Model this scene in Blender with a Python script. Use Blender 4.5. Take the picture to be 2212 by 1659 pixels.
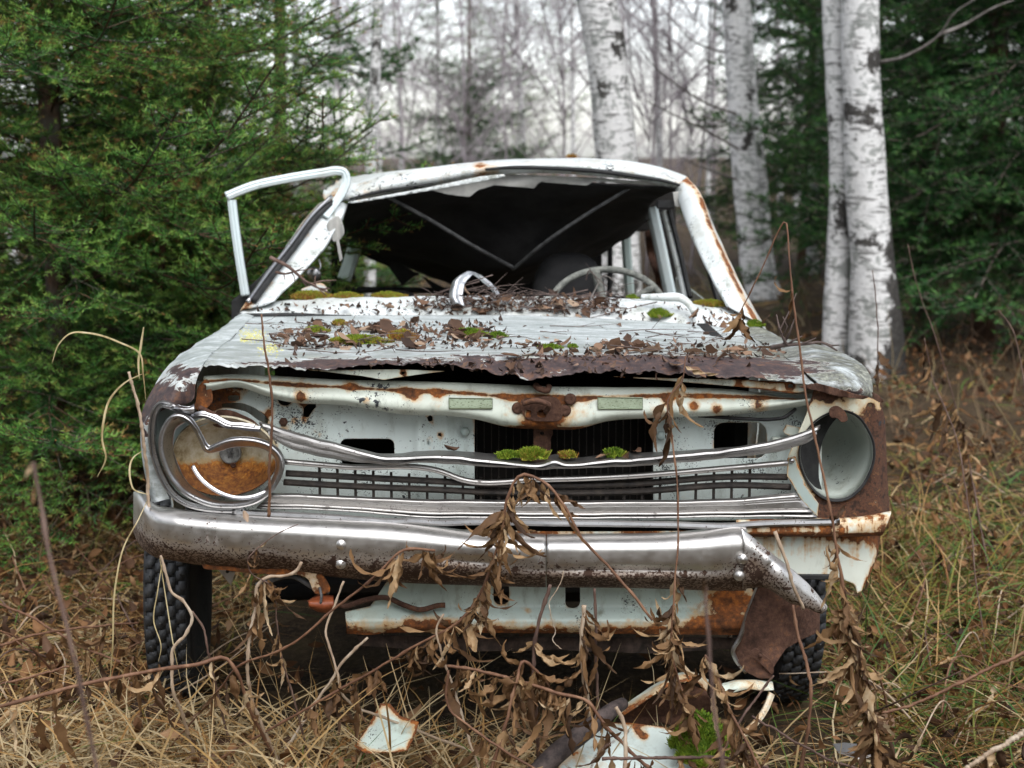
import bpy, math, random
import numpy as np
from mathutils import Vector, Matrix, Euler
R = math.radians
for o in list(bpy.data.objects): bpy.data.objects.remove(o)
scene = bpy.context.scene
COL = scene.collection
rng = np.random.default_rng(7)
random.seed(7)

# ------------------------------------------------------------------ camera, sky, sun, exposure
F, CX, CY, V0, H = 3197.0, 1106.0, 829.5, 330.0, 1.36
TH = math.atan((CY - V0) / F)
cam = bpy.data.cameras.new('camera'); cam_o = bpy.data.objects.new('camera', cam); COL.objects.link(cam_o)
cam_o.location = (0, 0, H); cam_o.rotation_euler = (R(90) - TH, 0, 0)
cam.sensor_fit = 'HORIZONTAL'; cam.sensor_width = 17.3; cam.lens = F / 2212 * 17.3
cam.clip_start = 0.05; cam.clip_end = 600
cam.dof.use_dof = True; cam.dof.focus_distance = 3.08; cam.dof.aperture_fstop = 2.2
scene.camera = cam_o

SUN_EL, SUN_AZ = 54, 165      # light from high behind the camera, over its right shoulder
world = bpy.data.worlds.new('World'); scene.world = world; world.use_nodes = True
wn = world.node_tree; wn.nodes.clear()
sky = wn.nodes.new('ShaderNodeTexSky'); sky.sky_type = 'NISHITA'; sky.sun_disc = False
sky.sun_elevation = R(SUN_EL); sky.sun_rotation = R(SUN_AZ); sky.air_density = 1.0; sky.dust_density = 1.2; sky.ozone_density = 1.0
hs = wn.nodes.new('ShaderNodeHueSaturation'); hs.inputs['Saturation'].default_value = 0.30; hs.inputs['Value'].default_value = 1.0
bg = wn.nodes.new('ShaderNodeBackground'); bg.inputs['Strength'].default_value = 0.135
wo = wn.nodes.new('ShaderNodeOutputWorld')
wn.links.new(sky.outputs[0], hs.inputs['Color']); wn.links.new(hs.outputs[0], bg.inputs['Color']); wn.links.new(bg.outputs[0], wo.inputs['Surface'])
sun = bpy.data.lights.new('sun', 'SUN'); sun.energy = 1.5; sun.angle = R(60); sun.color = (1.0, 0.99, 0.975)
sun_o = bpy.data.objects.new('sun', sun); COL.objects.link(sun_o)
sun_o.rotation_euler = (R(90 - SUN_EL), 0, R(180 - SUN_AZ))
vs = scene.view_settings; vs.view_transform = 'Standard'; vs.look = 'None'; vs.exposure = 1.05; vs.gamma = 1.0; vs.use_curve_mapping = False
scene.cycles.max_bounces = 5; scene.cycles.diffuse_bounces = 2; scene.cycles.glossy_bounces = 3; scene.cycles.transparent_max_bounces = 6
scene.cycles.use_denoising = True
scene.cycles.use_adaptive_sampling = True; scene.cycles.adaptive_threshold = 0.02

# ------------------------------------------------------------------ helpers
def W(u, v, Y):
    """Point of the place seen at (u, v) of the 2212 x 1659 picture, at horizontal distance Y."""
    u = np.asarray(u, float); v = np.asarray(v, float); Y = np.asarray(Y, float)
    vp = (CY - v) / F; up = (u - CX) / F
    d = Y / (math.cos(TH) + vp * math.sin(TH))
    return np.stack(np.broadcast_arrays(up * d, Y + 0 * d, H + d * (-math.sin(TH) + vp * math.cos(TH))), -1)
def crop(u0, v0, s):
    return lambda x, y: (u0 + s * x, v0 + s * y)
A = crop(265.4, 752.1, .32); B = crop(884.8, 752.1, .32); C = crop(1415.7, 752.1, .28)
D = crop(442.4, 309.7, .32); E = crop(973.3, 309.7, .32); Fc = crop(265.4, 1128.1, .32)
G = crop(884.8, 1128.1, .32); Hc = crop(1504.2, 1128.1, .32); I = crop(309.7, 796.3, .21333)
Q = crop(1504.2, 442.4, .32); L = crop(0, 530.9, .32)
def P(uv, Y): return W(uv[0], uv[1], Y)

def hermite(pts, n, closed=False):
    p = np.asarray(pts, float)
    if closed: p = np.vstack([p, p[:1]])
    if len(p) == 2:
        t = np.linspace(0, 1, n)[:, None]; return p[0] * (1 - t) + p[1] * t
    seg = np.linalg.norm(np.diff(p, axis=0), axis=1) + 1e-9
    s = np.concatenate([[0], np.cumsum(seg)])
    m = np.zeros_like(p)
    d = np.diff(p, axis=0) / seg[:, None]
    m[1:-1] = (d[:-1] * seg[1:, None] + d[1:] * seg[:-1, None]) / (seg[:-1] + seg[1:])[:, None]
    if closed:
        m[0] = m[-1] = (d[0] * seg[-1] + d[-1] * seg[0]) / (seg[0] + seg[-1])
    else:
        m[0] = d[0]; m[-1] = d[-1]
    q = np.linspace(0, s[-1], n)
    k = np.clip(np.searchsorted(s, q, side='right') - 1, 0, len(seg) - 1)
    h = seg[k]; t = ((q - s[k]) / h)[:, None]; h = h[:, None]
    return ((2*t**3 - 3*t**2 + 1) * p[k] + (t**3 - 2*t**2 + t) * h * m[k] + (-2*t**3 + 3*t**2) * p[k+1] + (t**3 - t**2) * h * m[k+1])
def interp(x, xs, ys): return np.interp(x, xs, ys)

def wob(p, sc, seed=0):
    """cheap smooth noise in about -1..1"""
    r = np.random.default_rng(seed + 11); out = 0
    for k in range(5):
        w = r.normal(size=3); w /= np.linalg.norm(w)
        out = out + np.sin(p @ w * sc * (1 + .55 * k) + r.uniform(0, 6.28)) * (0.75 ** k)
    return out / 2.4

WM = {}
def link(o, parent=None, world=None):
    COL.objects.link(o)
    world = world if world is not None else Matrix.Identity(4)
    WM[o.name] = world
    if parent is not None:
        o.parent = parent; o.matrix_parent_inverse = WM[parent.name].inverted()
    o.matrix_basis = world
    return o
def tag(o, label=None, cat=None, group=None, kind=None):
    for k, v in (('label', label), ('category', cat), ('group', group), ('kind', kind)):
        if v: o[k] = v
    return o
def empty(name, loc, label=None, cat=None, group=None):
    o = bpy.data.objects.new(name, None); o.empty_display_size = .1
    link(o, None, Matrix.Translation(Vector([float(x) for x in loc])))
    return tag(o, label, cat, group)
def new_mesh(name, verts, faces, mat=None, smooth=True, attrs=None):
    """faces: (n,3)/(n,4) array or list of arrays/tuples"""
    me = bpy.data.meshes.new(name)
    verts = np.asarray(verts, np.float32)
    groups = faces if isinstance(faces, list) and len(faces) and isinstance(faces[0], np.ndarray) else [np.asarray(faces, np.int32)]
    groups = [g for g in groups if len(g)]
    idx = np.concatenate([g.ravel() for g in groups]).astype(np.int32)
    tot = np.concatenate([np.full(len(g), g.shape[1], np.int32) for g in groups])
    st = np.concatenate([[0], np.cumsum(tot)[:-1]]).astype(np.int32)
    me.vertices.add(len(verts)); me.vertices.foreach_set('co', verts.ravel())
    me.loops.add(len(idx)); me.loops.foreach_set('vertex_index', idx)
    me.polygons.add(len(tot)); me.polygons.foreach_set('loop_start', st); me.polygons.foreach_set('loop_total', tot)
    if smooth: me.polygons.foreach_set('use_smooth', np.ones(len(tot), bool))
    for k, a in (attrs or {}).items():
        at = me.attributes.new(k, 'FLOAT', 'POINT'); at.data.foreach_set('value', np.asarray(a, np.float32).ravel())
    me.update(calc_edges=True)
    if mat: me.materials.append(mat)
    return me
def obj(name, me, parent=None, world=None, **kw):
    o = bpy.data.objects.new(name, me); link(o, parent, world); return tag(o, **kw)
def grid_faces(nr, nc, cu=False, cv=False, off=0):
    r = np.arange(nr if cv else nr - 1); c = np.arange(nc if cu else nc - 1)
    r, c = np.meshgrid(r, c, indexing='ij'); r = r.ravel(); c = c.ravel(); r2 = (r + 1) % nr; c2 = (c + 1) % nc
    return np.stack([r * nc + c, r * nc + c2, r2 * nc + c2, r2 * nc + c], 1) + off
def sheet(name, Gd, mat, parent=None, thick=.002, cu=False, attrs=None, flip=False, smooth=True, crease=False, **kw):
    """grid (nr, nc, 3) -> a sheet with real thickness, second layer along the normals"""
    Gd = np.asarray(Gd, float); nr, nc = Gd.shape[:2]
    du = np.gradient(Gd, axis=1) if not cu else np.roll(Gd, -1, 1) - np.roll(Gd, 1, 1)
    dv = np.gradient(Gd, axis=0); nn = np.cross(du, dv); nn /= np.linalg.norm(nn, axis=2, keepdims=True) + 1e-12
    if flip: nn = -nn
    back = Gd - nn * thick
    if crease:      # pressed metal: hard folds between the strips, smooth along them
        ix = np.repeat(np.arange(nr), 2)[1:-1]; Gd = Gd[ix]; back = back[ix]; nr = len(ix); attrs = {k: np.broadcast_to(a, (len(a), nc))[ix] for k, a in (attrs or {}).items()}
    n = nr * nc
    V = np.vstack([Gd.reshape(-1, 3), back.reshape(-1, 3)])
    f = grid_faces(nr, nc, cu)
    if crease: f = f[(f[:, 0] // nc) % 2 == 0]
    fs = [f if flip else f[:, ::-1], (f[:, ::-1] if flip else f) + n]
    def wall(ids):
        a = np.array(ids[:-1]); b = np.array(ids[1:]); fs.append(np.stack([a, b, b + n, a + n], 1))
    ring = list(range(nc)) + ([0] if cu else [])
    wall(ring); wall([x + (nr - 1) * nc for x in ring][::-1])
    if not cu:
        wall([r * nc for r in range(nr)][::-1]); wall([r * nc + nc - 1 for r in range(nr)])
    at = {k: np.concatenate([np.ravel(a), np.ravel(a)]) for k, a in (attrs or {}).items()}
    me = new_mesh(name, V, fs, mat, smooth, at)
    return obj(name, me, parent, **kw)
def loft(curves, nu, nv, smooth_v=True):
    cs = np.stack([hermite(c, nu) for c in curves])
    if smooth_v and len(curves) > 2: return np.stack([hermite(cs[:, i], nv) for i in range(nu)], 1)
    out = []
    for i in range(nu):
        t = np.linspace(0, len(curves) - 1, nv); out.append(np.stack([np.interp(t, range(len(curves)), cs[:, i, k]) for k in range(3)], 1))
    return np.stack(out, 1)
def frames(p, closed=False):
    t = np.gradient(p, axis=0) if not closed else np.roll(p, -1, 0) - np.roll(p, 1, 0)
    t /= np.linalg.norm(t, axis=1, keepdims=True) + 1e-12
    n = np.zeros_like(p); ref = np.array([0, 0, 1.]) if abs(t[0, 2]) < .8 else np.array([0, 1., 0])
    n[0] = ref - t[0] * (ref @ t[0]); n[0] /= np.linalg.norm(n[0])
    for i in range(1, len(p)):
        q = n[i-1] - t[i] * (n[i-1] @ t[i]); n[i] = q / (np.linalg.norm(q) + 1e-12)
    return t, n, np.cross(t, n)
def tube_geo(p, rad, k=6, caps=True):
    p = np.asarray(p, float); rad = np.broadcast_to(np.asarray(rad, float), (len(p),))
    t, n, b = frames(p); a = np.arange(k) * 2 * math.pi / k
    V = (p[:, None] + rad[:, None, None] * (np.cos(a)[None, :, None] * n[:, None] + np.sin(a)[None, :, None] * b[:, None])).reshape(-1, 3)
    fs = [grid_faces(len(p), k, cu=True)[:, ::-1]]
    if caps:
        fs.append(np.arange(k)[None, :].astype(int)); fs.append((np.arange(k)[::-1] + (len(p) - 1) * k)[None, :])
    return V, fs
def tube(name, p, rad, mat, parent=None, k=8, n=None, **kw):
    if n: 
        rad = np.interp(np.linspace(0, 1, n), np.linspace(0, 1, len(np.atleast_1d(rad))), np.atleast_1d(rad)); p = hermite(p, n)
    V, fs = tube_geo(p, rad, k); return obj(name, new_mesh(name, V, fs, mat), parent, **kw)
def sweep(name, path, prof, mat, parent=None, closed=False, nrm=None, scale=None, attrs_f=None, thick=None, **kw):
    """sweep profile (list of (a,b): a along the in-picture normal, b along depth) along path; open profile = strip with thickness"""
    p = np.asarray(path, float); t = np.gradient(p, axis=0) if not closed else np.roll(p, -1, 0) - np.roll(p, 1, 0)
    t /= np.linalg.norm(t, axis=1, keepdims=True) + 1e-12
    dep = np.array([0, 1., -.15]); dep /= np.linalg.norm(dep)
    nn = np.cross(t, dep); nn /= np.linalg.norm(nn, axis=1, keepdims=True) + 1e-12
    pr = np.asarray(prof, float); sc = np.ones(len(p)) if scale is None else np.asarray(scale)
    Gd = p[None] + pr[:, 0][:, None, None] * nn[None] * sc[None, :, None] + pr[:, 1][:, None, None] * dep[None, None] * sc[None, :, None]
    at = attrs_f(Gd) if attrs_f else None
    return sheet(name, Gd, mat, parent, thick=thick or .0015, cu=closed, attrs=at, crease=True, **kw)
class Bag:
    """collects pieces of ONE part (a continuous or uncountable one) into a mesh"""
    def __init__(s): s.V = []; s.F = {}; s.A = []; s.n = 0
    def add(s, V, fs, a=0.0):
        for f in (fs if isinstance(fs, list) else [fs]):
            f = np.atleast_2d(np.asarray(f)); s.F.setdefault(f.shape[1], []).append(f + s.n)
        s.V.append(np.asarray(V)); s.A.append(np.broadcast_to(np.asarray(a, float), (len(V),))); s.n += len(V)
    def mesh(s, name, mat, attr='tint', smooth=True):
        return new_mesh(name, np.vstack(s.V), [np.vstack(f) for f in s.F.values()], mat, smooth, {attr: np.concatenate(s.A)})
def box_geo(c, sx, sy, sz, rot=None):
    v = np.array([[x, y, z] for x in (-.5, .5) for y in (-.5, .5) for z in (-.5, .5)]) * (sx, sy, sz)
    if rot is not None: v = v @ np.array(rot).T
    f = np.array([[0, 1, 3, 2], [4, 6, 7, 5], [0, 4, 5, 1], [2, 3, 7, 6], [0, 2, 6, 4], [1, 5, 7, 3]])
    return v + np.asarray(c), f
def bbox(name, c, sx, sy, sz, mat, parent=None, bev=.15, rot=None, **kw):
    """box with bevelled edges"""
    b = min(sx, sy, sz) * bev; V = []
    for x in (-1, 1):
        for y in (-1, 1):
            for z in (-1, 1):
                for k in range(3):
                    q = np.array([x * (sx / 2 - b), y * (sy / 2 - b), z * (sz / 2 - b)]); q[k] += (x, y, z)[k] * b; V.append(q)
    V = np.array(V)
    if rot is not None: V = V @ np.array(rot).T
    import bmesh
    bm = bmesh.new(); vs = [bm.verts.new(v + np.asarray(c)) for v in V]; bmesh.ops.convex_hull(bm, input=vs)
    me = bpy.data.meshes.new(name); bm.to_mesh(me); bm.free(); me.materials.append(mat)
    return obj(name, me, parent, **kw)
def lathe(name, prof, mat, center, axis, parent=None, k=32, squash=(1, 1), attr=None, **kw):
    """prof: list of (r, h) along axis"""
    ax = np.asarray(axis, float); ax /= np.linalg.norm(ax); ref = np.array([0, 0, 1.]) if abs(ax[2]) < .8 else np.array([0, 1., 0])
    e1 = np.cross(ref, ax); e1 /= np.linalg.norm(e1); e2 = np.cross(ax, e1)
    a = np.arange(k) * 2 * math.pi / k; pr = np.asarray(prof, float)
    Gd = np.asarray(center) + pr[:, 0][:, None, None] * (np.cos(a)[None, :, None] * e1 * squash[0] + np.sin(a)[None, :, None] * e2 * squash[1]) + pr[:, 1][:, None, None] * ax
    V = Gd.reshape(-1, 3); fs = [grid_faces(len(pr), k, cu=True)]
    if pr[0, 0] > 1e-6: fs.append(np.arange(k)[None, ::-1])
    if pr[-1, 0] > 1e-6: fs.append((np.arange(k) + (len(pr) - 1) * k)[None, :])
    at = {'rust': attr(V)} if attr else None
    return obj(name, new_mesh(name, V, fs, mat, True, at), parent, **kw)

# signed distances in the picture plane (pixels), negative inside
def sd_rect(x0, y0, x1, y1, r=0):
    cx, cy, hx, hy = (x0 + x1) / 2, (y0 + y1) / 2, abs(x1 - x0) / 2 - r, abs(y1 - y0) / 2 - r
    def f(u, v):
        dx = np.abs(u - cx) - hx; dy = np.abs(v - cy) - hy
        return np.hypot(np.maximum(dx, 0), np.maximum(dy, 0)) + np.minimum(np.maximum(dx, dy), 0) - r
    return f
def sd_ell(cx, cy, rx, ry):
    return lambda u, v: (np.hypot((u - cx) / rx, (v - cy) / ry) - 1) * min(rx, ry)
def sd_poly(pts, smooth=0):
    p = np.asarray(pts, float)
    if smooth: p = hermite(np.c_[p, np.zeros(len(p))], smooth, closed=True)[:-1, :2]
    def f(u, v):
        u = np.asarray(u); d = np.full(u.shape, 1e9); ins = np.zeros(u.shape, bool)
        for i in range(len(p)):
            a, b = p[i], p[(i + 1) % len(p)]; e = b - a; L2 = e @ e + 1e-9
            t = np.clip(((u - a[0]) * e[0] + (v - a[1]) * e[1]) / L2, 0, 1)
            d = np.minimum(d, np.hypot(u - a[0] - t * e[0], v - a[1] - t * e[1]))
            c = ((a[1] <= v) != (b[1] <= v)) & (u < (b[0] - a[0]) * (v - a[1]) / (b[1] - a[1] + 1e-12) + a[0]); ins ^= c
        return np.where(ins, -d, d)
    return f
def plate(name, sd, box, step, Yf, mat, parent=None, thick=.003, attr=None, holes=(), **kw):
    """sheet-metal plate cut by a signed distance; Yf(u, v) gives its relief"""
    sds = [sd] + [(lambda h: (lambda u, v: -h(u, v)))(h) for h in holes]
    full = lambda u, v: np.max([s(u, v) for s in sds], axis=0)
    us = np.arange(box[0] - step, box[2] + step * 1.5, step); vs_ = np.arange(box[1] - step, box[3] + step * 1.5, step)
    U, V = np.meshgrid(us, vs_); d = full(U, V); nr, nc = U.shape
    f = grid_faces(nr, nc); keep = (d.ravel()[f] < 0).any(1); f = f[keep]
    use = np.unique(f); rm = -np.ones(nr * nc, int); rm[use] = np.arange(len(use)); f = rm[f]
    u = U.ravel()[use]; v = V.ravel()[use]
    for _ in range(4):
        d = full(u, v); o = d > 0; e = .5
        gx = (full(u + e, v) - full(u - e, v)) / (2 * e); gy = (full(u, v + e) - full(u, v - e)) / (2 * e); g2 = gx**2 + gy**2 + 1e-6
        u = np.where(o, u - gx / g2 * d, u); v = np.where(o, v - gy / g2 * d, v)
    d = full(u, v); Yv = Yf(u, v)
    n = len(u); Vt = np.vstack([W(u, v, Yv), W(u, v, Yv) + np.array([0, thick, 0])])
    ed = np.concatenate([f[:, [0, 1]], f[:, [1, 2]], f[:, [2, 3]], f[:, [3, 0]]]); key = np.sort(ed, 1)
    _, inv, cnt = np.unique(key, axis=0, return_inverse=True, return_counts=True); bd = ed[cnt[inv.ravel()] == 1]
    fs = [f, f[:, ::-1] + n, np.stack([bd[:, 1], bd[:, 0], bd[:, 0] + n, bd[:, 1] + n], 1)]
    a = attr(u, v, d) if attr else np.clip(.30 + d * .035, 0, .3)
    return obj(name, new_mesh(name, Vt, fs, mat, True, {'rust': np.concatenate([a, a])}), parent, **kw)

# ------------------------------------------------------------------ materials
class M_:
    def __init__(s, name):
        s.m = bpy.data.materials.new(name); s.m.use_nodes = True; s.nt = s.m.node_tree; s.nt.nodes.clear()
        s.out = s.nt.nodes.new('ShaderNodeOutputMaterial')
    def n(s, t, ins=None, **pr):
        nd = s.nt.nodes.new(t)
        for k, v in pr.items(): setattr(nd, k, v)
        for k, v in (ins or {}).items():
            if isinstance(v, bpy.types.NodeSocket): s.nt.links.new(v, nd.inputs[k])
            else: nd.inputs[k].default_value = v
        return nd
    def attr(s, name): return s.n('ShaderNodeAttribute', attribute_name=name).outputs['Fac']
    def pos(s): return s.n('ShaderNodeNewGeometry').outputs['Position']
    def ocoord(s): return s.n('ShaderNodeTexCoord').outputs['Object']
    def rand(s): return s.n('ShaderNodeObjectInfo').outputs['Random']
    def scale(s, vec, xyz): return s.n('ShaderNodeMapping', {'Vector': vec, 'Scale': xyz}).outputs[0]
    def noise(s, vec, sc, det=5, rough=.6, dist=0): return s.n('ShaderNodeTexNoise', {'Vector': vec, 'Scale': sc, 'Detail': det, 'Roughness': rough, 'Distortion': dist}).outputs['Fac']
    def math(s, op, a, b=0.0, c=None):
        ins = {0: a, 1: b}
        if c is not None: ins[2] = c
        return s.n('ShaderNodeMath', ins, operation=op).outputs[0]
    def ss(s, x, a, b, lo=0., hi=1.): return s.n('ShaderNodeMapRange', {0: x, 1: a, 2: b, 3: lo, 4: hi}, interpolation_type='SMOOTHSTEP').outputs[0]
    def mix(s, f, a, b):
        nd = s.nt.nodes.new('ShaderNodeMix'); nd.data_type = 'RGBA'
        for k, v in ((0, f), (6, a), (7, b)):
            if isinstance(v, bpy.types.NodeSocket): s.nt.links.new(v, nd.inputs[k])
            else: nd.inputs[k].default_value = (v if k == 0 else (*v, 1))
        return nd.outputs[2]
    def ramp(s, f, stops):
        nd = s.n('ShaderNodeValToRGB', {0: f}); e = nd.color_ramp.elements
        while len(e) < len(stops): e.new(.5)
        for q, (p, c) in zip(e, stops): q.position = p; q.color = (*c, 1)
        return nd.outputs[0]
    def bump(s, h, st=.3, d=.002): return s.n('ShaderNodeBump', {'Height': h, 'Strength': st, 'Distance': d}).outputs[0]
    def bsdf(s, col, rough=.6, metal=0., bump=None, spec=.5, **kw):
        ins = {'Base Color': col if isinstance(col, bpy.types.NodeSocket) else (*col, 1), 'Roughness': rough, 'Metallic': metal, 'Specular IOR Level': spec}
        ins.update(kw)
        if bump is not None: ins['Normal'] = bump
        b = s.n('ShaderNodeBsdfPrincipled', ins); s.nt.links.new(b.outputs[0], s.out.inputs[0]); s.b = b; return s.m

RUST_D, RUST_M, RUST_O = (.035, .017, .010), (.12, .045, .017), (.42, .14, .028)
def m_paint(name, base=(.70, .79, .76), base2=(.60, .69, .66), rust0=0., grime=.5, speck=.0, streak=0., rough=.38, dark=False, stain=(.58, .32, .10)):
    s = M_(name); p = s.pos(); a = s.attr('rust')
    n1 = s.noise(p, 14, 8, .62); n2 = s.noise(p, 75, 6, .65); n3 = s.noise(p, 3.5, 4); n4 = s.noise(p, 260, 3, .7)
    f = s.math('ADD', a, rust0)
    f = s.math('ADD', f, s.math('MULTIPLY', s.math('SUBTRACT', n1, .5), .95))
    f = s.math('ADD', f, s.math('MULTIPLY', s.math('SUBTRACT', n2, .5), .4))
    if streak:
        sv = s.noise(s.scale(p, (38, 38, 2.2)), 1, 4); f = s.math('ADD', f, s.math('MULTIPLY', s.math('SUBTRACT', sv, .5), streak))
    core = s.ss(f, .40, .47); halo = s.ss(f, .18, .44)
    c = s.mix(s.ss(n3, .35, .7), base, base2)
    if grime:
        g = s.noise(s.scale(p, (22, 22, 9)), 1, 7, .7); c = s.mix(s.math('MULTIPLY', s.ss(g, .50, .74), grime), c, (.25, .27, .215)); g2 = s.noise(p, 5.5, 6, .62, .5); c = s.mix(s.math('MULTIPLY', s.ss(g2, .50, .68, 0, .5), grime), c, (.36, .34, .26))
    c = s.mix(s.math('MULTIPLY', halo, .75), c, stain)
    rc = s.ramp(s.math('ADD', s.math('MULTIPLY', n2, .65), s.math('MULTIPLY', n1, .35)), [(.36, (.018, .011, .009)), (.44, (.055, .028, .018)), (.50, (.115, .05, .028)), (.545, (.05, .028, .02)), (.60, (.19, .085, .038)), (.66, (.08, .04, .025)), (.74, (.42, .33, .22))] if dark else [(.34, RUST_D), (.46, RUST_M), (.55, (.22, .075, .022)), (.63, RUST_O), (.74, (.14, .055, .025))])
    c = s.mix(core, c, rc)
    if speck:
        k = s.ss(s.math('ADD', n4, s.math('MULTIPLY', s.math('SUBTRACT', s.noise(p, 11, 3), .5), .9)), .745 - speck * .09, .77 - speck * .09)
        k2 = s.ss(s.math('ADD', s.noise(p, 70, 5, .7), s.math('MULTIPLY', s.math('SUBTRACT', s.noise(p, 6, 3), .5), .8)), .74 - speck * .06, .752 - speck * .06)
        c = s.mix(s.math('MAXIMUM', k, k2), c, (.035, .04, .045))
    b = s.bump(s.math('ADD', s.math('MULTIPLY', core, n2), s.math('MULTIPLY', n1, .3)), .5, .003)
    return s.bsdf(c, s.ss(core, 0, 1, rough, .88), 0, b, .4)
def m_chrome(name, base=(.66, .66, .68), rough=.2, film=(.17, .125, .095), rust0=0., pits=1., brush=0.):
    s = M_(name); p = s.pos(); a = s.math('ADD', s.attr('rust'), rust0)
    n1 = s.noise(p, 12, 7, .65); n2 = s.noise(p, 190, 3, .6); n3 = s.noise(p, 45, 5, .6)
    f = s.math('ADD', a, s.math('MULTIPLY', s.math('SUBTRACT', n1, .5), .8))
    fm = s.ss(f, .30, .80, 0, .85)
    pit = s.math('MULTIPLY', s.ss(s.math('ADD', n2, s.math('MULTIPLY', f, .26)), .68, .71), pits)
    sp = s.math('MULTIPLY', s.ss(s.math('ADD', n3, s.math('MULTIPLY', f, .16)), .685, .71), pits)
    pit = s.math('MAXIMUM', pit, sp)
    sm = s.ss(n1, .35, .7)
    col = s.mix(sm, base, tuple(.92 * x for x in base)); col = s.mix(fm, col, film); col = s.mix(pit, col, (.05, .024, .014))
    ro = s.math('ADD', s.ss(n3, .3, .7, rough * .9, rough * 1.2), s.math('MULTIPLY', s.math('MAXIMUM', fm, pit), .42))
    me = s.math('SUBTRACT', 1, s.math('MAXIMUM', s.math('MULTIPLY', fm, .75), pit))
    return s.bsdf(col, ro, me, s.bump(s.math('ADD', s.noise(p, 9, 3), s.math('MULTIPLY', pit, .15)), .05, .01), .5)
def m_plain(name, c1, c2, sc=30, rough=.8, bump=.3, metal=0., spec=.4, det=6, coord='pos'):
    s = M_(name); p = s.pos() if coord == 'pos' else s.ocoord(); n = s.noise(p, sc, det, .65)
    return s.bsdf(s.mix(s.ss(n, .3, .7), c1, c2), rough, metal, s.bump(n, bump, .004), spec)
def m_leafy(name, stops, rough=.7, trans=.25, vein=True):
    """dry leaf: colour differs from object to object"""
    s = M_(name); r = s.rand(); p = s.ocoord(); n = s.noise(p, 90, 4)
    f = s.math('ADD', r, s.math('MULTIPLY', s.math('SUBTRACT', n, .5), .35))
    c = s.ramp(f, stops)
    bs = s.n('ShaderNodeBsdfPrincipled', {'Base Color': c, 'Roughness': rough, 'Specular IOR Level': .3, 'Normal': s.bump(n, .4, .002)})
    tr = s.n('ShaderNodeBsdfTranslucent', {'Color': c}); mx = s.n('ShaderNodeMixShader', {0: trans, 1: bs.outputs[0], 2: tr.outputs[0]})
    s.nt.links.new(mx.outputs[0], s.out.inputs[0]); return s.m
def m_tint(name, stops, rough=.7, trans=.2, spec=.3, nsc=8, namp=.25):
    """colour from the per-blade attribute 'tint' plus a little noise"""
    s = M_(name); a = s.attr('tint'); n = s.noise(s.pos(), nsc, 3)
    f = s.math('ADD', a, s.math('MULTIPLY', s.math('SUBTRACT', n, .5), namp)); c = s.ramp(f, stops)
    bs = s.n('ShaderNodeBsdfPrincipled', {'Base Color': c, 'Roughness': rough, 'Specular IOR Level': spec})
    if trans:
        tr = s.n('ShaderNodeBsdfTranslucent', {'Color': c}); mx = s.n('ShaderNodeMixShader', {0: trans, 1: bs.outputs[0], 2: tr.outputs[0]})
        s.nt.links.new(mx.outputs[0], s.out.inputs[0])
    else: s.nt.links.new(bs.outputs[0], s.out.inputs[0])
    return s.m
# ------------------------------------------------------------------ the setting: ground, grass, trees
def gz(x, y):
    x = np.asarray(x, float); y = np.asarray(y, float)
    h = .035 * np.sin(x * 1.9 + .6) * np.cos(y * 1.3) + .02 * np.sin(x * 4.1 + y * 3.3) + .012 * np.sin(x * 9 - y * 7)
    h = h + .05 * np.clip(np.abs(x) - .9, 0, 2) + .10 * np.clip(y - 7, 0, 30) * .18
    return h
def nonuni(a, b, c, n1, n2):
    return np.concatenate([np.linspace(a, -b, n2)[:-1] if False else -np.geomspace(-a, b, n2)[:-1], np.linspace(-b, b, n1), np.geomspace(b, c, n2)[1:]])
xs = nonuni(-260, 4.5, 260, 130, 22); ys = np.concatenate([-np.geomspace(60, .5, 10), np.linspace(0, 9, 130), np.geomspace(9, 420, 34)[1:]])
GX, GY = np.meshgrid(xs, ys); GZ = gz(GX, GY) * np.clip(1.4 - np.hypot(GX, GY - 4) / 60, 0, 1)
s = M_('soil'); p = s.pos(); n1 = s.noise(p, 5, 8, .7); n2 = s.noise(p, 60, 6, .7)
c = s.ramp(n1, [(.3, (.018, .013, .009)), (.48, (.05, .034, .02)), (.62, (.085, .06, .03)), (.75, (.05, .055, .02))])
MAT_SOIL = s.bsdf(s.mix(s.ss(n2, .45, .7), c, (.12, .08, .045)), .95, 0, s.bump(n2, .8, .02), .2)
ground = obj('ground', new_mesh('ground', np.stack([GX, GY, GZ], -1).reshape(-1, 3), grid_faces(*GX.shape), MAT_SOIL), kind='structure', label='forest floor of dead grass and leaves')

# --- barks
s = M_('birch_bark'); p = s.pos(); dk = s.attr('dark')
nb = s.noise(p, 2.6, 6, .6, 1.2); nl = s.noise(s.scale(p, (9, 9, 62)), 1, 5, .6); nf = s.noise(p, 34, 6, .7); nm = s.noise(p, 9, 6, .65, .8)
c = s.ramp(nm, [(.25, (.42, .42, .41)), (.42, (.70, .695, .69)), (.6, (.80, .79, .78)), (.8, (.58, .55, .52))])
c = s.mix(s.ss(nl, .545, .60, 0, .8), c, (.10, .095, .09))
c = s.mix(s.ss(s.math('ADD', nm, s.math('MULTIPLY', nf, .45)), .74, .82, 0, .75), c, (.20, .215, .20))
pa = s.math('ADD', s.math('ADD', nb, s.math('MULTIPLY', nf, .35)), s.math('MULTIPLY', dk, .5))
c = s.mix(s.ss(pa, .745, .80), c, s.ramp(nf, [(.3, (.014, .013, .012)), (.6, (.07, .065, .06)), (.8, (.20, .20, .18))]))
MAT_BIRCH = s.bsdf(c, .8, 0, s.bump(s.math('ADD', pa, nl), .6, .01), .25)
s = M_('conifer_bark'); p = s.pos(); nb = s.noise(s.scale(p, (30, 30, 9)), 1, 6, .7); nc_ = s.noise(p, 4, 4)
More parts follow.
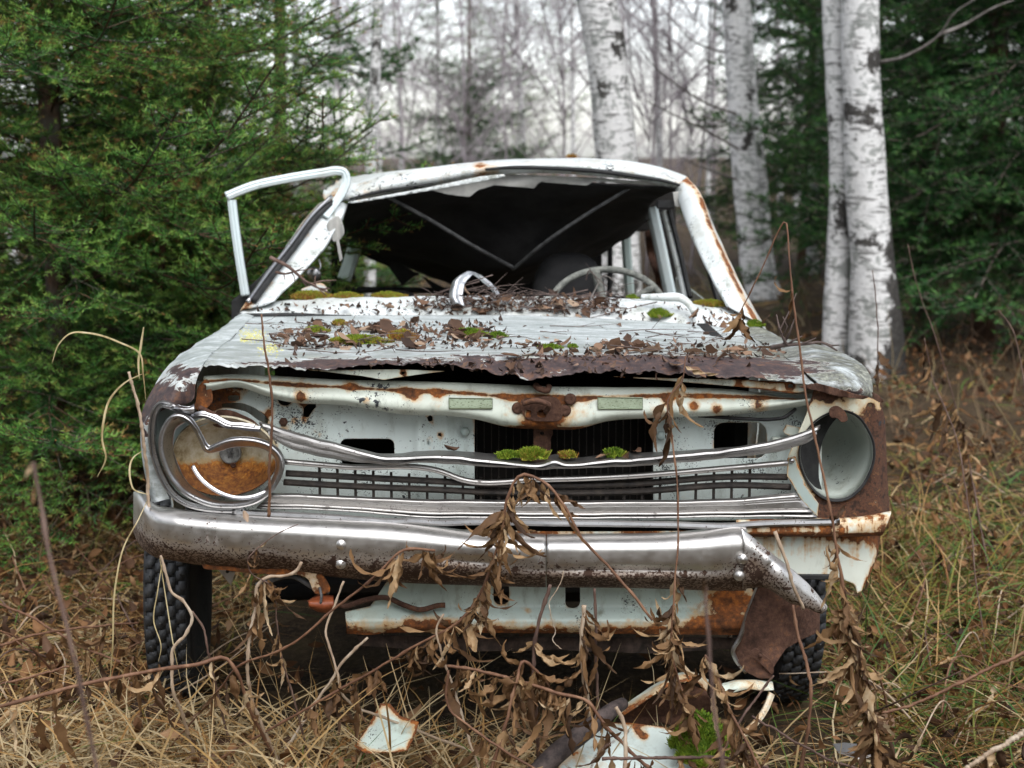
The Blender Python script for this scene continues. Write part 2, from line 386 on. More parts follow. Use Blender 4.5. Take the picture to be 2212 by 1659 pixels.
c = s.ramp(nb, [(.3, (.022, .014, .010)), (.5, (.075, .042, .026)), (.7, (.17, .09, .05))])
MAT_CBARK = s.bsdf(s.mix(s.ss(nc_, .45, .7, 0, .7), c, (.13, .13, .11)), .9, 0, s.bump(nb, .9, .012), .2)
MAT_GREYBARK = m_plain('grey_bark', (.10, .085, .075), (.26, .235, .22), 25, .9, .6)
MAT_TWIG = m_plain('dark_twig', (.06, .042, .036), (.17, .125, .11), 12, .85, .2)
MAT_FARTWIG = m_plain('far_twig', (.26, .22, .235), (.50, .45, .47), 3, .9, .1)  # paled in colour to stand in for blur and bright sky behind
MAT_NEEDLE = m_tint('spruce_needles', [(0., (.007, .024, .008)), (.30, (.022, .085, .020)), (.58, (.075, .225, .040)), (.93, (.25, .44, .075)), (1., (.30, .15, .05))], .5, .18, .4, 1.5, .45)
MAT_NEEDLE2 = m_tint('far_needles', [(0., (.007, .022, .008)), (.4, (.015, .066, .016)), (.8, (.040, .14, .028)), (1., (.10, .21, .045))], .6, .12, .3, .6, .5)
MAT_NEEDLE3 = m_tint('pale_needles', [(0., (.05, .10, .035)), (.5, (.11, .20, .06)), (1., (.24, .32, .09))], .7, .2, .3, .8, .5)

def needle_bough(seed, length=1.0, twig_step=.068, needle=.0155, nstep=.0022, nw=.0026, droop=.12):
    """one flat spray of a spruce: axis, side twigs, second twigs, all set with needles"""
    r = np.random.default_rng(seed); bag = Bag(); wood = Bag()
    twigs = []
    ax = hermite([(0, 0, 0), (length * .35, r.normal(0, .02), .02), (length * .7, r.normal(0, .03), -.01 - droop * .3), (length, r.normal(0, .04), .03 - droop * .2)], 30)
    twigs.append((ax, .0045, 0.12, 0))
    s = .07; side = 1
    while s < length * .97:
        i = min(int(s / length * 29), 28); o = ax[i]; t = ax[i + 1] - ax[i]; t /= np.linalg.norm(t)
        Ls = (length - s) * .52 * r.uniform(.75, 1.1) + .05
        Ls = min(Ls, .10 + s * .9)
        for sd in (1, -1):
            if r.random() < .1: continue
            an = R(r.uniform(42, 62)) * sd; d = np.array([math.cos(an) * t[0] - math.sin(an) * t[1], math.sin(an) * t[0] + math.cos(an) * t[1], t[2] + r.normal(-.02, .20)])
            e = o + d * Ls; m = o + d * Ls * .5 + np.array([.02 * Ls, 0, r.normal(0, .02) * Ls])
            tw = hermite([o, m, e + np.array([.08 * Ls, 0, .12 * Ls - droop * .3 * Ls])], max(5, int(Ls / .02)))
            twigs.append((tw, .0022, .25, 1))
            q = .05
            while q < Ls * .9:
                j = min(int(q / Ls * (len(tw) - 1)), len(tw) - 2); o2 = tw[j]; t2 = tw[j + 1] - tw[j]; t2 /= np.linalg.norm(t2)
                L2 = (Ls - q) * .5 * r.uniform(.6, 1.1) + .02
                for s2 in (1, -1):
                    if r.random() < .15: continue
                    a2 = R(r.uniform(40, 60)) * s2; d2 = np.array([math.cos(a2) * t2[0] - math.sin(a2) * t2[1], math.sin(a2) * t2[0] + math.cos(a2) * t2[1], t2[2] + r.normal(.05, .24)])
                    twigs.append((np.stack([o2, o2 + d2 * L2 * .5, o2 + d2 * L2 + np.array([0, 0, .01])]), .0013, .45, 2))
                q += twig_step * r.uniform(.8, 1.3)
        s += twig_step * 1.15 * r.uniform(.8, 1.3)
    NV = []; NA = []
    for tw, rad, tint, lv in twigs:
        V, fs = tube_geo(tw, np.linspace(rad, rad * .5, len(tw)), 3, False); wood.add(V, fs)
        seg = np.linalg.norm(np.diff(tw, axis=0), axis=1); S = np.concatenate([[0], np.cumsum(seg)]); n = max(4, int(S[-1] / nstep))
        q = np.sort(r.uniform(S[-1] * (.25 if lv == 0 else .02), S[-1], n)); c = np.stack([np.interp(q, S, tw[:, k]) for k in range(3)], 1)
        td = tw[-1] - tw[0]; td /= np.linalg.norm(td)
        u1 = np.cross(td, [0, 0, 1.]); u1 /= np.linalg.norm(u1) + 1e-9; u2 = np.cross(u1, td)
        ph = r.uniform(-.8, math.pi + .8, n); fw = r.uniform(.35, .9, n)
        d = (np.cos(ph)[:, None] * u1 + np.sin(ph)[:, None] * u2 * .9 + fw[:, None] * td); d /= np.linalg.norm(d, axis=1, keepdims=True)
        L_ = needle * r.uniform(.7, 1.15, n) * np.clip(1.15 - (q / S[-1])**6 * .5, .4, 2)
        w = np.cross(d, r.normal(size=(n, 3))); w /= np.linalg.norm(w, axis=1, keepdims=True) + 1e-9
        tri = np.stack([c + w * nw / 2, c - w * nw / 2, c + d * L_[:, None]], 1)
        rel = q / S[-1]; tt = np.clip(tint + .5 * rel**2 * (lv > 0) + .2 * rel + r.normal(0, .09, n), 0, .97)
        NV.append(tri.reshape(-1, 3)); NA.append(np.repeat(tt, 3))
        if lv < 2 and r.random() < .6:      # brown bud
            V, fs = tube_geo(np.stack([tw[-1], tw[-1] + td * .008]), [.0022, .0008], 4); bag.add(V, fs, 1.0)
    NV = np.vstack(NV); bag.add(NV, np.arange(len(NV)).reshape(-1, 3), np.concatenate(NA))
    # needles first slot, wood second
    nV = bag.n; V = np.vstack(bag.V + wood.V); fs = {}
    me_f = []; mi = []
    for k, fl in bag.F.items(): f = np.vstack(fl); me_f.append(f); mi.append(np.zeros(len(f), int))
    for k, fl in wood.F.items(): f = np.vstack(fl) + nV; me_f.append(f); mi.append(np.ones(len(f), int))
    a = np.concatenate([np.concatenate(bag.A), np.zeros(wood.n)])
    return V, me_f, a, np.concatenate(mi)
def bough_mesh(name, mats, *args, **kw):
    V, f, a, mi = needle_bough(*args, **kw)
    me = new_mesh(name, V, f, mats[0], False, {'tint': a}); me.materials.append(mats[1]); me.polygons.foreach_set('material_index', mi.astype(np.int32)); return me
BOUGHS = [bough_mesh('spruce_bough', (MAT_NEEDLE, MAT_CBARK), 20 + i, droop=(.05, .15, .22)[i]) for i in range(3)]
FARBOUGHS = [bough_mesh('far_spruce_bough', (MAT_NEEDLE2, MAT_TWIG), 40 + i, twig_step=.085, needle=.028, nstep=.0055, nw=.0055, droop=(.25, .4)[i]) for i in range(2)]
PALEBOUGHS = [bough_mesh('pale_bough', (MAT_NEEDLE3, MAT_FARTWIG), 60, twig_step=.11, needle=.03, nstep=.013, nw=.006, droop=.35)]

def trunk_mesh(name, path, rad, mat, k=14, n=40, dark=None, lump=.05, seed=0):
    p = hermite(path, n); q = np.asarray(path, float); cs = np.concatenate([[0], np.cumsum(np.linalg.norm(np.diff(q, axis=0), axis=1))]); cs /= cs[-1]
    rr = np.interp(np.linspace(0, 1, n), cs if len(rad) == len(cs) else np.linspace(0, 1, len(rad)), rad)
    V, fs = tube_geo(p, rr, k); ctr = np.repeat(p, k, 0); d = V - ctr
    V = ctr + d * (1 + lump * wob(V * 1.0, 14, seed))[:, None]
    dk = np.zeros(len(V)) if dark is None else dark(V)
    return new_mesh(name, V, fs, mat, True, {'dark': dk})
def spruce(x, y, h, n, rmax, seed, label, group, meshes=BOUGHS, z0=.25, zmax=3.4, scale=1., trunk_r=.042, side=None, mat=MAT_CBARK, name='spruce_tree'):
    """trunk and boughs of one spruce; the photo shows only what hangs below zmax"""
    r = np.random.default_rng(seed); g = float(gz(x, y))
    t = empty(name, (x, y, g), label, 'tree', group)
    lean = r.normal(0, .04, 2)
    obj('trunk', trunk_mesh('trunk', [(x, y, g - .1), (x + lean[0], y + lean[1], g + h * .5), (x + 2 * lean[0], y + 2 * lean[1], g + h)], [trunk_r * 1.15, trunk_r * .75, .012], mat, 10, 14, seed=seed), t)
    for i in range(n):
        z = z0 + (zmax - z0) * ((i + r.uniform(0, 1)) / n) ** .95
        fr = max(.12, 1 - z / h); az = i * 2.39996 + r.normal(0, .25)
        if side is not None and math.cos(az - side) < -.35 and r.random() < .7: az = side + r.uniform(-1.6, 1.6)
        Ls = rmax * (fr ** .75) * r.uniform(.72, 1.08) * scale
        up = R(-3 + 44 * (z / h) + r.normal(0, 13))
        mw = Matrix.Translation((x + lean[0] * 2 * z / h, y + lean[1] * 2 * z / h, g + z)) @ Matrix.Rotation(az, 4, 'Z') @ Matrix.Rotation(-up, 4, 'Y') @ Matrix.Rotation(r.normal(0, .25), 4, 'X') @ Matrix.Scale(Ls, 4)
        obj('bough', meshes[r.integers(len(meshes))], t, mw)
    return t
def X_(u, Y): return float(W(u, V0, Y)[0])
SPR = 'young spruces beside the car'
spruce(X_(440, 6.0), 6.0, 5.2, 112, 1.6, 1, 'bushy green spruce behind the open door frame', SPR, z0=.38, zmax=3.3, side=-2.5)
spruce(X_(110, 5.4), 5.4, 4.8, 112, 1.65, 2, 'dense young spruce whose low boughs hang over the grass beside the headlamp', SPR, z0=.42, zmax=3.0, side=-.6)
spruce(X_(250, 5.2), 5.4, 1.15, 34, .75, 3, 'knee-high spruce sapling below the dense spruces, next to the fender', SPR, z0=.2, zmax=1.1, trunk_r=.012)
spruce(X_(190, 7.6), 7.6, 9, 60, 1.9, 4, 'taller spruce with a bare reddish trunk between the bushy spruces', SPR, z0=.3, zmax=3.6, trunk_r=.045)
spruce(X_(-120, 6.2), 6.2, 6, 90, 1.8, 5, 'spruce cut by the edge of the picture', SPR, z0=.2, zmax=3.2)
spruce(X_(600, 9.6), 9.6, 7, 46, 1.4, 6, 'dark spruce standing far behind the open door frame', SPR, meshes=FARBOUGHS, z0=.3, zmax=3.9)
RS = 'spruces behind the paired birches'
for i, (u, Y, h, lab) in enumerate([(1745, 14.5, 7, 'dark spruce between the twin birch and the paired birches'), (2010, 10.6, 10, 'dark spruce right behind the thick birch, brown trunk showing'),
        (2140, 9.6, 8, 'drooping dark spruce beyond the thick birch, with open lower boughs'), (2290, 9.0, 9, 'dark spruce cut by the picture edge beyond the birches'), (1880, 13, 9, 'spruce half hidden by the paired birch trunks'),
        (2230, 13.5, 9, 'deep-shaded spruce farthest behind the birches')]):
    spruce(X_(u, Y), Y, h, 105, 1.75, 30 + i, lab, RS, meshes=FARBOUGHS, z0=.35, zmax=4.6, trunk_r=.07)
spruce(X_(1010, 19), 19, 3.4, 60, 1.7, 50, 'low dark spruce far behind the roof of the car', 'far spruces', meshes=FARBOUGHS, z0=.2, zmax=2.2)
for i, (u, Y) in enumerate([(950, 21), (1120, 25)]):
    spruce(X_(u, Y), Y, 10, 120, 1.9, 52 + i, ['pale olive larch-like tree above the roof, nearer the thin birch', 'pale olive larch-like tree above the roof, nearer the thick birch'][i], 'far pale conifers', meshes=PALEBOUGHS, z0=.8, zmax=6.5, trunk_r=.03, mat=MAT_BIRCH, name='conifer')

# --- bare twig crowns
def twig_crown(seed, h0, h1, spread, n, depth=3, base_r=.016, up=.6, mesh=None):
    r = np.random.default_rng(seed); bag = Bag()
    def grow(o, d, Ls, rad, lv):
        m = o + d * Ls * .5 + r.normal(0, .05, 3) * Ls; e = o + d * Ls + np.array([0, 0, -.10 * Ls * lv]) + r.normal(0, .05, 3) * Ls
        p = hermite([o, m, e], 5 if lv < 2 else 3); V, fs = tube_geo(p, np.linspace(rad, rad * .45, len(p)), 4 if lv < 1 else 3, False); bag.add(V, fs)
        if lv < depth:
            for _ in range(r.integers(4, 7) if lv == 0 else r.integers(3, 5)):
                t = r.uniform(.2, 1); o2 = hermite([o, m, e], 11)[int(t * 10)]; d2 = d + r.normal(0, .55, 3); d2 /= np.linalg.norm(d2)
                grow(o2, d2, Ls * r.uniform(.35, .6), rad * .5, lv + 1)
    for i in range(n):
        z = r.uniform(h0, h1); a = r.uniform(0, 6.283); d = np.array([math.cos(a), math.sin(a), up + r.normal(0, .25)]); d /= np.linalg.norm(d)
        grow(np.array([0, 0, z]), d, spread * r.uniform(.5, 1.1), base_r * r.uniform(.6, 1.2), 0)
    return bag
CR = [twig_crown(70 + i, .9, 8, 1.5, 34, 3, .014).mesh('crown', MAT_TWIG) for i in range(3)]
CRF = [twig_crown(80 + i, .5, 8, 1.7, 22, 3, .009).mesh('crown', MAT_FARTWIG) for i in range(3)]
def birch(path, rad, label, group='birches behind the car', crown=CR[0], rot=0., dark=None, k=18, seed=0, crown_z=0., extra=None):
    p = np.array(path); g = float(gz(p[0][0], p[0][1])); base = np.array([p[0][0], p[0][1], g - .05])
    top = p[-1] + (p[-1] - p[-2]) / max(1e-6, np.linalg.norm(p[-1] - p[-2])) * 5.0
    t = empty('birch_tree', (base[0], base[1], g), label, 'tree', group)
    pts = np.vstack([base, p[1:], top]); rad = list(rad[:len(p)]) + [rad[-1] * .45]
    obj('trunk', trunk_mesh('trunk', pts, rad, MAT_BIRCH, k, 60, dark, .06, seed), t)
    if crown is not None:
        obj('crown', crown, t, Matrix.Translation((pts[-2][0], pts[-2][1], g + crown_z)) @ Matrix.Rotation(rot, 4, 'Z'))
    for br in (extra or []):
        obj('branch', new_mesh('branch', *tube_geo(hermite(br, 16), np.linspace(.012, .003, 16), 5), MAT_GREYBARK), t)
    return t
def dk_base(v): return np.clip(1.3 - (v[:, 2] - .1) * 1.1, 0, .8)
birch([W(1895, 845, 8.5), W(1893, 700, 8.5), W(1884, 560, 8.5), W(1872, 400, 8.5), W(1862, 200, 8.5), W(1858, 0, 8.5)], [.175, .150, .125, .116, .108, .104, .10],
      'thick white birch trunk with dark scars and blackened base, larger of the pair', dark=lambda v: np.clip(1.1 - v[:, 2] * .9, 0, .6) * np.clip((v[:, 0] - W(1880, 700, 8.5)[0]) / .12, 0, 1) + .3 * (np.abs(v[:, 2] - W(0, 105, 8.5)[2]) < .10) + .28 * (np.abs(v[:, 2] - W(0, 255, 8.5)[2]) < .07),
      crown=CR[0], crown_z=2.6, seed=1, extra=[[W(1900, 135, 8.5), W(1960, 120, 8.3), W(2030, 75, 8.2), W(2060, 30, 8.1), W(2120, -10, 8.0)], [W(2030, 75, 8.2), W(2090, 50, 8.2), W(2150, 15, 8.1), W(2190, 0, 8.1)]])
birch([W(1806, 800, 8.7), W(1806, 680, 8.7), W(1812, 520, 8.7), W(1816, 350, 8.7), W(1808, 180, 8.7), W(1798, 0, 8.7)], [.080, .075, .068, .066, .064, .06, .055],
      'slimmer white birch trunk touching the thick one, smaller of the pair', crown=CR[1], rot=1, crown_z=2.8, seed=2)
birch([W(1652, 760, 12), W(1640, 620, 12), W(1618, 450, 12), W(1600, 250, 12), W(1588, 0, 12)], [.12, .115, .11, .10, .095, .08], 'grey patchy birch trunk beside the windscreen pillar, left of the spruce', crown=CR[2], rot=2, crown_z=1.2, seed=3,
      extra=[[W(1602, 250, 12), W(1520, 220, 11.5), W(1420, 150, 11), W(1380, 100, 10.5)], [W(1610, 330, 12), W(1540, 290, 11.6), W(1440, 240, 11), W(1390, 215, 10.5)], [W(1590, 120, 12), W(1500, 90, 12.3), W(1430, 20, 12.5)], [W(1612, 395, 12), W(1540, 370, 11.8), W(1470, 340, 11)]])
birch([W(1668, 740, 12.3), W(1652, 560, 12.3), W(1640, 400, 12.3), W(1622, 220, 12.3), W(1606, 0, 12.3)], [.08, .075, .07, .06, .055, .05], 'thin birch trunk fused to the grey patchy birch', crown=CR[0], rot=4, crown_z=1.6, seed=4)
birch([W(1340, 700, 9.5), W(1336, 500, 9.5), W(1332, 340, 9.5), W(1318, 200, 9.5), W(1306, 90, 9.5), W(1288, 0, 9.5)], [.15, .14, .13, .128, .13, .122, .11], 'stout leaning birch trunk with a black scar rising behind the roof', crown=CR[1], rot=2.5, crown_z=2.6, seed=5,
      dark=lambda v: .42 * ((np.abs(v[:, 2] - W(0, 100, 9.5)[2]) < .09) & (v[:, 0] > W(1312, 90, 9.5)[0])))
birch([W(797, 700, 8.6), W(799, 500, 8.6), W(801, 350, 8.6), W(810, 170, 8.6), W(817, 0, 8.6)], [.036, .034, .032, .030, .029, .028], 'slender birch trunk rising by the top of the open door frame', crown=CR[2], rot=.5, crown_z=1.4, k=12, seed=6)
birch([W(1750, 700, 14), W(1758, 500, 14), W(1762, 320, 14), W(1772, 200, 14), W(1778, 0, 14)], [.062, .06, .056, .055, .052, .05], 'mottled birch trunk half hidden behind the slimmer of the pair', crown=CR[0], rot=5, crown_z=1.5, k=12, seed=7)
rb = np.random.default_rng(5)
FARU = [(1432, 17, .04), (1240, 22, .035), (1065, 32, .045), (870, 28, .045), (705, 15, .05), (1530, 22, .04), (1140, 20, .03), (640, 18, .05), (430, 14, .05), (300, 17, .06), (1690, 23, .05), (1725, 19, .05), (2060, 16, .06), (2120, 20, .05), (1955, 19, .05), (20, 14, .05), (820, 38, .05)]
for i, (u, Y, rr) in enumerate(FARU):
    le = rb.normal(0, 14); x0 = X_(u, Y)
    birch([(x0, Y, 0), (x0 + le * .004, Y, 1.5), (x0 + le * .012, Y, 3.2), (x0 + le * .02, Y, 4.6)], [rr, rr * .93, rr * .85, rr * .75, rr * .7], 'slim pale birch among the distant bare trees', 'distant bare birches', crown=CRF[i % 3] if i % 2 else None, rot=rb.uniform(0, 6), k=8, seed=20 + i)
# bare saplings: fine twigs, their colour paled to lilac-grey for blur and sky
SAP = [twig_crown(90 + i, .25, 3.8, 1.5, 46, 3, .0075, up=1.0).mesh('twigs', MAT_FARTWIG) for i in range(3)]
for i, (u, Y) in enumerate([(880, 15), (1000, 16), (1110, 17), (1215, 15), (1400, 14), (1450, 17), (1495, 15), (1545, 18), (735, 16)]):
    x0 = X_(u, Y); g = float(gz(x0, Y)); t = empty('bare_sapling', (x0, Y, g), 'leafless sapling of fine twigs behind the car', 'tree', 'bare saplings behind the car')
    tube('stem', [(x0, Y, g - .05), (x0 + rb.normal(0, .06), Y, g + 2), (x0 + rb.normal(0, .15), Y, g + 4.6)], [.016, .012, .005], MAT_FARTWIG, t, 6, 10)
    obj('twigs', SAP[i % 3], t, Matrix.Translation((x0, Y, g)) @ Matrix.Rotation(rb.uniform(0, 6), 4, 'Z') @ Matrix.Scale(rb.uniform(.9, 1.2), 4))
# far wood that reads as one mass
fb = Bag(); rf = np.random.default_rng(9)
for i in range(30):
    Y = rf.uniform(34, 85); x = rf.uniform(-.45, .45) * Y; hgt = rf.uniform(7, 12); rr = rf.uniform(.025, .07); le = rf.normal(0, .5)
    V, fs = tube_geo(np.array([(x, Y, 0), (x + le * .4, Y, hgt * .5), (x + le, Y, hgt)]), [rr, rr * .8, rr * .2], 5, False); fb.add(V, fs, rf.uniform(0, 1))
    for j in range(12):
        z = rf.uniform(.5, 7); a = rf.uniform(0, 6.28); Ls = rf.uniform(.7, 2.2); o = np.array([x + le * z / hgt, Y, z]); d = np.array([math.cos(a), math.sin(a), rf.uniform(.2, 1.2)]) * Ls
        V, fs = tube_geo(np.stack([o, o + d * .5 + rf.normal(0, .08, 3), o + d]), [rr * .25, rr * .15, .003], 3, False); fb.add(V, fs, rf.uniform(0, .6))
MAT_FARWOOD = m_tint('far_wood', [(0., (.20, .16, .165)), (.5, (.34, .30, .305)), (1., (.55, .52, .52))], .9, 0)  # distant trunks paled in colour, as blur and sky would make them
obj('far_forest', fb.mesh('far_forest', MAT_FARWOOD), kind='stuff', label='mass of bare trees far behind', )
bb_ = Bag(); rw = np.random.default_rng(31)  # unseen woods behind the camera, added to darken chrome reflections and front fill
for i in range(70):
    a = rw.uniform(R(190), R(350)); d = rw.uniform(7, 16); x, y = d * math.cos(a), d * math.sin(a); hh = rw.uniform(4.5, 9); n = 260
    z = hh * rw.random(n) ** .8; q = (1.5 * (1 - z / hh) + .15) * np.sqrt(rw.random(n)); ph = rw.uniform(0, 6.28, n); c = np.stack([x + q * np.cos(ph), y + q * np.sin(ph), z], 1)
    e = rw.normal(0, .22, (n, 3, 3)) * (1, 1, .5); V = (c[:, None] + e).reshape(-1, 3); bb_.add(V, np.arange(3 * n).reshape(-1, 3), rw.uniform(.1, .8))
    V, fs = tube_geo(np.array([(x, y, 0), (x, y, hh)]), [.1, .02], 5, False); bb_.add(V, fs, 0)
obj('unseen_rear_forest', bb_.mesh('unseen_rear_forest', MAT_NEEDLE2, smooth=False), kind='stuff', label='unseen dark woods behind the camera, added for reflections')
# low brown undergrowth under the trees
ub = Bag()
for i in range(1500):
    Y = 6 + 22 * rf.random() ** 1.6; x = rf.uniform(-.5, .5) * Y * .9 + rf.normal(0, .3); g = float(gz(x, Y)); Ls = rf.uniform(.12, .45)
    d = np.array([rf.normal(0, .5), rf.normal(0, .3), 1]) * Ls
    V, fs = tube_geo(np.stack([(x, Y, g), np.array([x, Y, g]) + d * .5 + rf.normal(0, .03, 3), np.array([x, Y, g]) + d]), [.0035, .0025, .001], 3, False); ub.add(V, fs, rf.uniform(0, 1))
obj('undergrowth', ub.mesh('undergrowth', m_tint('undergrowth', [(0., (.07, .045, .03)), (.6, (.19, .13, .08)), (1., (.30, .24, .12))], .9, .1)), kind='stuff', label='thin brown stems under the trees')

# --- grass and litter on the ground (nobody could count these)
MAT_GRASS = m_tint('grass', [(0., (.50, .41, .25)), (.14, (.42, .26, .095)), (.30, (.26, .115, .035)), (.48, (.09, .048, .022)), (.56, (.11, .065, .028)), (.64, (.26, .21, .04)), (.8, (.10, .17, .03)), (1., (.04, .12, .022))], .6, .25, .35, 3, .12)
def blades(n, xf, yf, seed, lmin, lmax, wd, flat, tints):
    """n bent blades (5 points each) as ribbons"""
    r = np.random.default_rng(seed); x = xf(r, n); y = yf(r, n); z = gz(x, y) + r.uniform(-.01, .015, n)
    a = r.uniform(0, 2 * math.pi, n); Ln = r.uniform(lmin, lmax, n); el = np.clip(r.normal(flat, .35, n), .02, 1.5); k = 5
    pts = np.zeros((n, k, 3)); pts[:, 0] = np.stack([x, y, z], 1); curl = r.uniform(.05, .55, n); da = r.normal(0, .22, n)
    for i in range(1, k):
        e = el - curl * i * .8; aa = a + da * i
        st = np.stack([np.cos(aa) * np.cos(e), np.sin(aa) * np.cos(e), np.sin(e)], 1) * (Ln / (k - 1))[:, None]
        pts[:, i] = pts[:, i-1] + st; pts[:, i, 2] = np.maximum(pts[:, i, 2], gz(pts[:, i, 0], pts[:, i, 1]) + r.uniform(.002, .03, n))
    sd = np.stack([-np.sin(a + r.normal(0, .6, n)), np.cos(a), r.normal(0, .4, n)], 1); sd /= np.linalg.norm(sd, axis=1, keepdims=True)
    w = wd * r.uniform(.6, 1.4, n); prof = np.array([.7, 1, .9, .65, .05])
    Lp = pts + sd[:, None] * (w[:, None] * prof / 2)[..., None]; Rp = pts - sd[:, None] * (w[:, None] * prof / 2)[..., None]
    V = np.stack([Lp, Rp], 2).reshape(-1, 3)
    b = (np.arange(n) * k * 2)[:, None] + np.arange(k - 1)[None] * 2; b = b.ravel()
    f = np.stack([b, b + 1, b + 3, b + 2], 1)
    t = np.repeat(np.clip(tints(r, n, x, y), 0, 1), k * 2)
    return V, f, t
def uni(a, b): return lambda r, n: r.uniform(a, b, n)
def sq(a, b, p): return lambda r, n: a + (b - a) * r.random(n) ** p
def tint_mix(pg):
    def f(r, n, x, y):
        g = .5 + .5 * np.sin(x * 2.3 + 1) * np.cos(y * 1.7 + .4); green = r.random(n) < pg * (1.6 * g + .1) * np.where(x > .4, 1.3, .8)
        return np.where(green, r.uniform(.6, 1, n), np.where(r.random(n) < .25, r.uniform(0, .14, n), r.uniform(.12, .55, n)))
    return f
gb = Bag()
def outside_car(V, f, t):
    b = V.reshape(-1, 10, 3)[:, 0]; k = ~((np.abs(b[:, 0]) < .80) & (b[:, 1] > 3.16) & (b[:, 1] < 6.8)); return V.reshape(-1, 10, 3)[k].reshape(-1, 3), f[:k.sum() * 4], t.reshape(-1, 10)[k].ravel()
for args in [(13000, uni(-2.5, 2.5), sq(2.75, 6.5, 1.5), 1, .08, .28, .0038, .14, tint_mix(.26)),
             (3600, uni(-2.3, 2.3), sq(2.75, 5.5, 1.3), 2, .25, .55, .0034, .45, tint_mix(.25)),
             (6000, lambda r, n: r.choice([-1, 1], n) * r.uniform(.8, 2.4, n), sq(3.1, 5.6, 1.1), 6, .12, .34, .0045, .12, lambda r, n, x, y: np.where(r.random(n) < np.where(x > 0, .42, .15), r.uniform(.6, .95, n), r.uniform(0, .26, n))),
             (9000, uni(-5, 6), sq(5, 14, 1.2), 3, .10, .30, .007, .4, tint_mix(.35)),
             (6500, lambda r, n: r.normal(-.5, .55, n), lambda r, n: r.uniform(2.75, 3.25, n), 4, .15, .45, .0042, .35, lambda r, n, x, y: r.beta(1, 3, n) * .3),
             (2600, lambda r, n: r.normal(1.15, .35, n), lambda r, n: r.uniform(3.2, 5, n), 5, .18, .42, .0042, .65, lambda r, n, x, y: np.where(r.random(n) < .6, r.uniform(.6, 1, n), r.uniform(0, .5, n)))]:
    V, f, t = outside_car(*blades(*args)); gb.add(V, f, t)
obj('grass', gb.mesh('grass', MAT_GRASS), kind='stuff', label='matted dead grass with green blades')
LEAFST = [(0., (.032, .018, .012)), (.25, (.09, .043, .020)), (.5, (.19, .088, .036)), (.75, (.30, .16, .072)), (1., (.40, .26, .15))]
def leaf_geo(r, Ls, wid, curl, twist, fold=.5, n=9, lobe=0., crumple=0.):
    """one dry leaf along +X: midrib bend, twist, folded halves"""
    t = np.linspace(0, 1, n); wv = wid * np.sin(np.pi * t ** .8) ** .8 + .0006
    wv = wv * (1 + lobe * np.sin(t * 13 + wid * 900))
    ang = curl * t; mx = np.cumsum(np.cos(ang)) * Ls / n; mz = np.cumsum(np.sin(ang)) * Ls / n
    rows = []; k1, k2, f1 = r.uniform(9, 22), r.uniform(20, 40), r.uniform(0, 6)
    for j, sgn in enumerate((-1, -.5, 0, .5, 1)):
        tw = twist * t; q = abs(sgn); dz = fold * q * q * wv
        yy = sgn * wv * np.cos(tw) - dz * np.sin(tw) * 0; zz = sgn * wv * np.sin(tw) + dz + crumple * wv * (np.sin(k1 * t + f1 + 2 * sgn) + .6 * np.sin(k2 * t + 3 * sgn))
        rows.append(np.stack([mx - np.sin(ang) * zz * .5, yy + r.normal(0, .02, n) * wv, mz + np.cos(ang) * zz], 1))
    Gd = np.stack(rows, 0); return Gd.reshape(-1, 3), grid_faces(5, n)
lb = Bag(); rl = np.random.default_rng(12)
LV = [leaf_geo(rl, .055, rl.uniform(.008, .016), rl.normal(0, 1.6), rl.normal(0, 1.4), rl.uniform(-1.2, 1.4), 8, .12) for _ in range(12)]
for i in range(12500):
    y = 2.8 + 7 * rl.random() ** 1.5; x = rl.uniform(-.45, .45) * (y + 2.4); V, f = LV[rl.integers(12)]
    if (abs(x) < .78 and y > 3.3 and rl.random() < .9) or (y < 3.35 and rl.random() < .55): continue
    m = np.array(Euler((rl.normal(0, .6), rl.normal(0, .5), rl.uniform(0, 6.28))).to_matrix()) * rl.uniform(.45, 1.3)
    lb.add(V @ m.T + np.array([x, y, float(gz(x, y)) + rl.uniform(.005, .09)]), f, rl.beta(1.3, 2.3))
obj('leaf_litter', lb.mesh('leaf_litter', m_tint('litter_leaf', LEAFST, .75, .15, .3, 40, .3)), kind='stuff', label='brown dead leaves scattered in the grass')
# ------------------------------------------------------------------ the wrecked car
PAINT = m_paint('mint_paint', speck=.4, grime=.7, rust0=.02)
PAINT_SPECK = m_paint('mint_paint_chipped', (.72, .80, .77), (.63, .72, .69), speck=1.0, grime=.55, rust0=.02)
PAINT_RAIL = m_paint('mint_rail_paint', (.72, .77, .68), (.64, .70, .61), speck=.3, grime=.7, rust0=.09)
PAINT_APRON = m_paint('mint_apron_paint', (.74, .77, .68), (.68, .73, .66), grime=.45, rust0=.08, streak=1.0)
PAINT_VAL = m_paint('mint_valance_paint', (.56, .65, .60), (.46, .56, .50), speck=.5, grime=1.0, rust0=.09)
PAINT_ROOF = m_paint('white_roof_paint', (.72, .755, .755), (.62, .66, .65), speck=.7, grime=.9, rust0=-.01)
PAINT_DOOR = m_paint('pale_blue_paint', (.62, .72, .74), (.66, .74, .75), grime=.3, rust0=-.08)
PAINT_IN = m_paint('inner_paint', (.42, .50, .47), (.36, .44, .42), grime=.5, rust0=-.02)
RUSTY = m_paint('solid_rust', rust0=.75, grime=.3)
s = M_('rust_plate'); p = s.pos(); n1 = s.noise(p, 18, 8, .65); n2 = s.noise(p, 110, 5, .65)
c = s.ramp(s.math('ADD', s.math('MULTIPLY', n1, .6), s.math('MULTIPLY', n2, .4)), [(.32, (.025, .014, .011)), (.46, (.075, .038, .026)), (.56, (.12, .062, .042)), (.66, (.22, .10, .045)), (.76, (.30, .20, .14))])
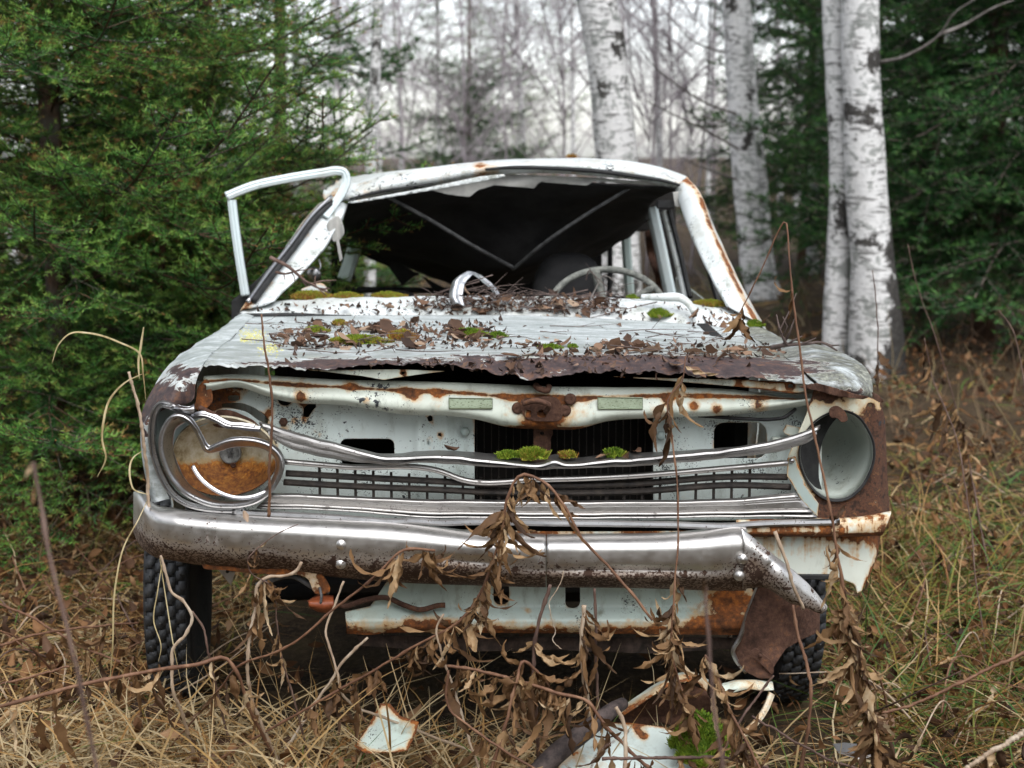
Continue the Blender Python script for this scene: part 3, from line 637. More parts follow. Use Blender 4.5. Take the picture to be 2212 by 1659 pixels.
RUST = s.bsdf(c, .88, 0, s.bump(s.math('ADD', n1, n2), .6, .004), .25)
CHROME = m_chrome('bumper_chrome', (.64, .62, .595), .41, film=(.20, .125, .075))
CHROME2 = m_chrome('bright_trim', (.48, .475, .48), .31, rust0=.10, pits=.9)
ALU = m_chrome('dull_aluminium', (.48, .465, .45), .4, rust0=.08, pits=.5)
ALU_D = m_plain('dark_grille_metal', (.018, .016, .015), (.06, .048, .04), 40, .5, .3, .2)
BLACK = m_plain('black_rubber', (.010, .010, .011), (.028, .028, .028), 40, .7, .3)
DARK = m_plain('dark_shaded_parts', (.006, .006, .006), (.018, .015, .013), 20, .9, .4)  # near-black: the gloom of engine bay and cab is put into the colour
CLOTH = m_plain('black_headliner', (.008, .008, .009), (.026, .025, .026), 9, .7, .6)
GREYROD = m_plain('grey_rod', (.05, .05, .052), (.13, .13, .13), 30, .6, .2)
WHITEVINYL = m_plain('torn_white_vinyl', (.30, .295, .28), (.46, .45, .42), 12, .7, .3)
car = empty('wrecked_car', (0, 4.0, 0), 'abandoned mint-white car with smashed front, bent chrome grille and missing windscreen', 'car')

def Lp(pts, Y):
    """polyline from ((u, v[, Y]), ...)"""
    return [W(q[0], q[1], q[2] if len(q) > 2 else Y) for q in pts]
def dents(Gd, amp, sc, seed): return Gd + (wob(Gd.reshape(-1, 3), sc, seed).reshape(Gd.shape[:2]) * amp)[..., None] * np.array([0, -.5, .85])
def uv_of(Gd):
    p = Gd - np.array([0, 0, H]); fw = np.array([0, math.cos(TH), -math.sin(TH)]); up = np.array([0, math.sin(TH), math.cos(TH)])
    d = p @ fw; return CX + F * p[..., 0] / d, CY - F * (p @ up) / d

# ---- hood: one dented sheet, paint lost to brown primer along its front
s = M_('hood_paint'); p = s.pos(); pr = s.attr('primer'); li = s.attr('lichen')
n1 = s.noise(s.scale(p, (13, 20, 20)), 1, 9, .68, .8); n2 = s.noise(p, 85, 6, .7); n3 = s.noise(s.scale(p, (9, 30, 30)), 1, 7, .7); n4 = s.noise(p, 4, 4)
base = s.mix(s.ss(n3, .4, .62), (.66, .71, .715), (.36, .405, .405)); base = s.mix(s.ss(n2, .48, .66, 0, .6), base, (.22, .245, .225))
base = s.mix(s.math('MULTIPLY', li, s.ss(s.math('ADD', s.math('MULTIPLY', n3, .5), s.math('MULTIPLY', s.noise(p, 11, 7, .7), .5)), .34, .52)), base, s.ramp(s.math('ADD', s.math('MULTIPLY', n2, .6), s.math('MULTIPLY', n3, .4)), [(.36, (.035, .034, .030)), (.46, (.10, .10, .085)), (.54, (.20, .205, .165)), (.64, (.46, .47, .39))]))
m = s.math('ADD', pr, s.math('MULTIPLY', s.math('SUBTRACT', n1, .5), 1.5)); m = s.math('ADD', m, s.math('MULTIPLY', s.math('SUBTRACT', n2, .5), .35))
mk = s.ss(m, .48, .53)
np_ = s.noise(p, 26, 7, .7); prim = s.ramp(s.math('ADD', s.math('MULTIPLY', n2, .45), s.math('MULTIPLY', np_, .55)), [(.32, (.018, .013, .014)), (.46, (.05, .034, .034)), (.54, (.085, .052, .046)), (.6, (.15, .075, .045)), (.68, (.07, .045, .04)), (.76, (.30, .26, .22))])
edge = s.math('MULTIPLY', s.ss(m, .42, .475), s.math('SUBTRACT', 1, mk))
col = s.mix(s.math('MULTIPLY', edge, .5), base, (.62, .60, .55)); col = s.mix(mk, col, prim)
HOOD = s.bsdf(col, s.ss(mk, 0, 1, .45, .62), 0, s.bump(s.math('ADD', s.math('MULTIPLY', mk, -.8), s.math('MULTIPLY', n2, .5)), .6, .003), .4)
rows = [Lp([(548, 685), (700, 683), (973, 681), (1293, 689), (1500, 701), (1600, 712)], 4.05),
        Lp([(530, 701), (700, 703), (973, 702), (1293, 707), (1500, 716), (1625, 729)], 3.83),
        Lp([(505, 727), (700, 731), (973, 731), (1293, 731), (1500, 738), (1660, 752)], 3.53),
        Lp([(470, 757), (700, 760), (1000, 757), (1200, 760), (1450, 762), (1700, 777)], 3.29),
        Lp([(452, 773), (700, 777), (900, 772), (1100, 770), (1300, 772), (1500, 780), (1730, 796)], 3.15),
        Lp([(439, 790), (585, 792), (745, 793), (860, 786), (950, 789), (1013, 798), (1100, 812), (1180, 820), (1230, 811), (1320, 803), (1400, 808), (1500, 812), (1620, 817), (1700, 822), (1765, 828)], 3.055)]
Gd = loft(rows, 220, 70)
fr = np.linspace(0, 1, 70)[:, None]
Gd = dents(Gd, .005, 16, 3); Gd = Gd + (np.clip(fr - .55, 0, 1) * wob(Gd.reshape(-1, 3), 75, 4).reshape(70, 220) * .0035)[..., None] * np.array([0, .6, .8])
lipw = np.clip((fr - .90) / .10, 0, 1)
xx = Gd[0, :, 0][None]; jag = wob(np.stack([Gd[-1, :, 0], 0 * Gd[-1, :, 0], 0 * Gd[-1, :, 0]], 1), 210, 5)[None] * .0045 + wob(np.stack([Gd[-1, :, 0], 0 * Gd[-1, :, 0], 0 * Gd[-1, :, 0]], 1), 60, 15)[None] * .004
Gd = Gd + (lipw * jag)[..., None] * np.array([0, -.8, 1.]) 
uu, vv = uv_of(Gd)
def bump2(u, v, cu, cv, ru, rv): return np.exp(-(((u - cu) / ru) ** 2 + ((v - cv) / rv) ** 2))
primer = .05 + .60 * bump2(uu, vv, 1210, 792, 340, 32) + .52 * bump2(uu, vv, 1580, 792, 210, 34) + .48 * bump2(uu, vv, 720, 788, 200, 14) + .12 * (fr > .85) + .35 * bump2(uu, vv, 760, 735, 230, 22)
lich = np.clip(.85 * np.clip((uu - 1380) / 200, 0, 1) * np.clip((vv - 730) / 40, 0, 1) + .20 + .30 * np.clip((vv - 725) / 40, 0, 1), 0, 1)
HOODG = Gd.copy()
hood = sheet('hood', Gd, HOOD, car, thick=.0014, attrs={'primer': primer, 'lichen': lich}, label='dented hood with peeling paint and brown primer')
# inner frame of the hood seen under its lifted edge
def spots(lst): return lambda u, v: sum(a * np.exp(-(((u - x) ** 2 + (v - y) ** 2) / r ** 2)) for x, y, r, a in lst)
def edge_attr(amp=.3, fall=.035, sp=()):
    sf = spots(sp) if sp else None
    return lambda u, v, d: np.clip(amp + d * fall, 0, amp) + (sf(u, v) if sf else 0)
plate('hood_frame', sd_poly([(640, 796), (700, 800), (860, 798), (960, 802), (905, 809), (850, 817), (830, 821), (780, 812)]), (630, 790, 970, 830), 3, lambda u, v: 3.075 + 0 * u, PAINT_RAIL, hood, holes=[sd_ell(871, 806, 5, 3.5)], attr=edge_attr(.25, .05, [(871, 806, 10, .5)]))
plate('hood_frame', sd_poly([(1300, 812), (1400, 816), (1620, 821), (1745, 828), (1738, 846), (1712, 850), (1600, 836), (1440, 822)]), (1290, 805, 1760, 856), 3, lambda u, v: 3.08 + 0 * u, PAINT_RAIL, hood, holes=[sd_ell(1708, 834, 6, 4)], attr=edge_attr(.25, .05, [(1660, 832, 40, .4), (1708, 834, 12, .5), (1595, 830, 10, .5)]))

# ---- fenders
fl = [[(548, 685, 4.05), (525, 679, 4.05), (509, 686, 4.06)], [(530, 701, 3.83), (500, 703, 3.83), (478, 712, 3.85)], [(505, 727, 3.53), (465, 727, 3.53), (436, 738, 3.56)],
      [(470, 757, 3.29), (425, 758, 3.30), (383, 774, 3.34)], [(452, 773, 3.15), (405, 784, 3.17), (352, 806, 3.22)], [(439, 792, 3.085), (390, 813, 3.09), (327, 850, 3.15)],
      [(424, 826, 3.07), (380, 843, 3.065), (314, 875, 3.13)], [(419, 860, 3.075), (378, 866, 3.06), (307, 899, 3.12)], [(345, 884, 3.07), (325, 900, 3.065), (305, 930, 3.12)],
      [(332, 940, 3.07), (318, 950, 3.065), (306, 965, 3.12)], [(336, 1005, 3.07), (323, 1008, 3.065), (312, 1010, 3.12)], [(366, 1078, 3.08), (348, 1082, 3.075), (330, 1086, 3.12)]]
Gd = loft([Lp(r, 3.1) for r in fl], 40, 110); uu, vv = uv_of(Gd)
Gd = dents(Gd, .004, 40, 8) + (np.clip((vv - 790) / 60, 0, 1) * np.clip((900 - vv) / 30, 0, 1) * wob(Gd.reshape(-1, 3), 120, 6).reshape(uu.shape) * .008)[..., None] * np.array([.3, -.8, .3])
primer = .80 * bump2(uu, vv, 350, 868, 75, 45) + .5 * bump2(uu, vv, 425, 850, 30, 40) + .45 * bump2(uu, vv, 395, 800, 40, 18) + .4 * bump2(uu, vv, 312, 950, 12, 60) + .1
fender_l = sheet('fender', Gd, HOOD, car, thick=.002, attrs={'primer': primer, 'lichen': .25 + 0 * uu, 'rust': 0 * uu}, flip=True, label='crumpled fender beside the bent headlamp')
frr = [[(1600, 712, 4.05), (1635, 708, 4.05), (1658, 718, 4.06)], [(1625, 729, 3.83), (1670, 728, 3.83), (1709, 738, 3.85)], [(1660, 752, 3.53), (1725, 744, 3.53), (1781, 750, 3.56)],
       [(1700, 777, 3.29), (1765, 766, 3.30), (1830, 770, 3.34)], [(1730, 796, 3.15), (1800, 790, 3.17), (1868, 796, 3.22)], [(1750, 815, 3.085), (1820, 815, 3.09), (1884, 828, 3.15)], [(1765, 829, 3.06), (1830, 843, 3.06), (1882, 858, 3.12)], [(1767, 836, 3.065), (1830, 850, 3.065), (1880, 864, 3.12)]]
Gd = dents(loft([Lp(r, 3.1) for r in frr], 40, 60), .004, 30, 9); uu, vv = uv_of(Gd)
fender_r = sheet('fender', Gd, HOOD, car, thick=.002, attrs={'primer': .60 * bump2(uu, vv, 1800, 850, 90, 16) + .42 * bump2(uu, vv, 1740, 795, 70, 34) + .12, 'lichen': 1. + 0 * uu}, label='lichen-grey fender top above the empty headlamp opening')
def side_panel(sx, name, lab):
    ys = np.linspace(3.14, 4.45, 60); xo = np.interp(ys, [3.14, 3.4, 4.06, 4.45], [.785, .756, .742, .745]); top = np.interp(ys, [3.14, 3.25, 3.55, 4.06, 4.45], [.78, .84, .87, .845, .80])
    low = np.full(60, .40); k = np.abs(ys - 3.62) < .34; low[k] = .30 + np.sqrt(np.maximum(.36 ** 2 - (ys[k] - 3.62) ** 2, 0)); low = np.maximum(low, .40); low[ys < 3.29] = .66
    t = np.linspace(0, 1, 14)[:, None]; z = top[None] * (1 - t) + low[None] * t
    Gd = np.stack([sx * (xo[None] + .012 * np.sin(t * 3.1) * np.ones((1, 60))), np.broadcast_to(ys, z.shape), z], -1)
    sheet(name, Gd, PAINT, car, thick=.002, attrs={'rust': .25 * t + 0 * z}, flip=sx > 0, label=lab)
side_panel(-1, 'fender_side', 'side of the fender with its wheel arch'); side_panel(1, 'fender_side', 'side of the fender with its wheel arch')
for sx in (-1, 1):   # doors' lower panel and rear flank
    ys = np.linspace(4.47 if sx > 0 else 5.45, 6.9, 30); t = np.linspace(0, 1, 8)[:, None]; z = (.80 - .4 * t) + 0 * ys[None]
    sheet('flank', np.stack([sx * (.745 + .015 * np.sin(t * 3.1)) + 0 * z, np.broadcast_to(ys, z.shape), z], -1), PAINT, car, thick=.003, attrs={'rust': .3 * t + 0 * z}, flip=sx > 0)

# ---- front panel behind the grille with its stamped holes
hl = [sd_rect(735, 948, 852, 1004, 14), sd_rect(1542, 913, 1656, 990, 22), sd_rect(1025, 880, 1411, 1106, 10),
      sd_poly([A(1215, 500), A(1222, 400), A(1270, 366), A(1345, 366), A(1290, 410), A(1235, 490)]), sd_ell(*A(1095, 345), 16, 14), sd_ell(*A(1160, 487), 5, 5), sd_ell(*A(2140, 585), 5, 5), sd_rect(*A(2065, 608), *A(2084, 678), 2),
      sd_poly([A(2040, 450), A(2090, 450), A(2090, 512), A(2070, 500)]), sd_rect(*A(708, 318), *A(783, 358), 1),
      sd_poly([A(600, 400), A(700, 372), A(800, 372), A(900, 410), A(980, 480), A(1000, 512), A(930, 495), A(830, 430), A(720, 405)], 40),
      sd_ell(487, 985, 113, 87), sd_ell(*A(1300, 560), 2, 2), sd_ell(*A(1330, 590), 2, 3), sd_ell(*A(1485, 590), 2, 2)]
Yp = lambda u, v: 3.17 + .006 * np.sin(u / 60) - .010 * np.clip(1 - np.abs(u - 905) / 14, 0, 1) + .012 * np.clip((u - 965) / 20, 0, 1) * (u < 1240) + .015 * np.clip((1470 - u) / 40, 0, 1) * (u > 1240)
panel = plate('front_panel', sd_poly([(425, 822), (600, 832), (1775, 850), (1775, 1125), (425, 1125)]), (425, 815, 1775, 1125), 4.5, Yp, PAINT_SPECK, car, holes=hl,
      attr=lambda u, v, d: .30 * np.exp(d / 4.0) * (v < 990) + spots([(470, 850, 28, .5), (520, 835, 30, .4), (580, 890, 14, .5), (612, 925, 14, .35), (655, 868, 12, .6), (450, 880, 30, .5), (1060, 905, 10, .2)])(u, v), label='mint front panel with stamped holes and chipped paint')
for q, rr in ((A(1085, 497), .010), (B(375, 563), .011), (B(1697, 590), .011), (C(1030, 628), .007)):
    c = P(q, 3.165); lathe('bolt', [(rr, 0), (rr, -.004), (rr * .7, -.008), (0, -.009)], RUST if rr < .011 else PAINT_IN, c, (0, 1, 0), panel, k=6)
# bracket on the right part of the panel
plate('bracket', sd_poly([C(985, 640), C(1010, 590), C(1110, 612), C(1240, 640), C(1215, 680), C(1060, 690), C(1000, 660)]), (1690, 915, 1766, 948), 3, lambda u, v: 3.14 + 0 * u, PAINT_RAIL, panel, attr=edge_attr(.3, .04))
bbox('clip', P(C(940, 705), 3.155), .022, .02, .010, PAINT_RAIL, panel)
# ---- radiator behind the opening
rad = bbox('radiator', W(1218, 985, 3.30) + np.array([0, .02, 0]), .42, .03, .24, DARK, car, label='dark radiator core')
for i in range(25):
    c = W(1030 + 15.8 * i, 985, 3.282); bbox('fin', c, .0022, .006, .235, ALU_D, rad, bev=.1)
plate('centre_bracket', sd_poly([B(835, 530), B(960, 530), B(970, 580), B(952, 605), B(955, 730), B(838, 730)]), (1150, 915, 1196, 990), 3, lambda u, v: 3.15 + 0 * u, RUST, car, holes=[sd_ell(*B(893, 575), 5, 4)])
# near-black parts that make the engine bay's darkness: firewall, floor, inner wings
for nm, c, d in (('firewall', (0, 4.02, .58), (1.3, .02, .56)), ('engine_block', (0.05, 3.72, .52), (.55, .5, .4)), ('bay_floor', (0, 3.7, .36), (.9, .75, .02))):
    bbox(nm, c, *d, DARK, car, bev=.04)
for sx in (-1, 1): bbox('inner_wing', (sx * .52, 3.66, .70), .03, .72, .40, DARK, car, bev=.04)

# ---- upper rail (lock panel)
top = [(440, 812), (500, 808), (600, 812), (745, 820), (885, 823), (1090, 830), (1173, 834), (1300, 836), (1589, 842), (1700, 856), (1768, 862)]
mid = [(440, 826), (500, 824), (600, 834), (745, 838), (885, 843), (1090, 852), (1173, 852), (1300, 852), (1589, 856), (1700, 862), (1768, 866)]
bot = [(445, 842), (520, 834), (570, 850), (610, 862), (745, 872), (885, 893), (970, 895), (1035, 904), (1090, 918), (1180, 924), (1250, 923), (1310, 907), (1400, 900), (1589, 892), (1690, 880), (1768, 870)]
def to_rows(pts, Y): return Lp(pts, Y)
top = [(u, v + 4) for u, v in top]; Gd = loft([to_rows([(u, v - 1) for u, v in top], 3.135), to_rows(top, 3.115), to_rows(mid, 3.108), to_rows([(u, v + (b - v) * .25) for (u, v), b in zip(mid, np.interp([m_[0] for m_ in mid], [b[0] for b in bot], [b[1] for b in bot]))], 3.10),
           to_rows([(u, v - 10) for u, v in bot], 3.092), to_rows(bot, 3.105), to_rows([(u, v - 2) for u, v in bot], 3.14)], 140, 44)
uu, vv = uv_of(Gd); tt = np.linspace(0, 1, 44)[:, None]
ra = .48 * np.exp(-((tt - .30) / .05) ** 2) + .40 * np.exp(-((tt - .84) / .06) ** 2) + .50 * np.exp(-((uu - 1175) / 62) ** 2) * np.clip((vv - 838) / 30, 0, 1) + .25 * np.exp(-((uu - 1180) / 140) ** 2) * (tt > .7)
ra = ra + spots([(650, 855, 12, .5), (880, 850, 14, .5), (900, 858, 16, .4), (945, 852, 12, .4), (790, 864, 9, .5), (1420, 890, 20, .4), (1500, 878, 12, .5), (1440, 866, 14, .5), (1640, 872, 22, .55), (1550, 885, 14, .5), (640, 838, 60, .25), (760, 836, 14, .4)])(uu, vv)
rail = sheet('lock_rail', Gd, PAINT_RAIL, car, thick=.002, attrs={'rust': ra}, label='rust-edged rail with hood latch')
# latch: rusty plate with keeper, cup and two round bosses
lt = plate('latch_plate', sd_poly([B(755, 350), B(830, 335), B(1010, 350), B(1025, 480), B(900, 495), B(780, 470)], 30), (1120, 855, 1216, 915), 3, lambda u, v: 3.082 + .004 * np.sin(u / 9), RUST, rail, holes=[sd_poly([B(855, 450), B(890, 415), B(925, 440), B(910, 470)], 16), sd_rect(*B(778, 420), *B(820, 470), 2)])
tube('keeper', [P(B(770, 375), 3.07), P(B(850, 355), 3.055), P(B(940, 385), 3.055), P(B(920, 430), 3.07)], .006, RUST, rail, 8, 20)
for q in (B(730, 405), B(1050, 420), B(1085, 345)): lathe('boss', [(.013, 0), (.012, -.006), (.006, -.007), (0, -.004)], RUST, P(q, 3.092), (0, 1, 0), rail, k=16)
tube('latch_hook', [P(B(850, 250), 3.10), P(B(880, 275), 3.08), P(B(930, 285), 3.08), P(B(940, 255), 3.09)], .007, RUST, rail, 8, 14)
# two faded label plates with worn print
s = M_('faded_label'); p = s.pos(); n = s.noise(s.scale(p, (160, 1, 420)), 1, 3, .6); n2 = s.noise(p, 60, 4)
LABEL = s.bsdf(s.mix(s.ss(n, .56, .62, 0, .75), s.mix(s.ss(n2, .4, .7), (.42, .50, .36), (.34, .40, .28)), (.10, .12, .07)), .5, 0, None, .4)
LABEL_E = m_plain('label_edge', (.10, .12, .06), (.2, .22, .13), 60, .7, .2)
for q0, q1 in ((B(265, 336), B(560, 410)), (B(1270, 332), B(1574, 412))):
    f0 = plate('label_plate', sd_rect(q0[0], q0[1], q1[0], q1[1], 2), (q0[0], q0[1], q1[0], q1[1]), 4, lambda u, v: 3.0875 + 0 * u, LABEL, rail, thick=.0015, attr=lambda u, v, d: 0 * u)
    pth = [W(q0[0], q0[1], 3.0865), W(q1[0], q0[1] + 2, 3.0865), W(q1[0], q1[1], 3.0865), W(q0[0], q1[1], 3.0865), W(q0[0], q0[1], 3.0865)]
    V, fs = tube_geo(np.array(pth), .0008, 4); obj('border', new_mesh('border', V, fs, LABEL_E), rail)

# ---- grille: aluminium top bar, dark bars and uprights, ridged panel, bright strip
def spath(pts, Y, n=120): return hermite(Lp(pts, Y), n)
RB = [(0.0065, .004), (.006, -.001), (.003, -.0045), (0, -.0055), (-.003, -.0045), (-.006, -.001), (-.0065, .004)]
gr = tube('grille_top_bar', Lp([A(1085, 765), A(1500, 800), A(2200, 852), B(300, 868), B(900, 885), B(1400, 868), B(2200, 805), C(1020, 885)], 3.06), .0065, ALU, car, 8, 90, label='round aluminium bar along the top of the grille')
b1 = [A(1100, 845), A(1500, 868), A(2200, 903), B(500, 915), B(1000, 925), B(1500, 915), B(2200, 868), C(1020, 995)]
b2 = [A(1085, 905), A(1500, 930), A(2200, 960), B(500, 972), B(1000, 978), B(1500, 970), B(2200, 925), C(1045, 1072)]
DB = [(.0052, .010), (.0052, 0), (.002, -.003), (-.002, -.003), (-.0052, 0), (-.0052, .010)]
for bb in (b1, b2): sweep('grille_bar', spath(bb, 3.075), DB, ALU_D, car)
for i in range(27):
    u = 690 + 38.7 * i
    if u > 1640 or (1200 < u < 1200): continue
    v0 = np.interp(u, [615, 950, 1180, 1590, 1700], [1002, 1028, 1035, 1010, 1000]); v1 = np.interp(u, [590, 885, 1590, 1720], [1068, 1079, 1079, 1070])
    a_, b_ = W(u, v0, 3.082), W(u + 1, v1, 3.082); bbox('grille_upright', (a_ + b_) / 2, .0056, .006, abs(a_[2] - b_[2]), ALU_D, car, bev=.1)
t_ = [A(1000, 985), A(1600, 1010), B(0, 1025), B(700, 1035), B(1500, 1035), B(2200, 1022), C(1085, 1125)]
b_ = [A(900, 1082), A(1600, 1108), B(0, 1140), B(700, 1152), B(1500, 1152), B(2200, 1142), C(1255, 1312)]
Rt, Rb_ = spath(t_, 3.055, 110), spath(b_, 3.055, 110); prof = []
for k, t in enumerate(np.linspace(0, 1, 34)):
    y = .010 - .013 * max(np.exp(-((t - .10) / .05) ** 2), .8 * np.exp(-((t - .22) / .03) ** 2), np.exp(-((t - .72) / .05) ** 2), np.exp(-((t - .93) / .05) ** 2)) - .004 * (.3 < t < .62)
    prof.append(Rt * (1 - t) + Rb_ * t + np.array([0, y, 0]))
Gd = np.stack(prof); Gd = dents(Gd, .0012, 40, 12)
sheet('grille_lower_panel', Gd, ALU, car, thick=.0015, attrs={'rust': np.zeros(Gd.shape[:2]) + .1 * (np.linspace(0, 1, 34)[:, None] > .4)}, label='ridged aluminium panel under the grille bars')
SP = [(.0058, .006), (.0058, 0), (.0035, -.004), (-.0015, -.0045), (-.005, -.001), (-.0055, .006)]
sweep('grille_bottom_strip', spath([A(740, 1110), A(1000, 1122), A(1500, 1150), A(1860, 1172), A(1930, 1168), A(2200, 1180), B(300, 1178), B(1000, 1182), B(1750, 1192), B(2200, 1200), C(700, 1365), C(1420, 1340)], 3.04), SP, CHROME2, car, label='bright strip under the grille')
# grille uprights' end plates
plate('grille_end_plate', sd_poly([C(1020, 850), C(1080, 835), C(1115, 935), C(1160, 1060), C(1260, 1200), C(1250, 1300), C(1130, 1175), C(1080, 1090), C(1015, 985)]), (1698, 984, 1772, 1120), 3, lambda u, v: 3.07 + 0 * u, PAINT_IN, car, attr=edge_attr(.4, .05))
lathe('screw', [(.006, 0), (.005, -.003), (0, -.004)], CHROME2, P(C(1052, 868), 3.066), (0, 1, 0), car, k=10)

# upper bent moulding, torn loose and pushed down in the middle
m_top = [A(918, 505), A(1010, 530), A(1150, 575), A(1300, 620), A(1450, 655), A(1600, 700), A(1720, 733), A(1900, 738), B(0, 735), B(250, 733), B(450, 752), B(650, 772), B(800, 792), B(900, 786), B(985, 762), B(1040, 782), B(1130, 786), B(1300, 766), B(1600, 742), B(1900, 712), B(2200, 682), C(840, 738), C(1000, 700), C(1100, 672), C(1180, 645), C(1272, 604)]
m_bot = [A(1000, 600), A(1060, 650), A(1150, 695), A(1300, 735), A(1450, 758), A(1600, 778), A(1720, 788), A(1900, 790), B(0, 780), B(250, 790), B(450, 797), B(650, 806), B(800, 812), B(900, 822), B(985, 818), B(1040, 816), B(1130, 814), B(1300, 808), B(1600, 795), B(1900, 772), B(2200, 742), C(840, 822), C(1000, 795), C(1100, 765), C(1180, 735), C(1240, 690)]
nT = 160
Tp, Bp = spath(m_top, 3.03, nT), spath(m_bot, 3.03, nT); un, vn = uv_of(Tp)
fl_w = np.interp(un, [560, 760, 900, 1000, 1300, 1450, 1600, 1770], [2, 4, 10, 14, 14, 8, 3, 2])
fw = np.interp(un, [560, 700, 850, 1000, 1400, 1500, 1770], [.01, .02, .05, .07, .07, .03, .01])
back = np.stack([W(a, b - c, 3.03 + d) for a, b, c, d in zip(un, vn, fl_w, fw)])
rowsM = [back]
for t, y in ((0, .004), (0.04, -.001), (.12, -.002), (.20, .002), (.30, .006), (.45, .009), (.60, .009), (.70, .005), (.76, .0), (.82, .0), (.88, .006), (1.0, .016), (1.04, .035)):
    rowsM.append(Tp * (1 - t) + Bp * t + np.array([0, y, 0]))
Gd = np.stack(rowsM); Gd = dents(Gd, .0018, 55, 21)
MOULDG = Gd.copy()
moulding = sheet('grille_moulding', Gd, m_chrome('moulding_metal', (.44, .43, .42), .38, rust0=.12, pits=.8), car, thick=.0015, crease=True, attrs={'rust': np.zeros(Gd.shape[:2])}, label='bent chrome moulding sagging across the grille')

# ---- left headlamp
hlp = empty('headlamp', W(487, 992, 3.1)); hlp.parent = car; hlp.matrix_parent_inverse = WM[car.name].inverted()
frame_path = [I(515, 440), I(480, 462), I(380, 428), I(260, 372), I(170, 362), I(122, 415), I(92, 520), I(80, 650), I(90, 800), I(125, 950), I(185, 1100), I(262, 1230), I(350, 1318), I(450, 1372), I(600, 1412), I(800, 1432), I(1000, 1440), A(760, 1108)]
FP = [(.0062, .012), (.0064, -.001), (.0060, -.0035), (.0042, -.0036), (.0036, -.001), (.0034, .003), (-.0022, .003), (-.0024, -.001), (-.0030, -.003), (-.0046, -.003), (-.0052, .0), (-.0056, .012), (-.0085, .045)]
sweep('headlamp_frame', hermite([P(q, 3.04 + (.02 if i < 3 else 0)) for i, q in enumerate(frame_path)], 130), FP, CHROME2, hlp, label='chrome frame bent round the headlamp')
bez = [I(300, 488), I(218, 580), I(178, 700), I(178, 810), I(212, 950), I(282, 1100), I(380, 1225), I(500, 1308), I(650, 1368), I(850, 1392), I(1050, 1376), I(1200, 1312), I(1310, 1212), I(1378, 1080), I(1400, 960), I(1370, 872), I(1280, 792), I(1150, 738), I(1000, 720), I(850, 738), I(745, 778), I(690, 803), I(662, 815), I(640, 795), I(596, 715), I(530, 602), I(462, 520), I(390, 482)]
inn = [I(390, 560), I(320, 620), I(300, 720), I(305, 830), I(340, 950), I(400, 1085), I(490, 1200), I(600, 1275), I(730, 1335), I(880, 1352), I(1040, 1338), I(1170, 1280), I(1260, 1190), I(1320, 1080), I(1345, 965), I(1325, 890), I(1240, 820), I(1130, 790), I(1000, 790), I(880, 800), I(780, 830), I(700, 845), I(665, 850), I(620, 830), I(580, 745), I(520, 640), I(470, 570), I(430, 545)]
nB = 200
o_ = hermite([P(q, 3.025) for q in bez], nB + 1, True)[:-1]; i_ = hermite([P(q, 3.10) for q in inn], nB + 1, True)[:-1]
cen = o_.mean(0); out = (o_ - cen); out /= np.linalg.norm(out, axis=1, keepdims=True)
rowsB = [o_ + out * .003 + np.array([0, .018, 0]), o_ + out * .0034 + np.array([0, .001, 0]), o_ + out * .003 + np.array([0, -.0015, 0]), o_ + out * .001 + np.array([0, -.002, 0]), o_ - out * .002 + np.array([0, -.0016, 0]), o_ - out * .0034 + np.array([0, .0005, 0]), o_ - out * .004 + np.array([0, .006, 0])]
for t in (.12, .3, .5, .75, 1): rowsB.append((o_ - out * .004 + np.array([0, .006, 0])) * (1 - t) + i_ * t)
Gd = np.stack(rowsB); Gd = Gd + (wob(Gd.reshape(-1, 3), 70, 27).reshape(Gd.shape[:2]) * .0016)[..., None] * np.array([.5, -.6, .6])
bezel = sheet('headlamp_bezel', Gd, CHROME2, hlp, thick=.0012, cu=True, crease=True, attrs={'rust': np.zeros(Gd.shape[:2]) + .05}, flip=True, label='folded chrome headlamp ring with a sharp dent')
sweep('loose_trim', hermite([P(q, Yq) for q, Yq in ((I(498, 985), 3.07), (I(555, 1080), 3.06), (I(680, 1200), 3.05), (I(800, 1268), 3.045), (I(950, 1308), 3.04), (I(1100, 1300), 3.04), (I(1245, 1250), 3.045))], 50), [(.003, .003), (.0028, -.001), (0, -.002), (-.0028, -.001), (-.003, .003)], CHROME2, hlp)
# reflector bowl, paint above, rust below
s = M_('headlamp_bowl'); p = s.pos(); a = s.attr('rust'); n1 = s.noise(p, 30, 7, .65); n2 = s.noise(p, 95, 5, .7); n0 = s.noise(p, 12, 5)
c0 = s.ramp(s.math('ADD', s.math('MULTIPLY', n1, .6), s.math('MULTIPLY', n0, .4)), [(.36, (.20, .14, .06)), (.46, (.42, .35, .22)), (.56, (.58, .53, .40)), (.66, (.66, .63, .52))])
rr = s.ramp(n2, [(.30, (.07, .028, .012)), (.44, (.26, .085, .018)), (.56, (.50, .19, .03)), (.72, (.60, .34, .09))])
rr = s.mix(s.ss(s.math('ADD', a, s.math('MULTIPLY', s.math('SUBTRACT', n1, .5), 1.2)), .65, 1.0, 0, .55), rr, s.ramp(n1, [(.35, (.07, .03, .016)), (.6, (.16, .065, .025))]))  # browner rust lower down, with depth shading mixed into its colour
f = s.math('ADD', a, s.math('ADD', s.math('MULTIPLY', s.math('SUBTRACT', n1, .5), .8), s.math('MULTIPLY', s.math('SUBTRACT', n2, .5), .7)))
BOWL = s.bsdf(s.mix(s.ss(f, .42, .62), s.mix(s.ss(f, .2, .5, 0, .6), c0, (.48, .27, .07)), rr), .7, 0, s.bump(n2, .5, .003), .4)
cc = W(487, 985, 3.105); sx_, sz_ = 112 / F * 3.12, 86 / F * 3.12
ang = np.arange(64) * 2 * math.pi / 64; Gb = []
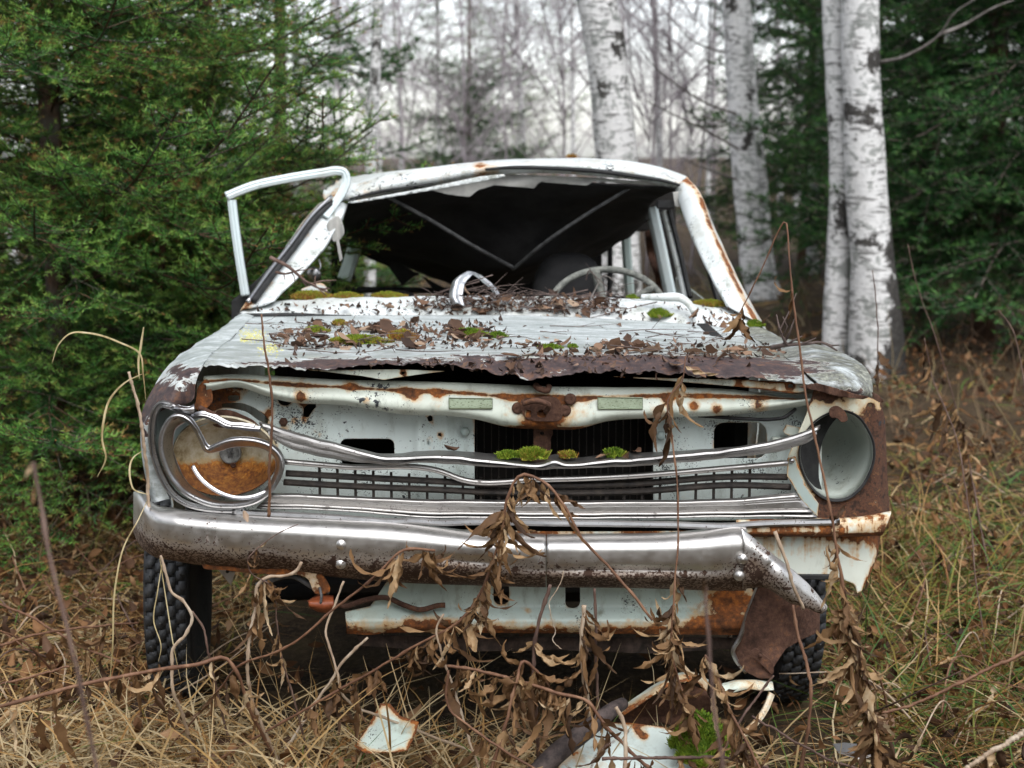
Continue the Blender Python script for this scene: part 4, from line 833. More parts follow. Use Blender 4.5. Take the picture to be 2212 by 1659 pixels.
for r_, y_ in ((1.0, -.004), (1.03, .0), (1.0, .006), (.92, .012), (.8, .035), (.62, .06), (.4, .078), (.22, .085), (.12, .086), (.0, .086)):
    Gb.append(np.stack([cc[0] + r_ * sx_ * np.cos(ang), np.full(64, cc[1] + y_), cc[2] + r_ * sz_ * np.sin(ang) * (1 - .06 * np.cos(ang))], 1))
Gb = np.stack(Gb); at = np.clip((cc[2] - .006 - Gb[..., 2]) / .04, -.3, .95) + .45 * (np.arange(10)[:, None] < 3) + .25 * (np.arange(10)[:, None] == 3)
bowl = sheet('headlamp_bowl', Gb, BOWL, hlp, thick=.0015, cu=True, attrs={'rust': at}, label='headlamp bowl, cream above and orange rust below')
lathe('bulb_socket', [(.024, 0), (.024, -.006), (.020, -.008), (.019, -.003), (.006, -.002), (0, -.002)], m_plain('dirty_metal', (.10, .10, .09), (.26, .26, .25), 60, .6, .4, .3), P(I(885, 852), 3.172), (0, 1, 0), hlp, k=24)
lathe('bowl_hole', [(.0062, 0), (.006, -.003), (.004, -.0035), (.004, .002), (0, .002)], RUST, P(I(912, 975), 3.165), (0, 1, 0), hlp, k=14)
for st in [[I(840, 800), I(870, 860), I(905, 900)], [I(905, 800), I(880, 850), I(860, 905)], [I(848, 842), I(920, 862)]]:
    V, fs = tube_geo(hermite([P(q, 3.166) for q in st], 5), .0012, 4); obj('bulb_contact', new_mesh('bulb_contact', V, fs, GREYROD), hlp)
# crumpled trims between headlamp and moulding, bucket behind
for pts, r_ in (([I(485, 490), I(560, 472), I(640, 480), I(740, 522), I(850, 578), I(960, 590), I(1100, 605), I(1190, 612)], .0045), ([I(520, 470), I(600, 455), I(700, 478), I(780, 520), I(870, 562), I(1000, 572), I(1130, 590)], .004)):
    sweep('crumpled_trim', hermite([P(q, 3.055) for q in pts], 60), [(r_, .006), (r_, 0), (0, -.003), (-r_, 0), (-r_, .006)], CHROME2, hlp)
Gd = loft([[P(I(270, 368), 3.05), P(I(400, 385), 3.045), P(I(512, 345), 3.05)], [P(I(290, 395), 3.03), P(I(410, 420), 3.025), P(I(515, 395), 3.03)], [P(I(330, 410), 3.04), P(I(430, 455), 3.035), P(I(505, 468), 3.05)]], 30, 14)
sheet('crumpled_foil', dents(Gd, .006, 130, 33), CHROME2, hlp, thick=.001, attrs={'rust': np.zeros(Gd.shape[:2])}, flip=True)
plate('headlamp_bucket', sd_poly([I(150, 400), I(330, 400), I(560, 500), I(700, 540), I(500, 620), I(350, 700), I(300, 900), I(420, 1150), I(640, 1330), I(900, 1390), I(500, 1400), I(250, 1180), I(120, 900), I(110, 600)]), (330, 878, 512, 1098), 4, lambda u, v: 3.125 + 0 * u, PAINT_IN, hlp)
plate('rust_gusset', sd_poly([I(700, 560), I(740, 430), I(860, 420), I(1000, 470), I(1130, 540), I(1180, 600), I(950, 600)], 40), (455, 882, 566, 928), 4, lambda u, v: 3.135 + .01 * np.sin(u / 9), RUST, hlp)
tube('shell_edge', [P(I(575, 395), 3.07), P(I(640, 430), 3.06), P(I(720, 470), 3.06), P(I(780, 520), 3.07)], .006, RUST, hlp, 7, 20)
plate('corner_gusset', sd_poly([I(530, 330), I(560, 180), I(640, 110), I(690, 220), I(700, 330), I(640, 400), I(560, 420), I(515, 400)], 30), (415, 815, 462, 888), 3, lambda u, v: 3.10 + 0 * u, PAINT_RAIL, hlp, attr=lambda u, v, d: .45 + 0 * u)

# ---- right headlamp opening: rusted panel, dark seal, empty white bowl
rp = sd_poly([(1760, 838), (1830, 853), (1884, 860), (1903, 868), (1912, 905), (1914, 948), (1917, 1032), (1922, 1105), (1918, 1116), (1768, 1121), (1700, 1010), (1703, 985), (1740, 900)])
hr = sd_poly([C(1105, 800), C(1150, 660), C(1230, 560), C(1330, 500), C(1450, 478), C(1560, 520), C(1640, 620), C(1688, 740), C(1690, 850), C(1650, 980), C(1580, 1090), C(1480, 1165), C(1380, 1180), C(1280, 1150), C(1190, 1060), C(1130, 940)], 60)
seal = empty('headlamp_opening', W(1805, 984, 3.1)); seal.parent = car; seal.matrix_parent_inverse = WM[car.name].inverted()
plate('lamp_panel', rp, (1698, 835, 1924, 1122), 3.5, lambda u, v: 3.085 + .035 * np.clip((u - 1885) / 35, 0, 1) ** 2, m_paint('rusty_lamp_panel', (.72, .72, .58), (.62, .62, .5), speck=.5, grime=.7, rust0=.10, dark=True), seal, holes=[hr, sd_ell(*C(1657, 442), 5, 5)],
      attr=lambda u, v, d: .65 * np.clip((u - 1845) / 40, 0, 1) * np.clip((v - 850) / 60, 0, 1) + .6 * np.clip((v - 1050) / 40, 0, 1) + .25 * np.exp(d / 3) + .45 * bump2(u, v, 1790, 860, 60, 20), label='rusted panel round the empty headlamp opening')
ho = hermite([W(q[0], q[1], 3.08) for q in [C(1105, 800), C(1150, 660), C(1230, 560), C(1330, 500), C(1450, 478), C(1560, 520), C(1640, 620), C(1688, 740), C(1690, 850), C(1650, 980), C(1580, 1090), C(1480, 1165), C(1380, 1180), C(1280, 1150), C(1190, 1060), C(1130, 940)]], 81, True)[:-1]
hc = ho.mean(0); rowsO = [ho + np.array([0, .0, 0])]
for t, y in ((1.015, -.003), (1.0, -.004), (.975, -.002), (.95, .005)): rowsO.append(hc + (ho - hc) * t + np.array([0, y, 0]))
sheet('rubber_seal', np.stack(rowsO), BLACK, seal, thick=.002, cu=True, flip=True)
rowsW = []
for t, y in ((.95, .003), (.93, .03), (.89, .09), (.76, .16), (.5, .20), (.2, .212), (0, .214)): rowsW.append(hc + (ho - hc) * t + np.array([-.0, y, 0]))
wb = sheet('lamp_bucket', np.stack(rowsW), m_paint('bucket_paint', (.56, .61, .56), (.46, .51, .46), grime=.9, rust0=-.02, speck=.5), seal, thick=.002, cu=True, attrs={'rust': np.zeros((7, 80))}, flip=True)  # grimy paint, also darkened to add shading inside the bowl
bbox('bulb_clip', P(C(1425, 925), 3.25), .012, .03, .020, RUST, seal); lathe('clip_cup', [(.012, 0), (.012, -.012), (.009, -.012), (.009, 0)], RUST, P(C(1420, 900), 3.27), (0, 1, 0), seal, k=14)
plate('seal_tab', sd_poly([C(1345, 470), C(1400, 445), C(1455, 480), C(1480, 560), C(1440, 575), C(1400, 540), C(1360, 540)], 24), (1790, 874, 1832, 914), 3, lambda u, v: 3.068 + 0 * u, RUST, seal)
plate('black_crescent', sd_poly([C(1108, 800), C(1150, 662), C(1230, 565), C(1330, 505), C(1420, 500), C(1350, 600), C(1290, 720), C(1265, 860), C(1262, 1000), C(1290, 1140), C(1200, 1060), C(1135, 940)], 50), (1722, 888, 1818, 1078), 4, lambda u, v: 3.095 + .05 * np.clip((u - 1726) / 60, 0, 1), BLACK, seal)  # black crescent plate over the bowl's left inner side
# torn lip pieces under the corner
for i, pts in enumerate(([C(1100, 300), C(1250, 270), C(1400, 310), C(1560, 360), C(1660, 375), C(1600, 395), C(1400, 370), C(1250, 330)], [C(1670, 340), C(1720, 360), C(1765, 410), C(1750, 422), C(1690, 395)])):
    plate('torn_lip', sd_poly(pts), (1715, 820, 1915, 875), 3, lambda u, v: 3.05 + .01 * np.sin(u / 7), RUST, seal)
tube('black_cable', [P(C(330, 520), 3.13), P(C(700, 545), 3.12), P(C(900, 548), 3.12), P(C(990, 535), 3.11), P(C(1050, 495), 3.12), P(C(1080, 470), 3.13)], .004, BLACK, car, 7, 40)

# ---- ledge and apron below the right headlamp
Gd = loft([Lp([(1590, 1126), (1760, 1122), (1850, 1118), (1922, 1106)], 3.10), Lp([(1590, 1130), (1760, 1128), (1850, 1125), (1924, 1112)], 3.05), Lp([(1590, 1150), (1760, 1150), (1850, 1150), (1908, 1150)], 3.045), Lp([(1590, 1158), (1760, 1157), (1850, 1157), (1902, 1156)], 3.075)], 70, 24)
uu, vv = uv_of(Gd); sheet('front_ledge', Gd, PAINT_APRON, car, thick=.002, attrs={'rust': .34 + 0 * uu + .2 * (vv > 1150)}, label='rust-streaked ledge below the lamp opening')
plate('front_apron', sd_poly([(1150, 1150), (1635, 1156), (1902, 1156), (1896, 1200), (1880, 1240), (1862, 1276), (1852, 1282), (1846, 1262), (1800, 1243), (1700, 1240), (1500, 1240), (1150, 1240)]), (1150, 1150, 1905, 1285), 4.5, lambda u, v: 3.09 + .05 * np.clip((u - 1840) / 60, 0, 1) ** 2, PAINT_APRON, car,
      attr=lambda u, v, d: .34 * np.clip(1 - (v - 1156) / 60, 0, 1) + .45 * np.clip((u - 1835) / 45, 0, 1) * np.exp(d / 14) + .2 * np.exp(d / 3), label='white front apron with rust streaks')
bbox('apron_gap_shade', W(1752, 1246, 3.085), .09, .012, .010, BLACK, car)  # black strip standing in for the dark gap below the apron
Gd = loft([Lp([(600, 1135), (900, 1142), (1200, 1148), (1600, 1146)], 3.06), Lp([(600, 1160), (900, 1165), (1200, 1170), (1600, 1168)], 3.05)], 60, 8)
sheet('bumper_ledge', Gd, PAINT_APRON, car, thick=.002, attrs={'rust': .36 + np.zeros(Gd.shape[:2])})

# ---- bumper
bt = [(290, 1066), (300, 1064), (330, 1092), (380, 1103), (440, 1109), (600, 1120), (735, 1126), (880, 1135), (1020, 1151), (1180, 1158), (1300, 1157), (1430, 1155), (1520, 1149), (1589, 1141), (1612, 1141)]
bb = [(290, 1150), (300, 1172), (330, 1199), (380, 1210), (440, 1220), (600, 1229), (735, 1246), (880, 1257), (1020, 1262), (1180, 1267), (1300, 1268), (1430, 1270), (1520, 1273), (1589, 1274), (1612, 1274)]
def bumper_part(name, u0, u1, n, lab, extra=None):
    us = np.linspace(u0, u1, n); us = np.sort(np.concatenate([us, np.linspace(290, 330, 16)])) if u0 < 300 else us
    bu = np.array([q[0] for q in bt]); tv = hermite(np.c_[bt, np.zeros(len(bt))], 400); bv = hermite(np.c_[bb, np.zeros(len(bb))], 400)
    tvi = np.interp(us, tv[:, 0], tv[:, 1]); bvi = np.interp(us, bv[:, 0], bv[:, 1])
    Y0 = 2.955 + np.interp(us, [290, 294, 300, 312, 335, 380, 460, 1106, 1500, 1612], [.20, .14, .10, .06, .032, .014, .006, 0, .006, .012])
    rowsP = []; pr = [(-.03, .10), (0.0, .072), (.03, .042), (.09, .020), (.17, .007), (.26, .001), (.36, .0), (.5, .001), (.62, .004), (.72, .010), (.82, .022), (.91, .040), (.97, .058), (1., .08), (.98, .10)]
    pr = hermite(np.c_[pr, np.zeros(len(pr))], 40)[:, :2]
    for t, y in pr:
        yy = Y0 + y
        dent = .012 * np.exp(-((t - .66) / .07) ** 2) * np.exp(-((us - 1340) / 190) ** 2) - .008 * np.exp(-((t - .80) / .08) ** 2) * np.exp(-((us - 1360) / 200) ** 2) + .010 * np.exp(-((t - .55) / .09) ** 2) * np.exp(-((us - 1010) / 90) ** 2) + .006 * np.exp(-((us - 1180) / 40) ** 2)
        rowsP.append(W(us, tvi + (bvi - tvi) * t, yy + dent))
    Gd = np.stack(rowsP); Gd = dents(Gd, .0008, 14, 17); tt = pr[:, 0][:, None]; uu = us[None] + 0 * tt
    ru = -.02 + .85 * np.clip((tt - .36) / .5, 0, 1) + .12 * np.exp(-((uu - 1180) / 14) ** 2) * (tt > .1) + sum(.42 * np.exp(-((uu - q_) / 5) ** 2) * np.clip((tt - .04) / .05, 0, 1) * np.clip((l_ - tt) / .1, 0, 1) for q_, l_ in ((412, .45), (449, .6), (466, .62), (520, .4), (548, .35), (700, .3), (1420, .3), (1520, .25))) + .22 * np.clip((tt - .3) * 3, 0, 1) * np.exp(-((uu - 950) / 200) ** 2) - .12 * np.exp(-((uu - 1450) / 160) ** 2) * (tt < .7)
    return sheet(name, Gd, CHROME, car, thick=.002, attrs={'rust': ru}, flip=False, label=lab)
bump_l = bumper_part('bumper', 290, 1179, 130, 'chrome bumper blade, pitted brown along its lower half')
bump_r = bumper_part('bumper', 1181, 1612, 80, 'dented chrome bumper half ending in a torn fold')
for q, par in ((A(1475, 1322), bump_l), (A(1470, 1452), bump_l), (Hc(312, 245), bump_r), (Hc(290, 357), bump_r)):
    lathe('dome_bolt', [(.0125, 0), (.0115, -.005), (.0075, -.009), (0, -.0105)], CHROME, P(q, 2.962 + (.01 if q[1] > 1210 else 0)), (0, 1, 0), par, k=18, attr=lambda v: np.full(len(v), .28))
for q, par in ((B(507, 1377), bump_l), (B(565, 1377), bump_l), (B(1258, 1408), bump_r), (B(1325, 1405), bump_r)):
    lathe('hole_rivet', [(.0065, 0), (.006, -.003), (.0045, -.003), (.004, .001), (0, .001)], m_plain('rivet', (.05, .05, .05), (.45, .46, .46), 150, .5, .2), P(q, 2.961), (0, 1, 0), par, k=14)
# folded end of the bumper: two faces with a crease and an edge that curls under
ec = [[(1600, 1141, 2.975), (1630, 1165, 2.975), (1691, 1216, 2.97), (1745, 1262, 2.985), (1786, 1310, 3.01)], [(1606, 1175, 2.96), (1640, 1195, 2.955), (1680, 1226, 2.948), (1735, 1280, 2.965), (1783, 1318, 2.99)],
      [(1606, 1215, 2.962), (1640, 1225, 2.958), (1668, 1240, 2.945), (1725, 1298, 2.965), (1776, 1323, 2.995)], [(1604, 1255, 2.98), (1630, 1258, 2.975), (1650, 1260, 2.965), (1712, 1300, 2.985), (1768, 1322, 3.01)], [(1604, 1272, 3.02), (1630, 1268, 3.01), (1650, 1268, 3.0), (1712, 1302, 3.02), (1764, 1318, 3.03)]]
Gd = loft([Lp(r, 3) for r in ec], 60, 40); uu, vv = uv_of(Gd); dlt = np.abs((uu - 1680) * .74 - (vv - 1230) * .67)
Gd = Gd + (.007 * np.exp(-((uu - 1655 - (vv - 1240) * -.6) / 9) ** 2))[..., None] * np.array([0, 1., 0])
sheet('bumper_end', dents(Gd, .003, 60, 41), CHROME, bump_r, thick=.002, attrs={'rust': .15 + .45 * np.clip((vv - np.interp(uu, [1600, 1790], [1175, 1300])) / 25, 0, 1) + .25 * np.exp(-((uu - 1640) / 25) ** 2)}, label='folded bumper end pointing down')
flap = plate('bumper_bracket', sd_poly([(1640, 1262), (1668, 1258), (1720, 1290), (1771, 1318), (1771, 1366), (1735, 1380), (1697, 1402), (1672, 1440), (1665, 1466), (1640, 1466), (1612, 1452), (1590, 1425), (1583, 1408), (1597, 1380), (1615, 1325)]), (1580, 1255, 1775, 1470), 4, lambda u, v: 3.02 + .05 * ((u - 1660) / 90) ** 2 - .02 * np.clip((v - 1400) / 60, 0, 1), RUST, car, label='brown rusted bracket hanging below the folded bumper end')
sweep('bracket_edge', hermite(Lp([(1640, 1262), (1615, 1325), (1597, 1380), (1583, 1408), (1590, 1426), (1612, 1453)], 3.04), 40), [(.004, .004), (.003, -.002), (0, -.003), (-.003, -.002), (-.003, .004)], CHROME2, flap)
plate('bracket_lug', sd_poly([Hc(360, 890), Hc(400, 850), Hc(450, 890), Hc(520, 960), Hc(515, 1030), Hc(480, 1000), Hc(420, 940)], 20), (1615, 1398, 1675, 1462), 3, lambda u, v: 2.995 + 0 * u, RUST, flap); lathe('lug_bolt', [(.005, 0), (.004, -.004), (0, -.005)], RUST, P(Hc(430, 900), 2.993), (0, 1, 0), flap, k=10)
# bracket and bits under the left half of the bumper
plate('bumper_stay', sd_poly([A(535, 1470), A(560, 1410), A(650, 1400), A(700, 1450), A(1000, 1490), A(1280, 1478), A(1370, 1560), A(1400, 1640), A(1300, 1660), A(1250, 1560), A(1000, 1530), A(700, 1500)], 60), (435, 1195, 720, 1285), 4, lambda u, v: 3.02 + 0 * u, RUSTY, car, attr=lambda u, v, d: 0 * u - .2)
plate('tin_tag', sd_poly([A(645, 1500), A(690, 1465), A(760, 1505), A(730, 1605), A(700, 1565)]), (470, 1218, 512, 1268), 3, lambda u, v: 3.06 + 0 * u, ALU, car); lathe('tag_rivet', [(.004, 0), (.003, -.003), (0, -.004)], BLACK, P(A(705, 1508), 3.058), (0, 1, 0), car, k=10)
tube('bent_rod', [P(A(900, 1600), 3.06), P(A(1150, 1540), 3.05), P(A(1300, 1620), 3.05), P(A(1390, 1650), 3.06)], .006, GREYROD, car, 8, 30)
IND = m_plain('amber_lens', (.16, .04, .016), (.30, .08, .03), 60, .45, .3)
Gd = loft([Lp([Fc(1250, 540), Fc(1320, 500), Fc(1420, 505)], 3.03), Lp([Fc(1255, 550), Fc(1330, 560), Fc(1425, 550)], 3.0), Lp([Fc(1270, 570), Fc(1350, 600), Fc(1415, 600)], 3.03)], 14, 8); sheet('indicator_lens', Gd, IND, car, thick=.004, attrs={'rust': np.zeros(Gd.shape[:2])}, label='broken amber indicator lens')
tube('lens_pin', [P(Fc(1328, 440), 3.01), P(Fc(1340, 500), 3.0), P(Fc(1335, 550), 3.0)], .003, GREYROD, car, 6, 8)

# ---- valance below the bumper
plate('lower_valance', sd_poly([(745, 1322), (800, 1310), (840, 1250), (900, 1240), (1600, 1245), (1640, 1290), (1640, 1350), (1610, 1372), (1300, 1369), (1000, 1367), (880, 1366), (826, 1368), (800, 1372), (750, 1369)]), (740, 1235, 1645, 1375), 5,
      lambda u, v: 3.10 - .03 * np.clip((v - 1310) / 30, 0, 1) + .02 * np.clip((v - 1355) / 15, 0, 1) + .006 * np.sin(u / 45), PAINT_VAL, car, holes=[sd_rect(1066, 1258, 1100, 1306, 14), sd_rect(1221, 1258, 1253, 1314, 13)],
      attr=lambda u, v, d: .36 * np.clip((v - 1328) / 30, 0, 1) + .22 * np.exp(d / 4) + spots([(900, 1350, 40, .3), (960, 1360, 30, .3), (1140, 1320, 10, .3), (1580, 1300, 50, .35), (1550, 1355, 60, .3), (1120, 1290, 8, .25)])(u, v) - .08 * (u < 830), label='rusty mint valance under the bumper')
tube('valance_lip', Lp([Fc(1390, 540), Fc(1500, 565), Fc(1620, 530), Fc(1780, 510), Fc(1900, 560), Fc(2000, 590), Fc(2150, 560), G(240, 560)], 3.075), .006, RUST, car, 8, 60)
plate('lower_crossmember', sd_poly([(770, 1372), (1000, 1376), (1620, 1378), (1600, 1400), (1400, 1412), (1200, 1404), (1000, 1408), (850, 1400), (780, 1395)]), (765, 1370, 1625, 1415), 5, lambda u, v: 3.14 + .008 * np.sin(u / 17), m_plain('rusted_underside', (.02, .015, .012), (.075, .05, .04), 40, .9, .6), car)
for sx in (-1, 1):
    tube('suspension_arm', [(sx * .62, 3.6, .26), (sx * .35, 3.55, .30), (sx * .12, 3.5, .34)], .022, DARK, car, 8, 14)
tube('axle_beam', [(-.6, 3.62, .27), (0, 3.6, .27), (.6, 3.62, .27)], .028, DARK, car, 10, 12)

# ---- wheels: tyre carcass, winter tread blocks, studs, rim
TYRE = m_plain('tyre_rubber', (.022, .023, .025), (.042, .044, .047), 160, .55, .06)
RIM = m_plain('rusty_rim', (.05, .035, .03), (.16, .09, .06), 30, .8, .4)
def block_mesh():
    # L-shaped tread block, X across, Y along tread, Z outwards
    o = np.array([(-.48, -.48), (.2, -.48), (.2, -.2), (.48, -.2), (.48, .48), (-.25, .48), (-.25, .2), (-.48, .2)]) * (.0236, .0335)
    n = len(o); V = np.vstack([np.c_[o, np.zeros(n)], np.c_[o * .97, np.full(n, .0065)]])
    side = np.stack([np.arange(n), (np.arange(n) + 1) % n, (np.arange(n) + 1) % n + n, np.arange(n) + n], 1)
    return new_mesh('tread_block', V, [side, np.array([[8, 9, 10, 15]]), np.array([[10, 11, 12, 13, 14, 15]])], TYRE, False)
BLK = block_mesh(); STUD = new_mesh('stud', *tube_geo(np.array([(0, 0, .009), (0, 0, .0122)]), .0018, 6), GREYROD)
def wheel(x, y, turn, tread, lab):
    w_ = empty('wheel', (x, y, .28)); w_.parent = car; w_.matrix_parent_inverse = WM[car.name].inverted(); w_['label'] = lab
    R0 = .285; pr = [(.16, -.034), (.19, -.048), (.235, -.054), (.268, -.052), (R0 - .009, -.046), (R0 - .009, .046), (.268, .052), (.235, .054), (.19, .048), (.16, .034)]
    rz = Matrix.Rotation(turn, 3, 'Z'); ax = np.array(rz @ Vector((1, 0, 0)))
    ty = lathe('tyre', pr, BLACK, (x, y, .28), ax, w_, k=56)  # carcass coloured blacker than its blocks, putting shade into the tread grooves
    lathe('rim', [(.165, -.04), (.15, -.03), (.14, 0), (.06, .01), (.03, .02), (0, .02)], RIM, (x, y, .28), ax, w_, k=32)
    if tread:
        base = Matrix.Translation((x, y, .28)) @ rz.to_4x4()
        for i in range(53):
            th = i * 2 * math.pi / 53
            d = math.degrees(th) % 360
            if not (25 < d < 150): continue          # the part of the tread in the open; the rest sits in the arch or the grass
            for j, xo in enumerate((-.0355, -.0118, .0118, .0355)):
                mw = base @ Matrix.Rotation(th + j * .035, 4, 'X') @ Matrix.Translation((xo, 0, R0 - .0082)) @ Matrix.Rotation(math.pi if j % 2 else 0, 4, 'Z')
                b_o = obj('tread_block', BLK, w_, mw)
                if (i * 3 + j) % 5 == 0: obj('stud', STUD, w_, mw)
    return w_
wheel(float(W(382, 1350, 3.55)[0]), 3.60, .10, True, 'studded winter tyre under the chrome bumper end')
wheel(float(W(1676, 1350, 3.55)[0]), 3.60, .10, True, 'studded tyre behind the hanging rusty bracket')
for sx in (-1, 1): wheel(sx * .62, 5.95, 0, False, 'rear wheel in the grass')
# ------------------------------------------------------------------ the cabin
def LpY(pts): return [W(*q) for q in pts]
Gd = loft([LpY([(511, 691, 4.065), (700, 690, 4.065), (973, 687, 4.065), (1293, 695, 4.065), (1500, 703, 4.065), (1645, 714, 4.065)]), LpY([(520, 676, 4.085), (700, 675, 4.085), (1000, 671, 4.085), (1300, 678, 4.085), (1500, 686, 4.085), (1636, 700, 4.085)]),
           LpY([(532, 662, 4.14), (730, 655, 4.14), (1000, 652, 4.14), (1300, 656, 4.14), (1500, 667, 4.14), (1622, 684, 4.14)]), LpY([(548, 652, 4.22), (730, 643, 4.22), (1000, 640, 4.22), (1300, 643, 4.22), (1500, 655, 4.22), (1596, 668, 4.22)]),
           LpY([(560, 654, 4.27), (730, 647, 4.27), (1000, 644, 4.27), (1300, 647, 4.27), (1500, 659, 4.27), (1590, 670, 4.27)])], 110, 34)
uu, vv = uv_of(Gd)
COWLG = dents(Gd, .003, 25, 51)
cowl = sheet('cowl', COWLG, PAINT_ROOF, car, thick=.002, attrs={'rust': np.zeros(uu.shape)}, label='white cowl panel under the missing windscreen')
tube('hood_seal', Lp([(512, 682), (560, 682), (640, 681), (700, 684), (760, 686)], 4.058), .007, BLACK, car, 7, 40)
tube('scuttle_bar', LpY([(E(1290, 1038)) + (4.12,), (E(1420, 1038)) + (4.10,), (E(1570, 1052)) + (4.08,), (E(1610, 1085)) + (4.07,), (E(1645, 1140)) + (4.06,)]), [.008, .010, .013, .011, .010], PAINT_ROOF, cowl, 8, 40)
# roof
ra = [LpY([(745, 440, 4.60), (850, 417, 4.60), (960, 393, 4.60), (1050, 377, 4.60), (1100, 374, 4.60), (1290, 382, 4.60), (1400, 394, 4.60), (1473, 408, 4.60)]),
      LpY([(712, 440, 4.58), (840, 400, 4.58), (960, 377, 4.58), (1040, 363, 4.58), (1100, 358, 4.58), (1290, 365, 4.58), (1400, 380, 4.58), (1480, 399, 4.58)]),
      LpY([(700, 428, 4.64), (835, 386, 4.63), (955, 366, 4.63), (1045, 355, 4.63), (1150, 350, 4.63), (1300, 353, 4.63), (1410, 368, 4.63), (1483, 388, 4.64)]),
      LpY([(715, 402, 4.85), (830, 374, 4.85), (935, 362, 4.85), (1050, 350, 4.85), (1190, 344, 4.85), (1325, 346, 4.85), (1418, 360, 4.85), (1480, 382, 4.85)]),
      LpY([(745, 385, 5.2), (840, 371, 5.2), (940, 362, 5.2), (1050, 349, 5.2), (1190, 343, 5.2), (1320, 346, 5.2), (1405, 359, 5.2), (1462, 380, 5.2)]),
      LpY([(770, 396, 5.75), (850, 378, 5.75), (950, 367, 5.75), (1050, 356, 5.75), (1190, 350, 5.75), (1310, 353, 5.75), (1385, 366, 5.75), (1435, 386, 5.75)])]
Gd = loft(ra, 110, 60); uu, vv = uv_of(Gd); t = np.linspace(0, 1, 60)[:, None]
Gd = dents(Gd, .004, 14, 55) + (np.clip((800 - uu) / 90, 0, 1) * wob(Gd.reshape(-1, 3), 60, 56).reshape(uu.shape) * .012)[..., None] * np.array([0, 0, 1.])
roof = sheet('roof', Gd, PAINT_ROOF, car, thick=.003, attrs={'rust': .16 * (t < .12) + .28 * np.exp(-((uu - 1035) / 14) ** 2) * (t < .3) + .2 * np.clip((780 - uu) / 60, 0, 1)}, label='caved white roof skin with lichen')
tube('windscreen_gasket', Lp([(1048, 366), (1100, 362), (1200, 364), (1290, 370), (1380, 382), (1440, 392), (1472, 401)], 4.574), [.004, .006, .006, .007, .007, .006, .004], BLACK, roof, 8, 60)
tube('gasket_scrap', Lp([(755, 430), (830, 412), (900, 402), (935, 396)], 4.574), [.003, .005, .004, .002], BLACK, roof, 7, 30)
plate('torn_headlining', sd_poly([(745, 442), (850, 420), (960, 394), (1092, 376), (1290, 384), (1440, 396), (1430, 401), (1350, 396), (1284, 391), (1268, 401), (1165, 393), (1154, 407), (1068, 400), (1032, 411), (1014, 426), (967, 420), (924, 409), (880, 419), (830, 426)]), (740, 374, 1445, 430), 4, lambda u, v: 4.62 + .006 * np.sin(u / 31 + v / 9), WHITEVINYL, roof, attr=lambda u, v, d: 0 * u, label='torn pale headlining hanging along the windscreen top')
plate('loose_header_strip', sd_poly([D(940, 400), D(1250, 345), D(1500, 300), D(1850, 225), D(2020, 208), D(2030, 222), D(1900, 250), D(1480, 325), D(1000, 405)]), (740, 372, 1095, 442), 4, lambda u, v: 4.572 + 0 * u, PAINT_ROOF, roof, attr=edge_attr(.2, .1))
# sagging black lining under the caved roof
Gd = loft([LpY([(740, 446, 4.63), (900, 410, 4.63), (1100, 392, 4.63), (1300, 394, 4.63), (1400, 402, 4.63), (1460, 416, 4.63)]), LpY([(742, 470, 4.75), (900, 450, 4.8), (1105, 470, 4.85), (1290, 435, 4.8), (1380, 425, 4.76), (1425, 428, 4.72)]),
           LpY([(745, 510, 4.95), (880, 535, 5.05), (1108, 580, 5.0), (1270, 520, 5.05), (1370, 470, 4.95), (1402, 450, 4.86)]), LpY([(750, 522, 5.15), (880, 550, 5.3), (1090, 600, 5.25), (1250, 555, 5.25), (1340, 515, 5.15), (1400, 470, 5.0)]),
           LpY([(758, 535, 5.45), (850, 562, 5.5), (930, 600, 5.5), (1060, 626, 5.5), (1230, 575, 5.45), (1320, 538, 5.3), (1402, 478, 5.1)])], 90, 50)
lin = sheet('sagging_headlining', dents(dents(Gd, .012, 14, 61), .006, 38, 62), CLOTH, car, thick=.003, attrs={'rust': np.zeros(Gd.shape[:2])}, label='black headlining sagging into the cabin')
plate('torn_lining_flap', sd_poly([(765, 540), (850, 560), (900, 590), (960, 622), (1040, 640), (960, 652), (905, 590), (868, 617), (838, 575), (800, 560)]), (760, 535, 1045, 655), 6, lambda u, v: 5.42 + 0 * u, CLOTH, lin)
for pts in ([(828, 420, 4.66), (920, 470, 4.70), (1020, 530, 4.78), (1108, 578, 4.9)], [(1108, 582, 4.9), (1180, 522, 4.78), (1280, 455, 4.70), (1367, 402, 4.66)]):
    tube('roof_bow', LpY(pts), .0065, GREYROD, lin, 8, 30)
